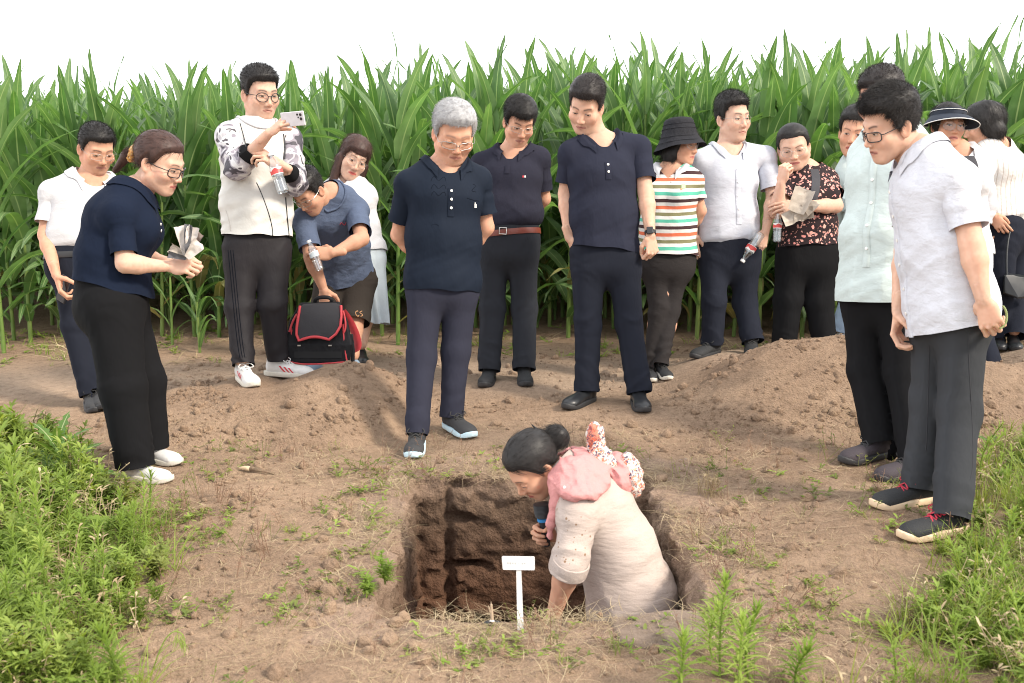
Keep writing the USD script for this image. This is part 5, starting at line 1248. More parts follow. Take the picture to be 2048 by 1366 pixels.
UP_W = plain('shoe_white', (0.60, 0.59, 0.575), 0.6, bump=0.2); UP_K = plain('shoe_black_mesh', (0.016, 0.017, 0.019), 0.75, scale=300, bump=0.4); UP_G = plain('shoe_dark_grey', (0.034, 0.034, 0.036), 0.8, scale=300, bump=0.4); UP_P = plain('shoe_plum', (0.042, 0.033, 0.040), 0.8, scale=300, bump=0.4)
LACE_W = plain('lace_white', (0.66, 0.65, 0.63), 0.8); LACE_R = plain('lace_red', (0.42, 0.025, 0.05), 0.7); LACE_K = plain('lace_black', (0.025, 0.025, 0.025), 0.8); RED = plain('red_print', (0.50, 0.035, 0.05), 0.6)
BELT_R = plain('belt_brown', (0.16, 0.035, 0.022), 0.4, bump=0.2); BELT_K = plain('belt_black', (0.02, 0.02, 0.022), 0.4)
SK = {'a': (0.46, 0.255, 0.170), 'b': (0.55, 0.335, 0.240), 'c': (0.545, 0.345, 0.255), 'd': (0.52, 0.285, 0.190)}
# stripes of the woman in the hat, camouflage sleeves, flowers, pin stripes
C_STRIPE = mat('cloth_striped', {'tc': ('texture_coordinate', {}), 's': ('separate_xyz', {}), 'n': ('noise_texture', {'scale': 5.0}), 'ma': ('math', {'math_type': 'multiply_add', 'value2': 0.02}), 'mu': ('math', {'math_type': 'multiply_add', 'value2': 6.45, 'value3': 10.28}), 'fr': ('math', {'math_type': 'fraction'}),
    'r': ('rgb_ramp', {'interpolate': False, 'ramp': [(0.0, (0.58, 0.565, 0.54)), (0.12, (0.17, 0.16, 0.085)), (0.245, (0.58, 0.565, 0.54)), (0.37, (0.60, 0.145, 0.075)), (0.495, (0.58, 0.565, 0.54)), (0.62, (0.050, 0.026, 0.028)), (0.745, (0.58, 0.565, 0.54)), (0.87, (0.09, 0.37, 0.27)), (0.995, (0.58, 0.565, 0.54))]}),
    'w': ('noise_texture', {'scale': 14.0, 'detail': 3.0}), 'b': ('bump', {'strength': 0.4, 'distance': 0.02}), 'p': ('principled_bsdf', {'roughness': 0.9, 'specular_ior_level': 0.2})},
    [('tc.object', 's.vector'), ('tc.object', 'n.vector'), ('tc.object', 'w.vector'), ('n.fac', 'ma.value1'), ('s.z', 'ma.value3'), ('ma.value', 'mu.value1'), ('mu.value', 'fr.value1'), ('fr.value', 'r.fac'), ('r.color', 'p.base_color'), ('w.fac', 'b.height'), ('b.normal', 'p.normal')])
C_CAMO = mat('jacket_cloth', {'tc': ('texture_coordinate', {}), 'a': ('attribute', {'attribute': 'tint'}), 'n': ('noise_texture', {'scale': 9.5, 'detail': 1.5, 'roughness': 0.5, 'distortion': 1.6}), 'r': ('rgb_ramp', {'interpolate': False, 'ramp': [(0.0, (0.055, 0.05, 0.06)), (0.40, (0.22, 0.20, 0.23)), (0.49, (0.42, 0.40, 0.42)), (0.55, (0.56, 0.55, 0.55)), (0.63, (0.07, 0.06, 0.07))]}),
    'bw': ('rgb_to_bw', {}), 'm': ('mix_color', {'a': (0.58, 0.565, 0.53)}), 'w': ('noise_texture', {'scale': 13.0, 'detail': 4.0, 'distortion': 0.3}), 'b': ('bump', {'strength': 0.5, 'distance': 0.015}), 'p': ('principled_bsdf', {'roughness': 0.6, 'specular_ior_level': 0.3})},
    [('tc.object', 'n.vector'), ('n.fac', 'r.fac'), ('a.color', 'bw.color'), ('bw.val', 'm.fac'), ('r.color', 'm.b'), ('m.result', 'p.base_color'), ('tc.object', 'w.vector'), ('w.fac', 'b.height'), ('b.normal', 'p.normal')])
def dotted(name, base, cols, scale, thr, soft=0.05, bump=0.5):
    return mat(name, {'tc': ('texture_coordinate', {}), 'nz': ('noise_texture', {'scale': 30.0}), 'ad': ('mix_color', {'blend_type': 'linear_light', 'fac': 0.015}), 'v': ('voronoi_texture', {'scale': scale, 'randomness': 0.95}), 'sp': ('separate_color', {'color_type': 'rgb'}), 'cr': ('rgb_ramp', {'ramp': cols}),
        'sz': ('math', {'math_type': 'multiply', 'value2': thr}), 'lt': ('math', {'math_type': 'less_than'}), 'm': ('mix_color', {'a': base}), 'w': ('noise_texture', {'scale': 14.0, 'detail': 3.0}), 'b': ('bump', {'strength': bump, 'distance': 0.02}), 'p': ('principled_bsdf', {'roughness': 0.85, 'specular_ior_level': 0.2})},
        [('tc.object', 'nz.vector'), ('tc.object', 'ad.a'), ('nz.color', 'ad.b'), ('ad.result', 'v.vector'), ('v.color', 'sp.color'), ('sp.r', 'cr.fac'), ('sp.g', 'sz.value1'), ('v.distance', 'lt.value1'), ('sz.value', 'lt.value2'), ('lt.value', 'm.fac'), ('cr.color', 'm.b'), ('m.result', 'p.base_color'), ('tc.object', 'w.vector'), ('w.fac', 'b.height'), ('b.normal', 'p.normal')])
C_FLORAL = dotted('cloth_floral', (0.022, 0.014, 0.016), [(0.0, (0.60, 0.24, 0.22)), (0.5, (0.62, 0.36, 0.30)), (1.0, (0.45, 0.22, 0.20))], 58.0, 0.60)
C_BONNET = dotted('cloth_bonnet', (0.60, 0.53, 0.48), [(0.0, (0.70, 0.17, 0.10)), (0.4, (0.72, 0.24, 0.14)), (0.6, (0.07, 0.06, 0.10)), (1.0, (0.16, 0.13, 0.18))], 150.0, 0.95)
C_EYELET = dotted('cloth_eyelet', (0.43, 0.355, 0.315), [(0.0, (0.22, 0.14, 0.09)), (0.6, (0.30, 0.26, 0.12)), (1.0, (0.40, 0.32, 0.26))], 62.0, 0.30)
C_PIN = mat('cloth_pinstripe', {'tc': ('texture_coordinate', {}), 's': ('separate_xyz', {}), 'mu': ('math', {'math_type': 'multiply', 'value2': 34.0}), 'fr': ('math', {'math_type': 'fraction'}), 'r': ('rgb_ramp', {'ramp': [(0.0, (0.58, 0.56, 0.54)), (0.40, (0.58, 0.56, 0.54)), (0.45, (0.40, 0.34, 0.30)), (0.55, (0.40, 0.34, 0.30)), (0.6, (0.58, 0.56, 0.54)), (1, (0.58, 0.56, 0.54))]}), 'w': ('noise_texture', {'scale': 12.0, 'detail': 3.0}), 'b': ('bump', {'strength': 0.6, 'distance': 0.03}), 'p': ('principled_bsdf', {'roughness': 0.85})},
    [('tc.object', 's.vector'), ('s.x', 'mu.value1'), ('mu.value', 'fr.value1'), ('fr.value', 'r.fac'), ('r.color', 'p.base_color'), ('tc.object', 'w.vector'), ('w.fac', 'b.height'), ('b.normal', 'p.normal')])

C_TUNIC = mat('cloth_tunic', {'tc': ('texture_coordinate', {}), 'a': ('attribute', {'attribute': 'tint'}), 'v': ('voronoi_texture', {'scale': 55.0, 'randomness': 0.95}), 'sp': ('separate_color', {'color_type': 'rgb'}), 'sz': ('math', {'math_type': 'multiply', 'value2': 0.26}), 'lt': ('math', {'math_type': 'less_than'}), 'bw': ('rgb_to_bw', {}), 'mu': ('math', {'math_type': 'multiply'}),
    'w': ('noise_texture', {'scale': 500.0}), 'r': ('rgb_ramp', {'ramp': [(0.35, (0.39, 0.32, 0.285)), (0.65, (0.47, 0.39, 0.345))]}), 'm': ('mix_color', {'b': (0.24, 0.155, 0.10)}), 'mp': ('mapping', {'scale': (6, 10, 22), 'rotation': (0, 0.6, 0)}), 'n': ('noise_texture', {'scale': 1.5, 'detail': 4.0}), 'b': ('bump', {'strength': 0.6, 'distance': 0.014}), 'p': ('principled_bsdf', {'roughness': 0.9, 'specular_ior_level': 0.2})},
    [('tc.object', 'v.vector'), ('tc.object', 'w.vector'), ('tc.object', 'mp.vector'), ('mp.vector', 'n.vector'), ('n.fac', 'b.height'), ('b.normal', 'p.normal'), ('v.color', 'sp.color'), ('sp.g', 'sz.value1'), ('v.distance', 'lt.value1'), ('sz.value', 'lt.value2'), ('a.color', 'bw.color'), ('bw.val', 'mu.value1'), ('lt.value', 'mu.value2'), ('mu.value', 'm.fac'), ('w.fac', 'r.fac'), ('r.color', 'm.a'), ('m.result', 'p.base_color')])
SHORT = dict(style='man', top=0.017, side=0.007)
# ------------------------------------------------------------------ 1: man in white at the left
person('p1', 'man in white shirt standing with a phone behind the woman in navy', dict(t=6.0,
    J=dict(neck=(184, 358), shr=(104, 374, -.05), shl=(226, 366, .10), elr=(91, 470, -.08), wrr=(112, 548, -.22), ell=(238, 462, .16), wrl=(225, 538, .06), hipr=(134, 520, -.03), hipl=(184, 518, .05), knr=(150, 655, -.05), knl=(188, 655, .02), anr=(178, 790), anl=(196, 786)),
    head=(193, 297, -.05, 42, 24, 2, 1.08), face=dict(shape=(1.02,1,0.97), skin=SK['d'], open=0.3, fat=0.6, res=0.004), hair=dict(SHORT, top=0.015, stand=0.5), glasses=dict(dark=False, round_=False, h=0.017),
    handr=((0.25, -1, 0.15), (-0.9, 0, 0.4), 'hold'),
    top=dict(mat=C_WHITE, sleeve=0.72, hem=((112, 506), (196, 500)), tuck=True, collar='shirt', v=0.10, sl1=0.034), low=dict(mat=C_NAVYTR, waist=((118, 496), (196, 492)), belt=BELT_K, tuckoff=0.012),
    build=dict(cw=0.160, ww=0.165, wd=0.125), shoe=dict(upper=UP_G, sole=RUB_K, lace=LACE_K)))
# ------------------------------------------------------------------ 2: woman in navy at the left
person('p2', 'woman in navy knit polo and wide black trousers bending forward, crumpled cap in her hands', dict(t=4.72, k=1.04,
    J=dict(neck=(268, 388), shr=(240, 418, -.17), shl=(272, 405, .17), elr=(250, 528, -.20), wrr=(338, 533, -.10), ell=(285, 515, .18), wrl=(345, 528, .05), pel=(226, 590), hipr=(226, 612, -.09), hipl=(236, 610, .09), knr=(246, 778, -.09), knl=(286, 762, .12), anr=(285, 930, -.04), anl=(318, 895, .12)),
    head=(320, 326, 0, 78, 22, 0, 1.07), face=dict(shape=(1.03,1,0.99), fem=True, skin=SK['c'], open=0.35, fat=0.9, res=0.0032), hair=dict(style='back', col='brown', top=0.013, side=0.010, comb='back', tie=(0, -0.115, 0.0), rough=0.003, mess=0.06, strands=3600,
        extra=[('cone', (0, -0.10, 0.0), (0, -0.145, -0.03), 0.018, 0.022), ('cone', (0, -0.145, -0.03), (0.0, -0.175, -0.105), 0.023, 0.012)], low=-0.20), glasses=dict(dark=True, round_=False, h=0.0185, th=0.0022),
    handr=((1, 0.05, 0.1), (-0.1, 0.6, 0.8), 'grip'), handl=((1, 0.05, -0.2), (0, 0.7, -0.7), 'grip'),
    top=dict(mat=C_NAVYKNIT, sleeve=0.80, hem=((150, 556), (306, 596)), hemt=-0.02, collar='polo', v=0.06, folds=0.006, sl1=0.022, straight=0.99, gres=0.0088, fall=0.05, placket=0.16, buttons=(0.09, 0.13)),
    low=dict(mat=C_BLACKTR, r=(0.116, 0.098, 0.084), folds=0.006, drop=0.05), arch=-0.075, legs_k=1.1,
    build=dict(cw=0.158, cd=0.118, ww=0.152, wd=0.120, hw=0.165, hd=0.138, bust=1.2), limb=1.02, shoe=dict(upper=UP_W, sole=RUB_W, lace=LACE_W, L=0.27)))
# ------------------------------------------------------------------ 3: young man filming on the heap
person('p3', 'young man in white jacket with camouflage sleeves filming by phone on the left heap', dict(t=5.92,
    J=dict(neck=(512, 256), shr=(458, 262, -.06), shl=(578, 268, .10), elr=(474, 338, -.20), wrr=(536, 268, -.36), ell=(590, 366, -.06), wrl=(560, 328, -.27), hipr=(484, 500), hipl=(545, 500, .05), knr=(480, 615, -.06), knl=(545, 612, -.02), anr=(492, 735, -.02), anl=(552, 722, .04)),
    head=(520, 187, -.02, 40, 10, 0, 1.12), face=dict(shape=(1.0,1,1.02), skin=SK['c'], open=0.45, fat=0.7, res=0.0035), hair=dict(SHORT, top=0.021, side=0.008, stand=0.8, len=0.015), glasses=dict(dark=True, round_=True, w=0.0255, h=0.021, th=0.002),
    handr=((0.75, 0.60, 0.1), (-0.5, 0.65, 0.4), 'phone'), handl=((-0.75, 0.45, 0.35), (0.2, 0.75, 0.6), 'hold'),
    top=dict(mat=C_CAMO, mask=True, cuff=C_BLACKTR, name='jacket', sleeve=(1.42, 1.52), sl0=0.020, sl1=0.028, hem=((436, 470), (574, 472)), v=0.035, collar='round', collar_mat=C_WHITE, neckw=1.10, folds=0.011, off=0.024, straight=1.02),
    low=dict(mat=C_TRACK, r=(0.102, 0.080, 0.060), folds=0.010, drop=0.02), build=dict(cw=0.158, cd=0.112, ww=0.15, wd=0.112), limb=1.05, shoe=dict(upper=UP_W, sole=RUB_W, lace=LACE_W, stripes=RED, L=0.275)))
# ------------------------------------------------------------------ 4: man in blue bending over the backpack
person('p4', 'man in faded blue T-shirt and dark shorts bending down to lift the black backpack', dict(t=6.5,
    J=dict(neck=(662, 388, -.30), shr=(606, 432, -.34), shl=(712, 412, -.24), elr=(622, 515, -.42), wrr=(647, 578, -.36), ell=(724, 478, -.42), wrl=(668, 505, -.52), pel=(692, 556, .10), hipr=(664, 566, .08), hipl=(718, 560, .12), knr=(648, 640, .02), knl=(708, 640, .02), anr=(640, 716), anl=(700, 730)),
    head=(618, 384, -.42, -30, 42, -8, 1.00), face=dict(skin=SK['a'], open=0.35, res=0.004), hair=dict(SHORT, top=0.026, side=0.009, stand=0.6), glasses=dict(dark=False, round_=False, h=0.018, th=0.002),
    handr=((0.15, -1, 0.15), (-0.3, 0.1, 0.95), 'grip'), handl=((-1, -0.05, 0.1), (-0.1, 0.35, 0.9), 'hold'),
    top=dict(mat=C_BLUE, name='t_shirt', sleeve=0.78, hem=((640, 553), (742, 540)), hemt=0.08, collar='round', v=0.0, folds=0.010, sl1=0.036, straight=1.0), arch=-0.04,
    low=dict(kind='shorts', mat=C_OLIVE, r=(0.112, 0.098, 0.05), cutf=1.06, folds=0.008), shoe=dict(upper=plain('sandal_blue', (0.18, 0.25, 0.33), 0.7), sole=plain('sandal_sole', (0.35, 0.42, 0.48), 0.7), high=0, L=0.26)))
# ------------------------------------------------------------------ 5: woman with long hair
person('p5', 'woman with long brown hair and pale blue skirt standing behind the man in blue', dict(t=6.95, k=0.97,
    J=dict(neck=(692, 362), shr=(652, 378), shl=(730, 382), elr=(650, 440, .04), wrr=(665, 500), ell=(738, 446), wrl=(728, 505), hipr=(694, 505), hipl=(736, 505), knr=(700, 615), knl=(732, 615), anr=(702, 708), anl=(722, 708)),
    head=(707, 317, -.04, 22, 12, 22, 1.12), face=dict(shape=(0.94,1,1.02), fem=True, skin=SK['c'], open=0.45, lip=(0.50, 0.10, 0.09), res=0.004), glasses=dict(dark=False, round_=True, h=0.021),
    hair=dict(style='long', col='brown', top=0.018, side=0.012, comb='down', rough=0.004, strands=3200, low=-0.26, extra=[('cone', (0.074, 0.005, -0.02), (0.070, 0.040, -0.21), 0.030, 0.024), ('cone', (-0.072, 0.015, -0.02), (-0.062, 0.050, -0.21), 0.030, 0.024), ('cone', (0, -0.07, -0.02), (0, -0.07, -0.19), 0.06, 0.05)]),
    top=dict(mat=C_WHITE, sleeve=0.62, hem=((690, 500), (745, 500)), v=0.10, sl1=0.040, neckw=1.15), low=dict(kind='skirt', mat=C_SKIRT, hem=((690, 640), (778, 648))), shoe=dict(upper=LEA_K, sole=RUB_K, high=0, L=0.26)))
# ------------------------------------------------------------------ 6: grey haired man
person('p6', 'grey haired man in navy polo shirt, hands behind his back, beyond the pit', dict(t=5.26,
    J=dict(neck=(890, 332), shr=(816, 356, -.05), shl=(958, 348, .05), elr=(798, 470, .06), wrr=(862, 535, .18), ell=(972, 455, .10), wrl=(905, 535, .20), hipr=(852, 560), hipl=(920, 560, .04), knr=(843, 715, -.03), knl=(912, 702, .05), anr=(836, 852, .0), anl=(906, 826, .12)),
    head=(908, 266, -.07, 14, 27, 3, 1.13), face=dict(shape=(1.03,1,1.03), skin=SK['d'], open=0.15, fat=0.5, age=1.0, browc=(0.14, 0.11, 0.10), brow=0.6, res=0.0032), hair=dict(SHORT, col='grey', top=0.021, side=0.012, stand=0.35, rough=0.004, dir=(0.5, 0.6, 0.3), strands=3400), glasses=dict(dark=False, round_=False, w=0.0275, h=0.015, th=0.0018, drop=0.013),
    top=dict(mat=C_NAVYPOLO, sleeve=0.72, hem=((804, 576), (962, 584)), collar='polo', v=0.08, folds=0.006, sl1=0.040, gres=0.0088, straight=1.0, placket=0.25, buttons=(0.13, 0.17, 0.21)),
    low=dict(mat=C_PURPTR, r=(0.096, 0.074, 0.060), folds=0.006), build=dict(cw=0.160, cd=0.112, ww=0.152, wd=0.112), shoe=dict(upper=UP_G, sole=RUB_B, lace=LACE_K, L=0.285)))
# ------------------------------------------------------------------ 7: man with the red belt
person('p7', 'man in dark polo shirt with reddish brown belt standing behind the grey haired man', dict(t=6.38,
    J=dict(neck=(1028, 303), shr=(962, 318, .08), shl=(1080, 306, .0), elr=(948, 400, .14), wrr=(1005, 452, .26), ell=(1088, 398, .08), wrl=(1040, 440, .22), hipr=(986, 487), hipl=(1044, 487), knr=(985, 618, -.02), knl=(1049, 618), anr=(976, 735, -.02), anl=(1048, 735)),
    head=(1039, 244, -.06, 12, 25, 6, 1.10), face=dict(shape=(0.96,1,1.02), skin=SK['d'], open=0.4, frown=0.8, res=0.0038), hair=dict(style='fringe', top=0.024, side=0.011, stand=0.25, rough=0.005, dir=(0.6, 0.7, 0.1), len=0.026), glasses=dict(dark=False, round_=False, h=0.015),
    top=dict(mat=C_INK, sleeve=0.78, hem=((965, 468), (1070, 458)), tuck=True, collar='polo', v=0.06, sl1=0.034, placket=0.15, buttons=(), folds=0.007), low=dict(mat=C_DKTR, waist=((960, 456), (1068, 446)), belt=BELT_R, tuckoff=0.012, r=(0.098, 0.078, 0.070)),
    build=dict(ww=0.160, wd=0.115), shoe=dict(upper=UP_K, sole=RUB_K, L=0.275)))
# ------------------------------------------------------------------ 8: tall man
person('p8', 'tall man in plain dark polo shirt, one hand in his pocket, black watch', dict(t=5.80,
    J=dict(neck=(1200, 284), shr=(1140, 296, -.02), shl=(1278, 284, .04), elr=(1132, 388, .04), wrr=(1138, 474, -.02), ell=(1292, 388, -.02), wrl=(1301, 470, -.10), hipr=(1176, 512), hipl=(1246, 512), knr=(1176, 648, -.03), knl=(1258, 648, -.02), anr=(1176, 775), anl=(1274, 775)),
    head=(1172, 211, -.08, -20, 29, 10, 1.08), face=dict(shape=(0.97,1,1.07), skin=SK['b'], open=0.25, frown=0.3, fat=0.7, jaw=1.1, res=0.0034), hair=dict(SHORT, col='soft', top=0.024, side=0.009, stand=0.3, dir=(-0.5, 0.6, 0.3), len=0.020),
    handr=((0.42, -1, -0.05), (-0.9, -0.3, 0.35), 'flat'), handl=((0.12, -1, 0.20), (0.55, -0.05, 0.85), 'fist'),
    top=dict(mat=C_INK2, sleeve=0.72, hem=((1132, 490), (1290, 508)), collar='polo', v=0.095, folds=0.008, sl1=0.036, straight=1.0, placket=0.22, buttons=(0.142, 0.18)), low=dict(mat=C_NAVYTR, r=(0.098, 0.075, 0.067), folds=0.010),
    build=dict(cw=0.160, cd=0.115, ww=0.152, wd=0.115), limb=1.04, shoe=dict(upper=LEA_K, sole=RUB_K, high=0, L=0.285)))
# ------------------------------------------------------------------ 9: woman in the bucket hat
person('p9', 'woman in black bucket hat and a polo shirt with green, orange and brown stripes', dict(t=6.42, k=0.93,
    J=dict(neck=(1342, 338), shr=(1304, 356, .04), shl=(1388, 352, -.03), elr=(1292, 425, .10), wrr=(1320, 470, .2), ell=(1402, 422, .02), wrl=(1372, 478, .16), hipr=(1312, 516), hipl=(1356, 516), knr=(1318, 622, -.03), knl=(1338, 622), anr=(1306, 730, .04), anl=(1330, 738)),
    head=(1363, 289, -.02, 50, 4, 4, 0.98), face=dict(fem=True, skin=SK['d'], open=0.4, res=0.004), hair=dict(style='bob', top=0.014, side=0.012, comb='down', rough=0.005, low=-0.17, strands=2200, line='long', extra=[('ell', (0.07, -0.03, -0.06), (0.025, 0.05, 0.055)), ('ell', (-0.07, -0.03, -0.06), (0.025, 0.05, 0.055)), ('ell', (0, -0.07, -0.06), (0.07, 0.04, 0.05))]), glasses=dict(dark=False),
    top=dict(mat=C_STRIPE, name='polo_shirt', sleeve=0.62, hem=((1280, 512), (1372, 512)), collar='polo', collar_mat=C_WHITE, v=0.13, folds=0.005, sl1=0.028), low=dict(mat=C_JEANSB, r=(0.090, 0.066, 0.050), folds=0.010), build=dict(cw=0.150, ww=0.152, wd=0.118, hw=0.168), shoe=dict(upper=UP_K, sole=RUB_W, lace=LACE_K, L=0.27)))
# ------------------------------------------------------------------ 10: man with the bottle
person('p10', 'man in pale lilac shirt turning his head aside, water bottle in his lowered hand', dict(t=6.62,
    J=dict(neck=(1455, 301), shr=(1400, 312, -.04), shl=(1532, 304, .05), elr=(1386, 400, .04), wrr=(1388, 468, -.03), ell=(1546, 392, .02), wrl=(1531, 462, -.06), hipr=(1428, 508), hipl=(1490, 508), knr=(1428, 605, -.08), knl=(1490, 605, .02), anr=(1416, 692, -.05), anl=(1496, 690, .05)),
    head=(1465, 236, -.03, 28, 2, -2, 1.13), face=dict(shape=(0.97,1,1.05), skin=SK['c'], open=0.3, fat=0.4, frown=0.4, res=0.0038), hair=dict(SHORT, top=0.022, side=0.008, stand=0.7, len=0.018, rough=0.006), glasses=dict(dark=False, round_=True, w=0.0255, h=0.0215),
    handr=((0.05, -1, 0.1), (-0.8, 0, 0.5), 'relaxed'), handl=((-0.28, -1, 0.2), (0.5, 0, 0.85), 'hold'),
    top=dict(mat=C_PALE, sleeve=0.82, hem=((1396, 492), (1522, 486)), tuck=True, collar='shirt', v=0.10, sl1=0.046, folds=0.008, placket=0.46, buttons=(0.13, 0.21, 0.29, 0.37), straight=1.0), low=dict(mat=C_NAVYTR, waist=((1392, 484), (1522, 478)), tuckoff=0.010, r=(0.096, 0.076, 0.070), folds=0.008),
    build=dict(cw=0.158, cd=0.115, ww=0.158, wd=0.118), shoe=dict(upper=UP_K, sole=RUB_K, lace=LACE_K, L=0.28)))
# ------------------------------------------------------------------ 11: woman in the floral blouse
person('p11', 'woman in black blouse with pink flowers resting her cheek on her hand', dict(t=6.75, k=1.06,
    J=dict(neck=(1612, 340), shr=(1572, 368, -.06), shl=(1655, 352, .05), elr=(1553, 424, -.22), wrr=(1562, 366, -.30), ell=(1672, 412, -.10), wrl=(1598, 412, -.32), hipr=(1588, 508), hipl=(1648, 508), knr=(1576, 600), knl=(1638, 602), anr=(1574, 690), anl=(1636, 690)),
    head=(1587, 294, -.14, -14, 14, -9, 1.10), face=dict(shape=(1.05,1,1.0), fem=True, skin=SK['c'], open=0.15, frown=1.0, fat=1.0, mouth=0.3, res=0.004), hair=dict(style='back', top=0.012, side=0.009, comb='back', rough=0.002, mess=0.05, strands=3000, extra=[('ell', (0, -0.12, 0.0), (0.04, 0.035, 0.04))]), glasses=dict(dark=False, round_=True, h=0.0215),
    handr=((0.15, 0.95, 0.1), (-0.75, -0.1, 0.6), 'fist'), handl=((-1, -0.1, 0.0), (0.0, 0.5, 0.85), 'relaxed'),
    top=dict(mat=C_FLORAL, name='blouse', sleeve=0.60, hem=((1566, 494), (1690, 490)), v=0.02, collar='stand', sl1=0.042, folds=0.008), low=dict(mat=C_BLACKTR, r=(0.108, 0.088, 0.076), folds=0.005), limb=1.15, build=dict(cw=0.155, cd=0.112, ww=0.148, wd=0.115, hw=0.165, bust=1.2), shoe=dict(upper=LEA_K, sole=RUB_K, high=0, L=0.26)))
# ------------------------------------------------------------------ 12: woman half hidden at the back
person('p12', 'woman with swept back hair looking out from behind the man in mint green', dict(t=6.95, k=1.0,
    J=dict(neck=(1722, 312), shr=(1692, 336), shl=(1768, 330), elr=(1690, 395), wrr=(1704, 452, -.15), ell=(1776, 400), wrl=(1745, 452, -.15), hipr=(1712, 480), hipl=(1752, 480), knr=(1705, 585), knl=(1740, 585), anr=(1694, 668), anl=(1732, 668)),
    head=(1708, 264, -.05, -22, 8, 6, 1.18), face=dict(shape=(0.93,1,1.06), fem=True, skin=SK['d'], open=0.45, mouth=0.5, age=1.0, frown=0.8, lip=(0.42, 0.13, 0.10), res=0.004), hair=dict(style='back', top=0.022, side=0.014, comb='back', rough=0.006),
    top=dict(mat=C_MINT, name='cardigan', sleeve=1.8, hem=((1695, 520), (1770, 520)), v=0.08, collar='stand'), low=dict(mat=C_JEANL), shoe=dict(upper=UP_W, sole=RUB_W, lace=LACE_W, L=0.26)))
# ------------------------------------------------------------------ 13: man in mint green
person('p13', 'tall man in loose mint green shirt and black trousers, face hidden by his neighbour', dict(t=4.86,
    J=dict(neck=(1786, 262, .02), shr=(1728, 300, .14), shl=(1868, 312, -.10), elr=(1712, 415, .20), wrr=(1760, 500, .26), ell=(1880, 430, -.02), wrl=(1860, 540, -.05), hipr=(1728, 582, .08), hipl=(1796, 585, -.04), knr=(1732, 740, .06), knl=(1806, 745, -.06), anr=(1742, 878, .04), anl=(1826, 915, -.10)),
    head=(1762, 198, 0, -52, 18, 0, 1.10), face=dict(skin=SK['d'], open=0.3, res=0.004), hair=dict(SHORT, col='soft', top=0.018, side=0.009, stand=0.4),
    top=dict(mat=C_MINT, sleeve=0.84, hem=((1686, 602), (1800, 612)), collar='shirt', v=0.06, folds=0.012, sl1=0.045, off=0.022, straight=1.03, placket=0.62, buttons=(0.14, 0.24, 0.34, 0.44, 0.54)), low=dict(mat=C_BLACKTR, r=(0.102, 0.084, 0.080), folds=0.005),
    build=dict(cw=0.160, cd=0.115), shoe=dict(upper=UP_P, sole=RUB_K, lace=LACE_K, L=0.295)))
# ------------------------------------------------------------------ 14: man in white linen at the right
person('p14', 'man in untucked white linen shirt and dark grey trousers leaning forward', dict(t=4.04,
    J=dict(neck=(1842, 306, 0), shr=(1838, 322, .19), shl=(1912, 346, -.17), elr=(1812, 500, .20), wrr=(1797, 618, .10), ell=(1944, 490, -.22), wrl=(1966, 598, -.24), pel=(1898, 612), hipr=(1872, 640, .07), hipl=(1926, 645, -.065), knr=(1862, 800, .08), knl=(1918, 825, -.06), anr=(1866, 952, .12), anl=(1920, 1012, -.06)),
    head=(1780, 250, -.01, -76, 20, 4, 1.03), face=dict(shape=(0.95,1.02,1.05), skin=SK['b'], open=0.35, frown=0.6, mouth=0.25, res=0.0027), hair=dict(SHORT, style='man', top=0.026, side=0.012, stand=0.5, len=0.026, rough=0.007, strands=4200, dir=(0, 0.8, 0.25)), glasses=dict(dark=True, round_=False, w=0.0275, h=0.0165, th=0.0019, drop=0.010),
    handr=((-0.08, -1, 0.05), (-0.7, 0.0, -0.5), 'hold'), handl=((0.35, -0.95, 0.1), (-0.55, -0.1, 0.85), ((0.75, 0.95, 0.95, 0.9), (0.6, 0.4, 0.6))), hres=0.003,
    top=dict(mat=C_LINENW, sleeve=0.74, hem=((1824, 674), (2016, 630)), collar='shirt', v=0.05, folds=0.010, sl1=0.036, off=0.022, straight=1.08, gres=0.0082, placket=0.66, buttons=(0.12, 0.21, 0.30, 0.39, 0.48, 0.57)), arch=-0.018, lowlen=0.30,
    low=dict(mat=C_GREYTR, r=(0.092, 0.078, 0.072), folds=0.009, drop=0.05), build=dict(cw=0.156, cd=0.110, ww=0.148, wd=0.108, hw=0.155, hd=0.118), limb=1.08, shoe=dict(upper=UP_K, sole=RUB_T, lace=LACE_R, L=0.29)))
# ------------------------------------------------------------------ 15: woman in the visor
person('p15', 'woman in dark sun visor looking over from behind the man in white linen', dict(t=6.5, k=0.95,
    J=dict(neck=(1918, 300), shr=(1880, 330), shl=(1968, 326), elr=(1868, 410), wrr=(1890, 470), ell=(1978, 410), wrl=(1962, 470), hipr=(1900, 500), hipl=(1950, 500), knr=(1905, 620), knl=(1950, 620), anr=(1918, 740), anl=(1968, 740)),
    head=(1896, 252, 0, 4, -2, 4, 1.06), face=dict(fem=True, skin=SK['d'], open=0.6, mouth=0.6, res=0.004), hair=dict(style='bob', top=0.016, side=0.012, comb='down', line='long', low=-0.16), glasses=dict(dark=False, round_=True, w=0.028, h=0.024),
    top=dict(mat=C_WHITE, sleeve=1.6, hem=((1890, 510), (1960, 510)), collar='shirt', v=0.07), low=dict(mat=C_NAVYTR), shoe=dict(upper=LEA_K, sole=RUB_K, high=0, L=0.26)))
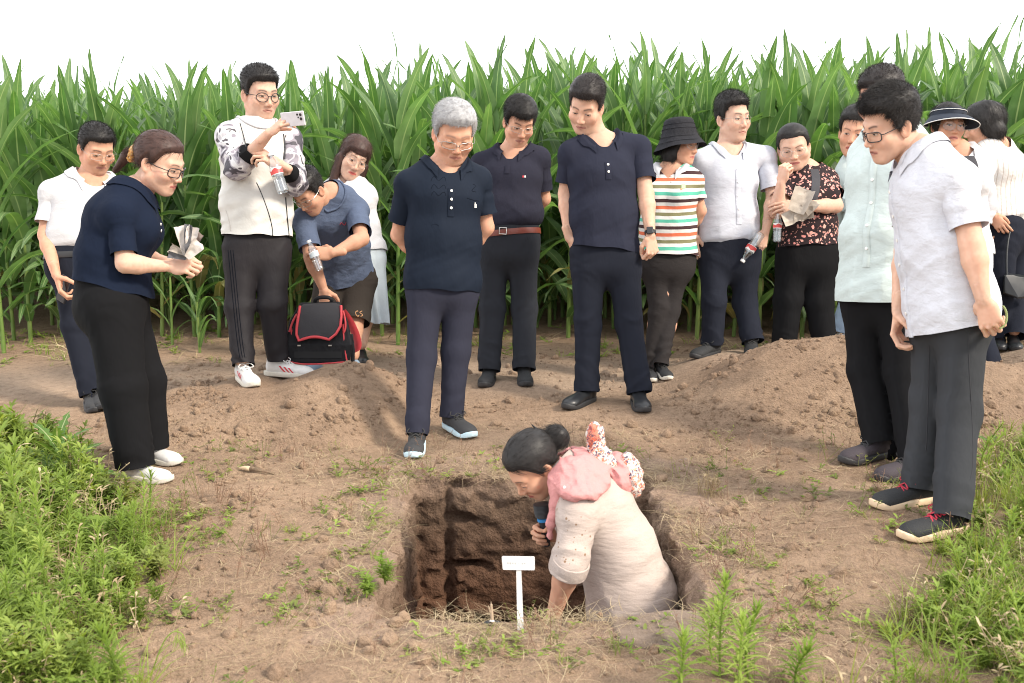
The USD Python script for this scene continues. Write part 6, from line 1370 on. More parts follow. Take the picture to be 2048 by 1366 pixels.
# ------------------------------------------------------------------ 16: woman with the bob
person('p16', 'woman with black bob and white pinstriped blouse turned away at the right edge', dict(t=6.85, k=1.0,
    J=dict(neck=(1990, 286), shr=(1952, 312, -.12), shl=(2018, 316, .05), elr=(1962, 400, -.2), wrr=(1985, 430, -.2), ell=(2026, 392, .0), wrl=(2008, 442, -.12), hipr=(1998, 455, -.05), hipl=(2030, 455, .08), knr=(2000, 575, -.05), knl=(2028, 570, .05), anr=(2002, 680), anl=(2022, 678)),
    head=(1966, 252, -.02, -98, 14, 0, 1.12), face=dict(fem=True, skin=SK['d'], res=0.0045), hair=dict(style='bob', top=0.022, side=0.020, comb='down', line='long', low=-0.16, rough=0.005, extra=[('ell', (0.05, -0.04, -0.03), (0.045, 0.06, 0.06)), ('ell', (-0.05, -0.04, -0.03), (0.045, 0.06, 0.06)), ('ell', (0, -0.075, -0.03), (0.06, 0.04, 0.055))]),
    handl=((-0.3, -0.9, 0.2), (0.3, 0, 0.8), 'relaxed'),
    top=dict(mat=C_PIN, name='blouse', sleeve=1.85, sl1=0.030, hem=((1980, 446), (2045, 440)), tuck=True, v=0.03, collar='stand', folds=0.010), low=dict(mat=C_NAVYTR, r=(0.118, 0.088, 0.070), waist=((1985, 436), (2040, 430)), tuckoff=0.012), shoe=dict(upper=LEA_K, sole=RUB_K, high=0, L=0.26)))
# ------------------------------------------------------------------ 17: woman in the pit
person('p17', 'woman kneeling in the soil pit with a pink sun bonnet, speaking into a microphone', dict(t=3.86, k=1.0, basez=-0.75,
    J=dict(neck=(1140, 948, .02), shl=(1150, 1012, -.16), shr=(1142, 990, .18), ell=(1138, 1132, -.20), wrl=(1106, 1232, -.12), elr=(1152, 1138, .20), wrr=(1127, 1064, .03), pel=(1262, 1190, .04), hipl=(1258, 1235, -.05), hipr=(1264, 1230, .12), knl=(1178, 1410, .0), knr=(1190, 1400, .16), anl=(1345, 1450, .0), anr=(1350, 1445, .16)),
    head=(1066, 931, .0, -64, 46, 4, 0.98), face=dict(fem=True, skin=SK['d'], open=0.25, mouth=0.35, fat=0.2, lip=(0.42, 0.11, 0.10), res=0.0027), hair=dict(style='back', top=0.014, side=0.011, comb='back', tie=(0, -0.115, 0.0), rough=0.003, mess=0.05, strands=4200, w=0.0011,
        extra=[('ell', (0.0, -0.142, -0.005), (0.044, 0.036, 0.046)), ('cone', (0, -0.08, 0.0), (0, -0.12, 0.0), 0.03, 0.03)]),
    handr=((-0.90, 0.08, 0.15), (-0.25, 0.1, -0.9), 'grip'), handl=((-0.05, -1, 0.0), (-0.3, 0, 0.9), 'relaxed'), hres=0.003,
    top=dict(mat=C_TUNIC, mask=True, name='tunic', sleeve=(1.02, 1.10), hem=((1150, 1420), (1380, 1300)), v=0.0, folds=0.008, off=0.018, sl0=0.016, sl1=0.034, gres=0.0082, straight=1.0), arch=-0.055,
    low=dict(mat=C_LINEN, r=(0.078, 0.066, 0.060)), build=dict(cw=0.150, cd=0.110, ww=0.150, wd=0.118, hw=0.170, hd=0.135, bust=0.7), limb=1.12, lowlen=0.42, flare=1.2))
# ------------------------------------------------------------------ things held, worn and lying about
def lathe(prof, n=28):
    prof = np.asarray(prof, float); a = np.linspace(0, 2 * np.pi, n + 1)
    P = np.stack([prof[:, 0][:, None] * np.cos(a), prof[:, 0][:, None] * np.sin(a), np.repeat(prof[:, 1][:, None], n + 1, 1)], -1)
    v, f = gridmesh(P); return v, f[:, ::-1]
def basis(z, x=None):
    z = nrm(z); x = np.array([1.0, 0, 0]) if x is None else np.asarray(x, float)
    if abs(nrm(x) @ z) > 0.95: x = np.array([0, 1.0, 0])
    x = nrm(x - z * (x @ z)); return np.stack([x, np.cross(z, x), z], 1)
WATER = LABELR = plain('bottle_label', (0.52, 0.055, 0.05), 0.4); LABELW = plain('label_white', (0.66, 0.65, 0.63), 0.4); CAPW = plain('bottle_cap', (0.66, 0.66, 0.66), 0.4)
def bottle(cap, bottom, t, label, lab=None, dt=0.0, name='water_bottle', band=LABELR, capped=True):
    a, b = W(cap[0], cap[1], t), W(bottom[0], bottom[1], t + dt); L = float(np.linalg.norm(a - b)); R = basis(a - b); k = L / 0.215
    o = thing(name, b, label, 'bottle'); T = lambda m: xf((m[0] * k, m[1]), R, b)
    prof = [(0.0, 0.004), (0.022, 0.0), (0.030, 0.006)] + [(0.031 - 0.0022 * (i % 2), 0.015 + 0.0085 * i) for i in range(9)] + [(0.031, 0.095), (0.031, 0.135), (0.029, 0.15), (0.020, 0.178), (0.0135, 0.190), (0.0125, 0.203)]
    put('bottle_body', T(lathe(prof)), PLASTIC_BOTTLE, o, 40)
    put('label_band', T(lathe([(0.0318, 0.097), (0.0318, 0.133)])), LABELW, o, True)
    an = np.linspace(0, 2 * np.pi, 25); zig = 0.020 + 0.013 * np.abs(((an * 4 / np.pi) % 2) - 1)
    P = np.stack([np.stack([0.0324 * np.cos(an), 0.0324 * np.sin(an), np.full(25, 0.100)], -1), np.stack([0.0324 * np.cos(an), 0.0324 * np.sin(an), 0.097 + zig], -1)], 0)
    put('label_print', T(gridmesh(P)), band, o, True)
    if capped: put('cap', T(lathe([(0.0145, 0.199), (0.0150, 0.201), (0.0150, 0.213), (0.0135, 0.215), (0.0, 0.215)])), CAPW, o, 40)
    return o
bottle((541, 306), (567, 386), 5.60, 'clear water bottle with red label held low by the young man filming')
bottle((617, 481), (641, 541), 5.93, 'clear water bottle with white cap held by the bending man in blue', band=plain('label_clear', (0.42, 0.47, 0.50), 0.3))
bottle((1484, 524), (1522, 466), 6.47, 'water bottle with white cap pointing down in the hand of the man in pale lilac')
bottle((1556, 424), (1554, 484), 6.36, 'upright water bottle with red label hanging from the hand of the woman in floral blouse', capped=False)

# phones
DARKGL = plain('phone_glass', (0.015, 0.015, 0.018), 0.15); PH_W = plain('phone_back', (0.56, 0.54, 0.56), 0.3)
c = W(586, 238, 5.50); x = nrm(V(0.86, 0.06, 0.50)); zz = nrm(V(-0.12, 0.985, 0.10)); zz = nrm(zz - x * (zz @ x)); yv = np.cross(zz, x); R = np.stack([x, yv, zz], 1)
o = thing('phone', c, 'white mobile phone held sideways by the young man filming on the heap', 'phone')
put('phone_case', xf(rbox((0.150, 0.009, 0.072), 0.004), R, c), PH_W, o, 30)
tow = -1.0 if yv @ (np.array([0, 0, CAMH]) - c) < 0 else 1.0
put('screen', xf(rbox((0.143, 0.002, 0.066), 0.0009), R, c - yv * tow * 0.0045), DARKGL, o, 30)
for dx, dz, rr in ((0.056, 0.018, 0.0075), (0.056, -0.002, 0.0075), (0.036, 0.020, 0.0055), (0.040, 0.006, 0.004)):
    put('camera_lens', xf(trimesh.creation.cylinder(rr, 0.003, sections=16), R @ np.array([[1, 0, 0], [0, 0, 1], [0, -1, 0]]), c + R @ np.array([dx, 0, dz]) + yv * tow * 0.0052), DARKGL, o, 30)
c = W(127, 578, 5.84); o = thing('phone', c, 'dark phone held low by the man in white at the left', 'phone')
R = basis(V(0.35, 0.94, 0.1), V(0.8, -0.3, 0.5)); put('phone_case', xf(rbox((0.070, 0.009, 0.145), 0.004), R, c), plain('phone_dark', (0.03, 0.03, 0.035), 0.35), o, 30); put('screen', xf(rbox((0.064, 0.002, 0.138), 0.0009), R, c + R[:, 1] * -0.0046), DARKGL, o, 30)

# backpack
NYL = cloth('nylon_black', (0.014, 0.014, 0.016), rough=0.5, amp=0.5, wr=(14, 14, 10)); NYLG = cloth('nylon_grey', (0.040, 0.039, 0.043), rough=0.7, amp=0.4, wr=(10, 10, 8)); NYLP = plain('nylon_panel', (0.010, 0.010, 0.011), 0.55, bump=0.1, spec=0.2); REDW = plain('red_webbing', (0.50, 0.045, 0.055), 0.6, bump=0.2)
TB = 6.08; bc = W(636, 680, TB); o = thing('backpack', W(636, 726, TB), 'black backpack with grey flap and red piping in the hand of the bending man', 'backpack')
fz = lambda px, py, d=0.0: W(px, py, TB - 0.085 - d)
pts = []
for px, py, d0, d1 in ((580, 722, 0, 0.18), (694, 722, 0, 0.18), (574, 690, -0.01, 0.20), (700, 690, -0.01, 0.20), (584, 645, 0.02, 0.17), (690, 643, 0.02, 0.17), (604, 611, 0.05, 0.14), (676, 609, 0.05, 0.14)):
    for d in (d0, d1): pts.append(W(px, py, TB - 0.085 + d))
ball = trimesh.creation.icosphere(2, 0.016).vertices
hull = trimesh.convex.convex_hull(np.vstack([ball + p for p in pts])).subdivide().subdivide()
put('bag_body', hull, NYL, o, 30)
nxy = 15
colx = np.linspace(0, 1, nxy); rowsP = []
left = [(612, 606), (600, 612), (597, 632), (594, 652), (593, 668), (598, 681)]; right = [(668, 603), (682, 611), (683, 632), (681, 652), (672, 668), (658, 679)]
dep = [0.06, -0.005, -0.030, -0.042, -0.048, -0.050]
for (lx, ly), (rx, ry), d in zip(left, right, dep):
    wave = 7.0 * np.sin(colx * np.pi) * (d < -0.045) * 1.0
    rowsP.append([W(lx + (rx - lx) * u, ly + (ry - ly) * u - (6.5 * math.sin(u * math.pi) if d < -0.049 else 0), TB - 0.085 + d - 0.010 * math.sin(u * math.pi)) for u in colx])
fl = np.array(rowsP); flap = put('flap', gridmesh(fl), NYLG, o, True)
edge = np.vstack([fl[1:, 0], fl[-1, 1:-1], fl[1:, -1][::-1]]); edge = smoothcurve(edge, 70) if False else edge
put('flap_piping', tube(edge + V(0, 0, 0.003), 0.0078, 6), REDW, o, True)
put('front_panel', gridmesh(np.array([[fz(px, py, 0.022) for px in np.linspace(588, 684, 6)] for py in np.linspace(686, 716, 4)])), NYLP, o, True)
for px in (598, 660): put('buckle', xf(rbox((0.020, 0.006, 0.008), 0.002), None, fz(px, 691, 0.028)), FRAME_M, o, 30)
put('side_piping', tube(smoothcurve([fz(581, 652, 0.0), fz(577, 690, 0.012), fz(580, 722, 0.012), fz(636, 728, 0.016), fz(694, 724, 0.012)], 26), 0.0045, 6), REDW, o, True)
put('side_piping', tube(smoothcurve([fz(686, 648, 0.004), fz(689, 690, 0.018), fz(694, 722, 0.014)], 14), 0.0045, 6), REDW, o, True)
for sx, (a0, a1, a2) in ((1, ((686, 622), (691, 650), (686, 667))), (-1, ((594, 628), (585, 645), (579, 664)))): put('side_loop', tube(smoothcurve([fz(*a0), fz(*a1, 0.01), fz(*a2, 0.01)], 9), 0.006, 6), REDW, o, True)
put('handle', tube(smoothcurve([W(632, 606, TB - 0.03), W(636, 596, TB - 0.05), W(656, 595, TB - 0.05), W(662, 605, TB - 0.03)], 12), 0.011, 8), NYL, o, True)
sp = smoothcurve([W(684, 622, TB + 0.10), W(704, 652, TB + 0.13), W(716, 688, TB + 0.12), W(706, 706, TB + 0.10)], 14); wv = V(0.022, 0.012, 0.012)
put('shoulder_strap', gridmesh(np.stack([sp - wv, sp - wv * 0.3 + V(0, 0, .008), sp + wv * 0.3 + V(0, 0, .008), sp + wv], 1)), REDW, o, True)
sp = np.array([W(702, 668, TB + 0.02), W(706, 700, TB + 0.0), W(705, 745, TB - 0.01)]); put('loose_strap', gridmesh(np.stack([sp - V(0.011, 0, 0), sp + V(0, 0, .003), sp + V(0.011, 0, 0)], 1)), NYL, o, True)

# crumpled cap in the hands of the woman in navy
rngp = np.random.default_rng(5)
def crumple(c, r, R, seed, amp=0.35, fr=28.0, sub=4):
    m = trimesh.creation.icosphere(sub, 1.0); v = np.array(m.vertices); w = v * np.asarray(r); n = np.abs(vol(w * fr + seed, 1.0, seed, 3))
    v = w * (1 + amp * (n - 0.35)[:, None] * 1.8); return v @ np.asarray(R).T + c, np.array(m.faces)
LGC = cloth('cap_offwhite', (0.50, 0.455, 0.42)); GRC = cloth('cap_grey', (0.10, 0.098, 0.105)); BEC = cloth('cap_beige', (0.40, 0.35, 0.30)); TPC = cloth('cap_taupe', (0.20, 0.155, 0.135))
o = thing('cloth_cap', W(372, 512, 4.60), 'crumpled off white and grey cloth cap held by the woman in navy', 'cap')
def fold_sheet(px0, py0, px1, py1, t, w0, w1, seed, curl=0.35, n=16, m_=13):
    a, b = W(px0, py0, t), W(px1, py1, t); ax = b - a; L = np.linalg.norm(ax); ax = ax / L; la = nrm(np.cross(ax, V(0, 0, 1))); dp = np.cross(la, ax)
    u = np.linspace(0, 1, n)[:, None]; c = np.linspace(-1, 1, m_)[None]; wd = w0 + (w1 - w0) * u ** 0.8
    ang = c * curl * 3.0; P = a + ax * (L * u)[..., None] + la * (wd * np.sin(ang) / (curl * 2.2))[..., None] + dp * (wd * (1 - np.cos(ang)) * 0.9)[..., None]
    w = P.reshape(-1, 3) * 34 + seed; dn = (vol(w, 1.0, seed, 2) * 0.016).reshape(n, m_); dn2 = (vol(w + 9, 1.0, seed + 1, 2) * 0.014).reshape(n, m_)
    P = P + dp * (dn * (0.3 + u))[..., None] + ax * (dn2 * (u > 0.6))[..., None]
    return gridmesh(P)
for nm, x0, y0, x1, y1, dt, w0, w1, m, cu in (('crown', 374, 514, 366, 452, 0.01, 0.010, 0.032, LGC, 0.4), ('stripe', 375, 514, 377, 450, -0.006, 0.006, 0.016, GRC, 0.3), ('crown', 377, 514, 388, 455, 0.0, 0.010, 0.026, LGC, 0.4), ('lining', 380, 512, 399, 466, 0.02, 0.010, 0.026, TPC, 0.5), ('brim', 374, 516, 402, 486, -0.025, 0.012, 0.030, LGC, 0.45), ('brim', 376, 514, 340, 494, 0.01, 0.012, 0.022, BEC, 0.4), ('tie', 372, 516, 336, 508, 0.0, 0.008, 0.014, GRC, 0.4)):
    put(nm, fold_sheet(x0, y0, x1, y1, 4.58 + dt, w0, w1, int(x1) % 91, cu), m, o, True)

# folded cloth and bags of the people at the back
o = thing('folded_cloth', W(1598, 440, 6.32), 'folded beige cloth held under the arm of the woman in floral blouse', 'cloth')
put('outer_roll', cat_([fold_sheet(1588, 424, 1606, 378, 6.30, 0.050, 0.062, 5, 0.45), fold_sheet(1600, 426, 1622, 396, 6.34, 0.04, 0.055, 7, 0.4)]), BEC, o, True)
put('dark_lining', crumple(W(1602, 382, 6.325), (0.038, 0.016, 0.020), np.eye(3), 8, 0.2), GRC, o, True)  # dark lump stands in for the shade inside the open roll
put('hanging_fold', fold_sheet(1580, 420, 1592, 444, 6.33, 0.06, 0.065, 8, 0.4), BEC, o, True); put('hanging_fold', fold_sheet(1604, 414, 1606, 440, 6.35, 0.05, 0.055, 11, 0.4), BEC, o, True)
o = thing('canvas_bag', W(1702, 464, 6.70), 'beige canvas bag on the arm of the woman half hidden at the back', 'bag')
put('bag_body', crumple(W(1704, 430, 6.70), (0.040, 0.03, 0.095), np.eye(3), 4, 0.18), BEC, o, True); put('bag_strap', tube(smoothcurve([W(1702, 402, 6.7), W(1697, 380, 6.72), W(1699, 366, 6.75)], 8), 0.008, 6), BEC, o, True)
o = thing('handbag', W(2030, 590, 6.62), 'black handbag hanging beside the navy trousers at the right edge', 'bag')
bh = np.vstack([trimesh.creation.icosphere(2, 0.010).vertices + W(a_, b_, 6.62 + d_) for a_, b_, d_ in ((2012, 552, 0), (2062, 560, 0), (2010, 586, 0), (2060, 590, 0), (2014, 550, .07), (2062, 556, .07), (2008, 588, .09), (2062, 592, .09), (2034, 594, -.02))])
bh = trimesh.convex.convex_hull(bh).subdivide().subdivide(); bh.vertices += vol(bh.vertices * 14, 1.0, 4, 2)[:, None] * np.array([[0.012, 0.012, 0.014]]); put('bag_body', bh, LEA_K, o, True); put('bag_handle', tube(smoothcurve([W(2014, 556, 6.62), W(2014, 500, 6.64), W(2022, 455, 6.68)], 8), 0.006, 6), LEA_K, o, True)

# microphone
MB = plain('microphone_black', (0.02, 0.02, 0.022), 0.45); BLUE = plain('blue_ring', (0.03, 0.20, 0.46), 0.4)
a, b_ = W(1084, 1006, 3.838), W(1094, 1092, 3.862); R = basis(a - b_); L = float(np.linalg.norm(a - b_))
o = thing('microphone', b_, 'black ribbed microphone with a blue ring held by the woman in the pit', 'microphone'); T = lambda m: xf(m, R, b_)
rib = [(0.021, L * 0.66)] + [(0.0265 + 0.004 * math.sin(min(1, i / 9) * 1.4) + (0.0014 if i % 2 else -0.0008), L * (0.68 + 0.30 * i / 21)) for i in range(22)] + [(0.022, L * 0.995), (0.010, L * 1.01), (0, L * 1.012)]
put('ribbed_head', T(lathe(rib)), MB, o, 35); put('blue_ring', T(lathe([(0.020, L * 0.585), (0.0232, L * 0.59), (0.0238, L * 0.655), (0.021, L * 0.662)])), BLUE, o, 35); put('handle', T(lathe([(0, 0.0), (0.012, 0.0), (0.0165, L * 0.4), (0.020, L * 0.588)])), MB, o, 35)

# ------------------------------------------------------------------ worn things
def local(info, m):
    v, f = (np.array(m.vertices), np.array(m.faces)) if hasattr(m, 'vertices') else m
    return (v * info['hs']) @ info['Rh'].T + info['org'], f
HATC = cloth('hat_black', (0.026, 0.026, 0.030), wr=(14, 14, 14), amp=0.5)
I = PEOPLE['p9']
def hat_profile():
    a = np.linspace(0, 2 * np.pi, 49); P = []
    for r, z, back in ((0.0, 0.150, 0), (0.045, 0.149, 0), (0.070, 0.142, 0), (0.082, 0.128, 0), (0.0835, 0.115, 0), (0.086, 0.110, 0), (0.0895, 0.090, 0), (0.0915, 0.086, 0), (0.097, 0.060, 0), (0.102, 0.048, 0.004), (0.112, 0.030, 0.010), (0.128, 0.010, 0.018), (0.143, -0.008, 0.024), (0.146, -0.011, 0.025)):
        w = 0.5 * (1 - np.cos(a - np.pi / 2)) # 1 at the back
        zz = z - back * w * 1.2 + 0.003 * np.sin(a * 5) * (r > 0.11)
        P.append(np.stack([r * 0.94 * np.cos(a), r * 1.06 * np.sin(a) - 0.012, zz], -1))
    return gridmesh(np.stack(P, 0))
hv, hf_ = hat_profile(); ca, sa = math.cos(0.20), math.sin(0.20); hv = hv @ np.array([[1, 0, 0], [0, ca, -sa], [0, sa, ca]]).T
hv = hv * 1.055 + np.array([0, 0, 0.002]); hat = put('bucket_hat', local(I, (hv, hf_[:, ::-1])), HATC, I['root'], 35)
for r, z in ((0.0872, 0.1085), (0.0935, 0.0835), (0.1085, 0.037), (0.127, 0.0125)):
    a = np.linspace(0, 2 * np.pi, 41); w = 0.5 * (1 - np.cos(a - np.pi / 2)); q = np.stack([r * 0.94 * np.cos(a), r * 1.06 * np.sin(a) - 0.012, z - 0.012 * w * (z < 0.03)], -1) @ np.array([[1, 0, 0], [0, ca, -sa], [0, sa, ca]]).T * 1.055 + np.array([0, 0, 0.002])
    v_, f_ = tube(q, 0.0016, 5, cap=False); put('seam', local(I, (v_, f_)), HATC, hat, True)
I = PEOPLE['p15']; VIS = cloth('visor_navy', (0.030, 0.036, 0.050), rough=0.6, amp=0.2)
a = np.linspace(0, 2 * np.pi, 49); P = [np.stack([r * 0.95 * np.cos(a), r * 1.08 * np.sin(a) - 0.012, z + 0.012 * np.sin(a)], -1) for r, z in ((0.094, 0.085), (0.096, 0.083), (0.099, 0.050), (0.097, 0.048))]
vb = put('visor', local(I, gridmesh(np.stack(P, 0))), VIS, I['root'], True)
a = np.linspace(-0.45, np.pi + 0.45, 41); s_ = np.sin((a + 0.45) / (np.pi + 0.9) * np.pi) ** 0.7
P = [np.stack([(0.098 + 0.095 * q * s_) * 0.97 * np.cos(a), (0.098 + 0.085 * q * s_) * 1.06 * np.sin(a) - 0.012, 0.051 + 0.012 * np.sin(a) - 0.030 * q * q - 0.03 * q * np.abs(np.cos(a)) ** 2], -1) for q in np.linspace(0, 1, 7)]
put('brim', local(I, gridmesh(np.stack(P, 0))), VIS, vb, True); put('piping', local(I, tube(P[-1], 0.0024, 6)), LABELW, vb, True)
q = np.stack([0.0995 * 0.95 * np.cos(np.linspace(0, 6.283, 41)), 0.0995 * 1.08 * np.sin(np.linspace(0, 6.283, 41)) - 0.012, 0.076 + 0.012 * np.sin(np.linspace(0, 6.283, 41))], -1); put('piping', local(I, tube(q, 0.0018, 5)), LABELW, vb, True)
I = PEOPLE['p2']; a = np.linspace(0, 2 * np.pi, 61); q = np.stack([0.024 * np.cos(a) * (1 + 0.12 * np.sin(7 * a)), -0.117 + 0.006 * np.sin(9 * a), -0.008 + 0.024 * np.sin(a) * (1 + 0.12 * np.cos(7 * a))], -1)
put('scrunchie', local(I, tube(q, 0.013 + 0.004 * np.sin(11 * a), 8)), dotted('scrunchie_cloth', (0.56, 0.30, 0.10), [(0, (0.62, 0.52, 0.36)), (1, (0.42, 0.16, 0.05))], 120.0, 0.8), I['root'], True)
I = PEOPLE['p17']; clipm = plain('clip_black', (0.02, 0.02, 0.02), 0.3)
cl = put('hair_clip', local(I, cat_([tube(np.array([[0.012, -0.085, 0.062], [0.004, -0.100, 0.050], [0.0, -0.108, 0.040]]), 0.006, 7), tube(np.array([[0.006, -0.105, 0.110], [0.010, -0.105, 0.082], [0.0, -0.106, 0.055]]), [0.0018, 0.005, 0.006], 7), tube(np.array([[0.03, -0.108, 0.036], [-0.03, -0.108, 0.040]]), 0.005, 7)])), clipm, I['root'], True)
for p in ((0.026, -0.112, 0.046), (0.034, -0.110, 0.030)): put('pearl', local(I, xf(trimesh.creation.icosphere(2, 0.0042), None, p)), BUTTON, cl, True)
def watch(info, s, name='watch'):
    J = info['J']; ax = nrm(J['wr' + s] - J['el' + s]); c = J['wr' + s] - ax * 0.012; R = basis(ax); a = np.linspace(0, 2 * np.pi, 33)
    rr = 0.030
    ring = [c + (R[:, 0] * np.cos(t) + R[:, 1] * np.sin(t)) * rr for t in a]; P = np.stack([np.array(ring) - ax * 0.009, np.array(ring) * 1 + 0 * ax, np.array(ring) + ax * 0.009], 0)
    w = put('watch_band', gridmesh(P), UP_K, info['root'], True)
    d = nrm((np.array([0, 0, CAMH]) - c)); d = nrm(d - ax * (d @ ax)); Rb = np.stack([np.cross(d, ax), ax, d], 1)
    put('watch_face', xf(rbox((0.034, 0.040, 0.011), 0.004), Rb, c + d * (rr + 0.002)), DARKGL, w, 30)
watch(PEOPLE['p8'], 'l'); watch(PEOPLE['p11'], 'l')
# lines, pockets, prints and straps on the clothes
DKP = plain('thread_dark', (0.004, 0.006, 0.010), 0.9, spec=0.05); ZIP = plain('zip_black', (0.02, 0.02, 0.022), 0.5)
def line_on(info, name, pix, m, r=0.0022, fn='shirt', n=26, lift=0.0):
    pp = smoothcurve(np.array(pix, float), n); q, d = from_cam(info[fn], pp[:, 0], pp[:, 1], info['t'] - 0.7); return put(name, tube(q - d * lift, r, 6), m, info['top'] if fn == 'shirt' else info['low'], True)
I = PEOPLE['p3']
line_on(I, 'zip', [(480, 246), (488, 275), (494, 300)], ZIP, 0.0028); line_on(I, 'zip', [(513, 365), (528, 400), (541, 440), (545, 471)], ZIP, 0.0028); line_on(I, 'zip', [(567, 268), (570, 295), (568, 318)], ZIP, 0.004); line_on(I, 'zip', [(571, 395), (574, 430), (578, 472)], ZIP, 0.004)
line_on(I, 'pocket_seam', [(452, 420), (458, 440), (462, 462)], plain('seam_pale', (0.42, 0.40, 0.37), 0.8), 0.0022)
I = PEOPLE['p6']
line_on(I, 'pocket', [(934, 396), (946, 400), (958, 402)], DKP, 0.0012); 
for k_ in range(3):
    yy = (356, 372, 386)[k_]; line_on(I, 'embroidery', [(862, yy + 6), (870, yy - 2), (877, yy + 5), (885, yy - 1), (892, yy + 6)], DKP, 0.0009, n=14)
line_on(I, 'embroidery', [(862, 451), (870, 448), (878, 452)], DKP, 0.0009, n=8); line_on(I, 'embroidery', [(946, 368), (950, 374), (944, 380), (952, 384)], DKP, 0.0012, n=8)
decal(I, I['top'], 'chest_emblem', px_rect(949, 408, 953.5, 416, 3, 3), LABELW); decal(I, I['top'], 'chest_emblem', px_rect(949.5, 405, 951.5, 408, 2, 2), LABELW)
I = PEOPLE['p7']; decal(I, I['top'], 'chest_emblem', px_rect(1045, 351, 1048, 355, 2, 2), RED); decal(I, I['top'], 'chest_emblem', px_rect(1048.6, 351, 1052, 355, 2, 2), LABELW)
I = PEOPLE['p4']; line_on(I, 'chest_print', [(680, 449), (684, 446), (688, 450), (692, 445)], RED, 0.0018, n=9); line_on(I, 'shorts_print', [(716, 622), (711, 626), (714, 632), (718, 630)], plain('print_orange', (0.42, 0.22, 0.10), 0.6), 0.0028, fn='trousers', n=10); line_on(I, 'shorts_print', [(724, 622), (720, 626), (725, 629), (721, 633)], plain('print_orange', (0.42, 0.22, 0.10), 0.6), 0.0024, fn='trousers', n=10)
I = PEOPLE['p9']; decal(I, I['top'], 'badge', px_rect(1363, 368, 1371, 377, 3, 3), plain('badge_green', (0.32, 0.48, 0.26), 0.6)); decal(I, I['top'], 'badge', px_rect(1361, 376, 1365, 380, 2, 2), plain('print_orange', (0.42, 0.22, 0.10), 0.6))
for yy in (352, 364): q, d = from_cam(I['shirt'], 1343, yy, I['t'] - 0.6); put('button', xf(trimesh.creation.icosphere(1, 0.006), None, q[0]), BUTTON, I['top'], True)
STR = cloth('strap_grey', (0.055, 0.055, 0.062), rough=0.7)
def strap_on(info, name, pix, wpx, m):
    pp = smoothcurve(np.array(pix, float), 18); g = np.stack([np.stack([pp[:, 0] + k_ * wpx, pp[:, 1]], -1) for k_ in (-0.5, -0.2, 0.2, 0.5)], 1); q, d = from_cam(info['shirt'], g[..., 0].ravel(), g[..., 1].ravel(), info['t'] - 0.7)
    return put(name, gridmesh((q - d * 0.007).reshape(18, 4, 3)), m, info['root'], True)
strap_on(PEOPLE['p11'], 'backpack_strap', [(1628, 338), (1632, 360), (1630, 385), (1626, 402)], 17, STR)
strap_on(PEOPLE['p15'], 'bag_strap', [(1938, 312), (1946, 330), (1948, 352), (1946, 380)], 20, STR)
# trouser seams
SEAM = plain('seam_grey', (0.022, 0.022, 0.026), 0.8)
for pix in ([(1938, 660), (1940, 760), (1946, 880), (1940, 960)], [(1858, 690), (1856, 800), (1852, 900)]): line_on(PEOPLE['p14'], 'seam', pix, SEAM, 0.0015, fn='trousers')
for dx in (0, 5, 10): line_on(PEOPLE['p3'], 'side_stripe', [(456 + dx, 500), (464 + dx, 580), (472 + dx, 660), (480 + dx, 715)], DKP, 0.0018, fn='trousers')

# braided grass stem in the hand of the man in white linen
o = thing('grass_stem', W(2006, 652, 3.80), 'thin green plaited grass stem in the hand of the man in white linen', 'grass stem')
pp = smoothcurve([W(2000, 657, 3.80), W(2011, 645, 3.80), W(2013, 628, 3.80), W(2006, 612, 3.81)], 30)
for ph in (0, 2.1, 4.2):
    th_ = np.linspace(0, 30, 30) + ph; put('strand', tube(pp + np.stack([np.cos(th_), np.sin(th_), 0 * th_], 1) * 0.0022, 0.0026, 5), plain('stem_green', (0.20, 0.24, 0.09), 0.6), o, True)

# ------------------------------------------------------------------ sun bonnet on the back of the woman in the pit (worn: part of her)
I = PEOPLE['p17']; t17 = 3.86
def bon_pink(p):
    nk = I['J']['neck']; d = None
    ring = [W(1124, 1000, t17 - 0.11), W(1122, 974, t17 - 0.10), W(1138, 944, t17 - 0.085), W(1168, 924, t17 + 0.02), W(1150, 935, t17 + 0.12), W(1118, 960, t17 + 0.12)]
    for a_, b_ in zip(ring[:-1], ring[1:]):
        e = d_cone(p, a_, b_, 0.030, 0.032); d = e if d is None else smin(d, e, 0.03)
    for a_, b_, r1, r2 in ((W(1122, 990, t17 - 0.11), W(1100, 1050, t17 - 0.12), 0.024, 0.013), (W(1098, 1050, t17 - 0.12), W(1101, 1072, t17 - 0.11), 0.013, 0.010)): d = smin(d, d_cone(p, a_, b_, r1, r2), 0.02)
    sh = I['shirt'](p)
    layer = smax(np.abs(sh - 0.016) - 0.013, d_ell(p, W(1160, 950, t17 - 0.03), (0.110, 0.22, 0.078)) + 0.010 * vol(p * 18.0, 1.0, 77, 2), 0.012)
    d = smin(d, layer, 0.018)
    d = smin(d, d_ell(p, W(1236, 952, t17 + 0.03), (0.055, 0.11, 0.078)), 0.03)
    n = np.abs(vol(p * np.array([16, 16, 22]), 1.0, 71, 3)) - 0.28; n2 = np.abs(vol(p * 42.0, 1.0, 73, 2)) - 0.28
    st_ = crease(np.stack([p[:, 0] * 20 + p[:, 2] * 26, p[:, 1] * 9, p[:, 2] * 10 - p[:, 0] * 8], 1), 81, 2)
    return d - 0.008 * n - 0.002 * n2 - 0.011 * st_
v_, f_ = nets(bon_pink, W(1060, 1090, t17) - [0.1, 0.25, 0.03], W(1310, 880, t17) + [0.05, 0.3, 0.05], 0.0062)
bn = put('sun_bonnet', (v_, f_), C_PINK, I['root'], True, label='pink cloth sun bonnet folded over the neck and back')
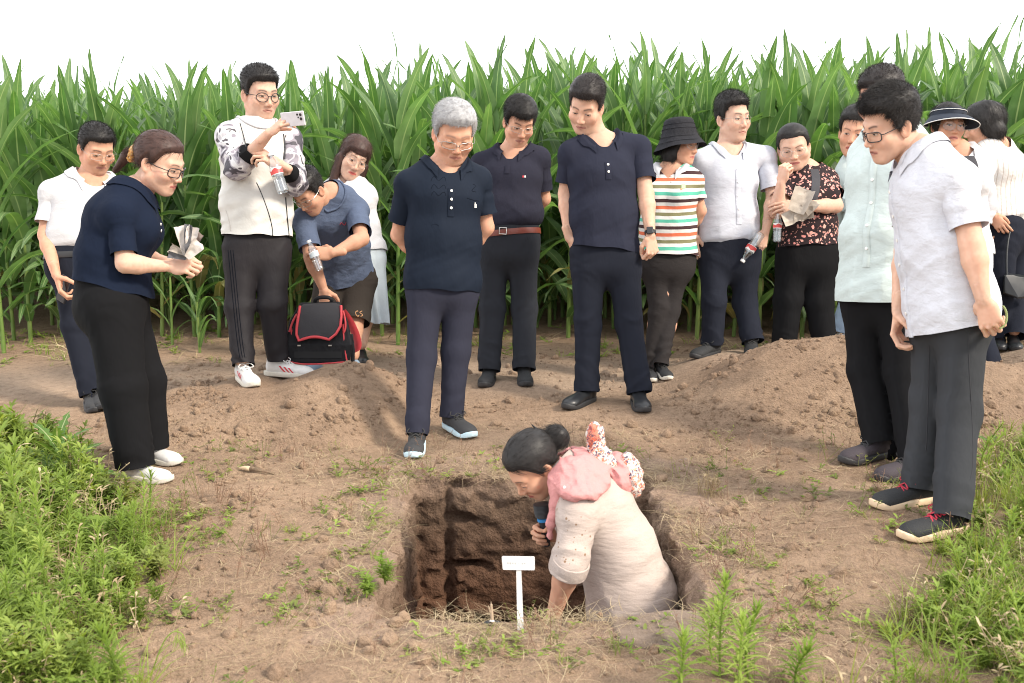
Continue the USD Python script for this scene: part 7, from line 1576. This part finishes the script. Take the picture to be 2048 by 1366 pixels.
def lobe(px, py, dt, r, ang, seed):
    ca, sa = math.cos(ang), math.sin(ang); R = np.array([[ca, 0, sa], [0, 1, 0], [-sa, 0, ca]]); return crumple(W(px, py, t17 + dt), r, R, seed, 0.16, 24.0)
put('brim', lobe(1192, 884, 0.0, (0.036, 0.022, 0.082), -0.12, 3), C_BONNET, bn, True); put('brim', lobe(1206, 930, -0.035, (0.050, 0.030, 0.085), -0.30, 9), C_BONNET, bn, True); put('brim', lobe(1262, 950, 0.01, (0.042, 0.070, 0.084), -0.22, 15), C_BONNET, bn, True)
put('inner_brim', lobe(1188, 876, -0.014, (0.024, 0.016, 0.058), -0.12, 21), dotted('bonnet_inside', (0.50, 0.20, 0.14), [(0.0, (0.60, 0.12, 0.06)), (1.0, (0.10, 0.07, 0.10))], 150.0, 0.9), bn, True)
for px, py in ((1129, 975), (1224, 966)): q, d = from_cam(bon_pink, px, py, t17 - 0.4); put('button', xf(trimesh.creation.icosphere(1, 0.006), None, q[0]), BUTTON, bn, True)
for e, ax, s in I['cuffs']:
    if s == 'l':
        R = basis(ax); a = np.linspace(0, 2 * np.pi, 33); dirs = np.cos(a)[:, None] * R[:, 0] + np.sin(a)[:, None] * R[:, 1]
        rr_ = trace(I['shirt'], e - ax * 0.02 + dirs * 0.14, -dirs); rad = np.minimum(np.linalg.norm(rr_ - (e - ax * 0.02), axis=1), 0.085)
        put('cuff', gridmesh(np.stack([e + ax * h_ + dirs * (rad + d_)[:, None] for h_, d_ in ((-0.042, -0.002), (-0.040, 0.0045), (0.004, 0.0035), (0.006, -0.002))], 0)), C_LINEN, I['top'], True)

# ------------------------------------------------------------------ sign and peg at the rim
g0 = G(1041, 1252); ts = 3.22; base = W(1041, 1256, ts); SIGN = plain('sign_white', (0.62, 0.61, 0.60), 0.45)
o = thing('marker_sign', W(1041, 1250, ts), 'small white T shaped marker sign stuck in the near rim of the pit', 'sign')
prof = [(1034.0, 1248), (1047.5, 1248), (1042.6, 1138), (1032.6, 1138)]
def slab(pix, th, t=ts):
    A = np.array([W(a, b, t) for a, b in pix]); n = len(A); B_ = A + V(0, 0, -th); v = np.vstack([A, B_]); f = [[0, i, i + 1] for i in range(1, n - 1)] + [[n, n + i + 1, n + i] for i in range(1, n - 1)]
    for i in range(n): j = (i + 1) % n; f += [[i, n + i, n + j], [i, n + j, j]]
    return v, np.array(f)
put('post', slab([(1035, 1262), (1047.5, 1262), (1042.4, 1137), (1032.4, 1137)], 0.004), SIGN, o, False)
rc = []
for cx_, cy_, a0 in ((1067, 1116, 0), (1067, 1138, 90), (1008, 1137, 180), (1006, 1115.5, 270)):
    for k_ in range(5): an = math.radians(a0 - 90 + k_ * 22.5); rc.append((cx_ + 2.5 * math.cos(an), cy_ + 2.5 * math.sin(an)))
put('plate', slab(rc, 0.003, ts - 0.0045), SIGN, o, False)
mk = plain('faded_print', (0.40, 0.40, 0.40), 0.5)
for i, (px, w_) in enumerate(((1013.5, 4), (1019, 3.4), (1024, 3.0), (1029, 3.6), (1036, 1.6), (1043, 3.4), (1048, 3.2))): put('faded_mark', slab([(px, 1124.5 + i * .1), (px + w_, 1124.5 + i * .1), (px + w_ * 0.9, 1128.5 + (i % 2)), (px + w_ * 0.2, 1127.8)], 0.0006, ts - 0.0055), mk, o, False)
pk = W(984, 1243, 3.24); o = thing('wooden_peg', pk, 'short split wooden peg on black film at the near rim of the pit', 'peg')
put('peg', cat_([tube(smoothcurve([W(985, 1246, 3.24), W(983.5, 1225, 3.24), W(982.5, 1208, 3.24)], 8), np.linspace(0.0055, 0.0035, 8), 7), tube(np.array([W(981, 1226, 3.24), W(978, 1216, 3.235), W(976.5, 1211, 3.235)]), [0.003, 0.0025, 0.001], 5), tube(np.array([W(982.5, 1210, 3.24), W(982, 1203, 3.24)]), [0.002, 0.0006], 5)]), plain('peg_wood', (0.34, 0.25, 0.17), 0.8, bump=0.3), o, True)
put('black_film', crumple(W(982, 1245, 3.245), (0.027, 0.014, 0.0065), np.eye(3), 6, 0.3, 60.0, 3), plain('film_black', (0.018, 0.02, 0.024), 0.25), o, True); put('washer', crumple(W(984, 1242, 3.235), (0.0085, 0.006, 0.0035), np.eye(3), 2, 0.1, 60.0, 3), plain('metal_bright', (0.75, 0.76, 0.78), 0.25, metallic=1.0), o, True)

CLAY = soil_mat('clay', (0.215, 0.165, 0.130), (0.175, 0.132, 0.104), bump=0.5)
cs = [G(1222, 1240), G(1330, 1236), G(1392, 1232), G(1404, 1285), G(1330, 1296), G(1248, 1288)]; cc = np.mean(cs, 0)
m_ = trimesh.convex.convex_hull(np.vstack([trimesh.creation.icosphere(2, 0.014).vertices + c + np.array([0, 0, -0.003 + 0.006 * (k % 2)]) for k, c in enumerate(cs)])).subdivide().subdivide().subdivide()
m_.vertices += vol(m_.vertices, 22.0, 8, 3)[:, None] * np.array([[0.008, 0.008, 0.007]])
o = thing('clay_slab', cc, 'smooth grey brown slab of clay on the near rim below the kneeling woman', 'clay slab'); put('slab', m_, CLAY, o, True)
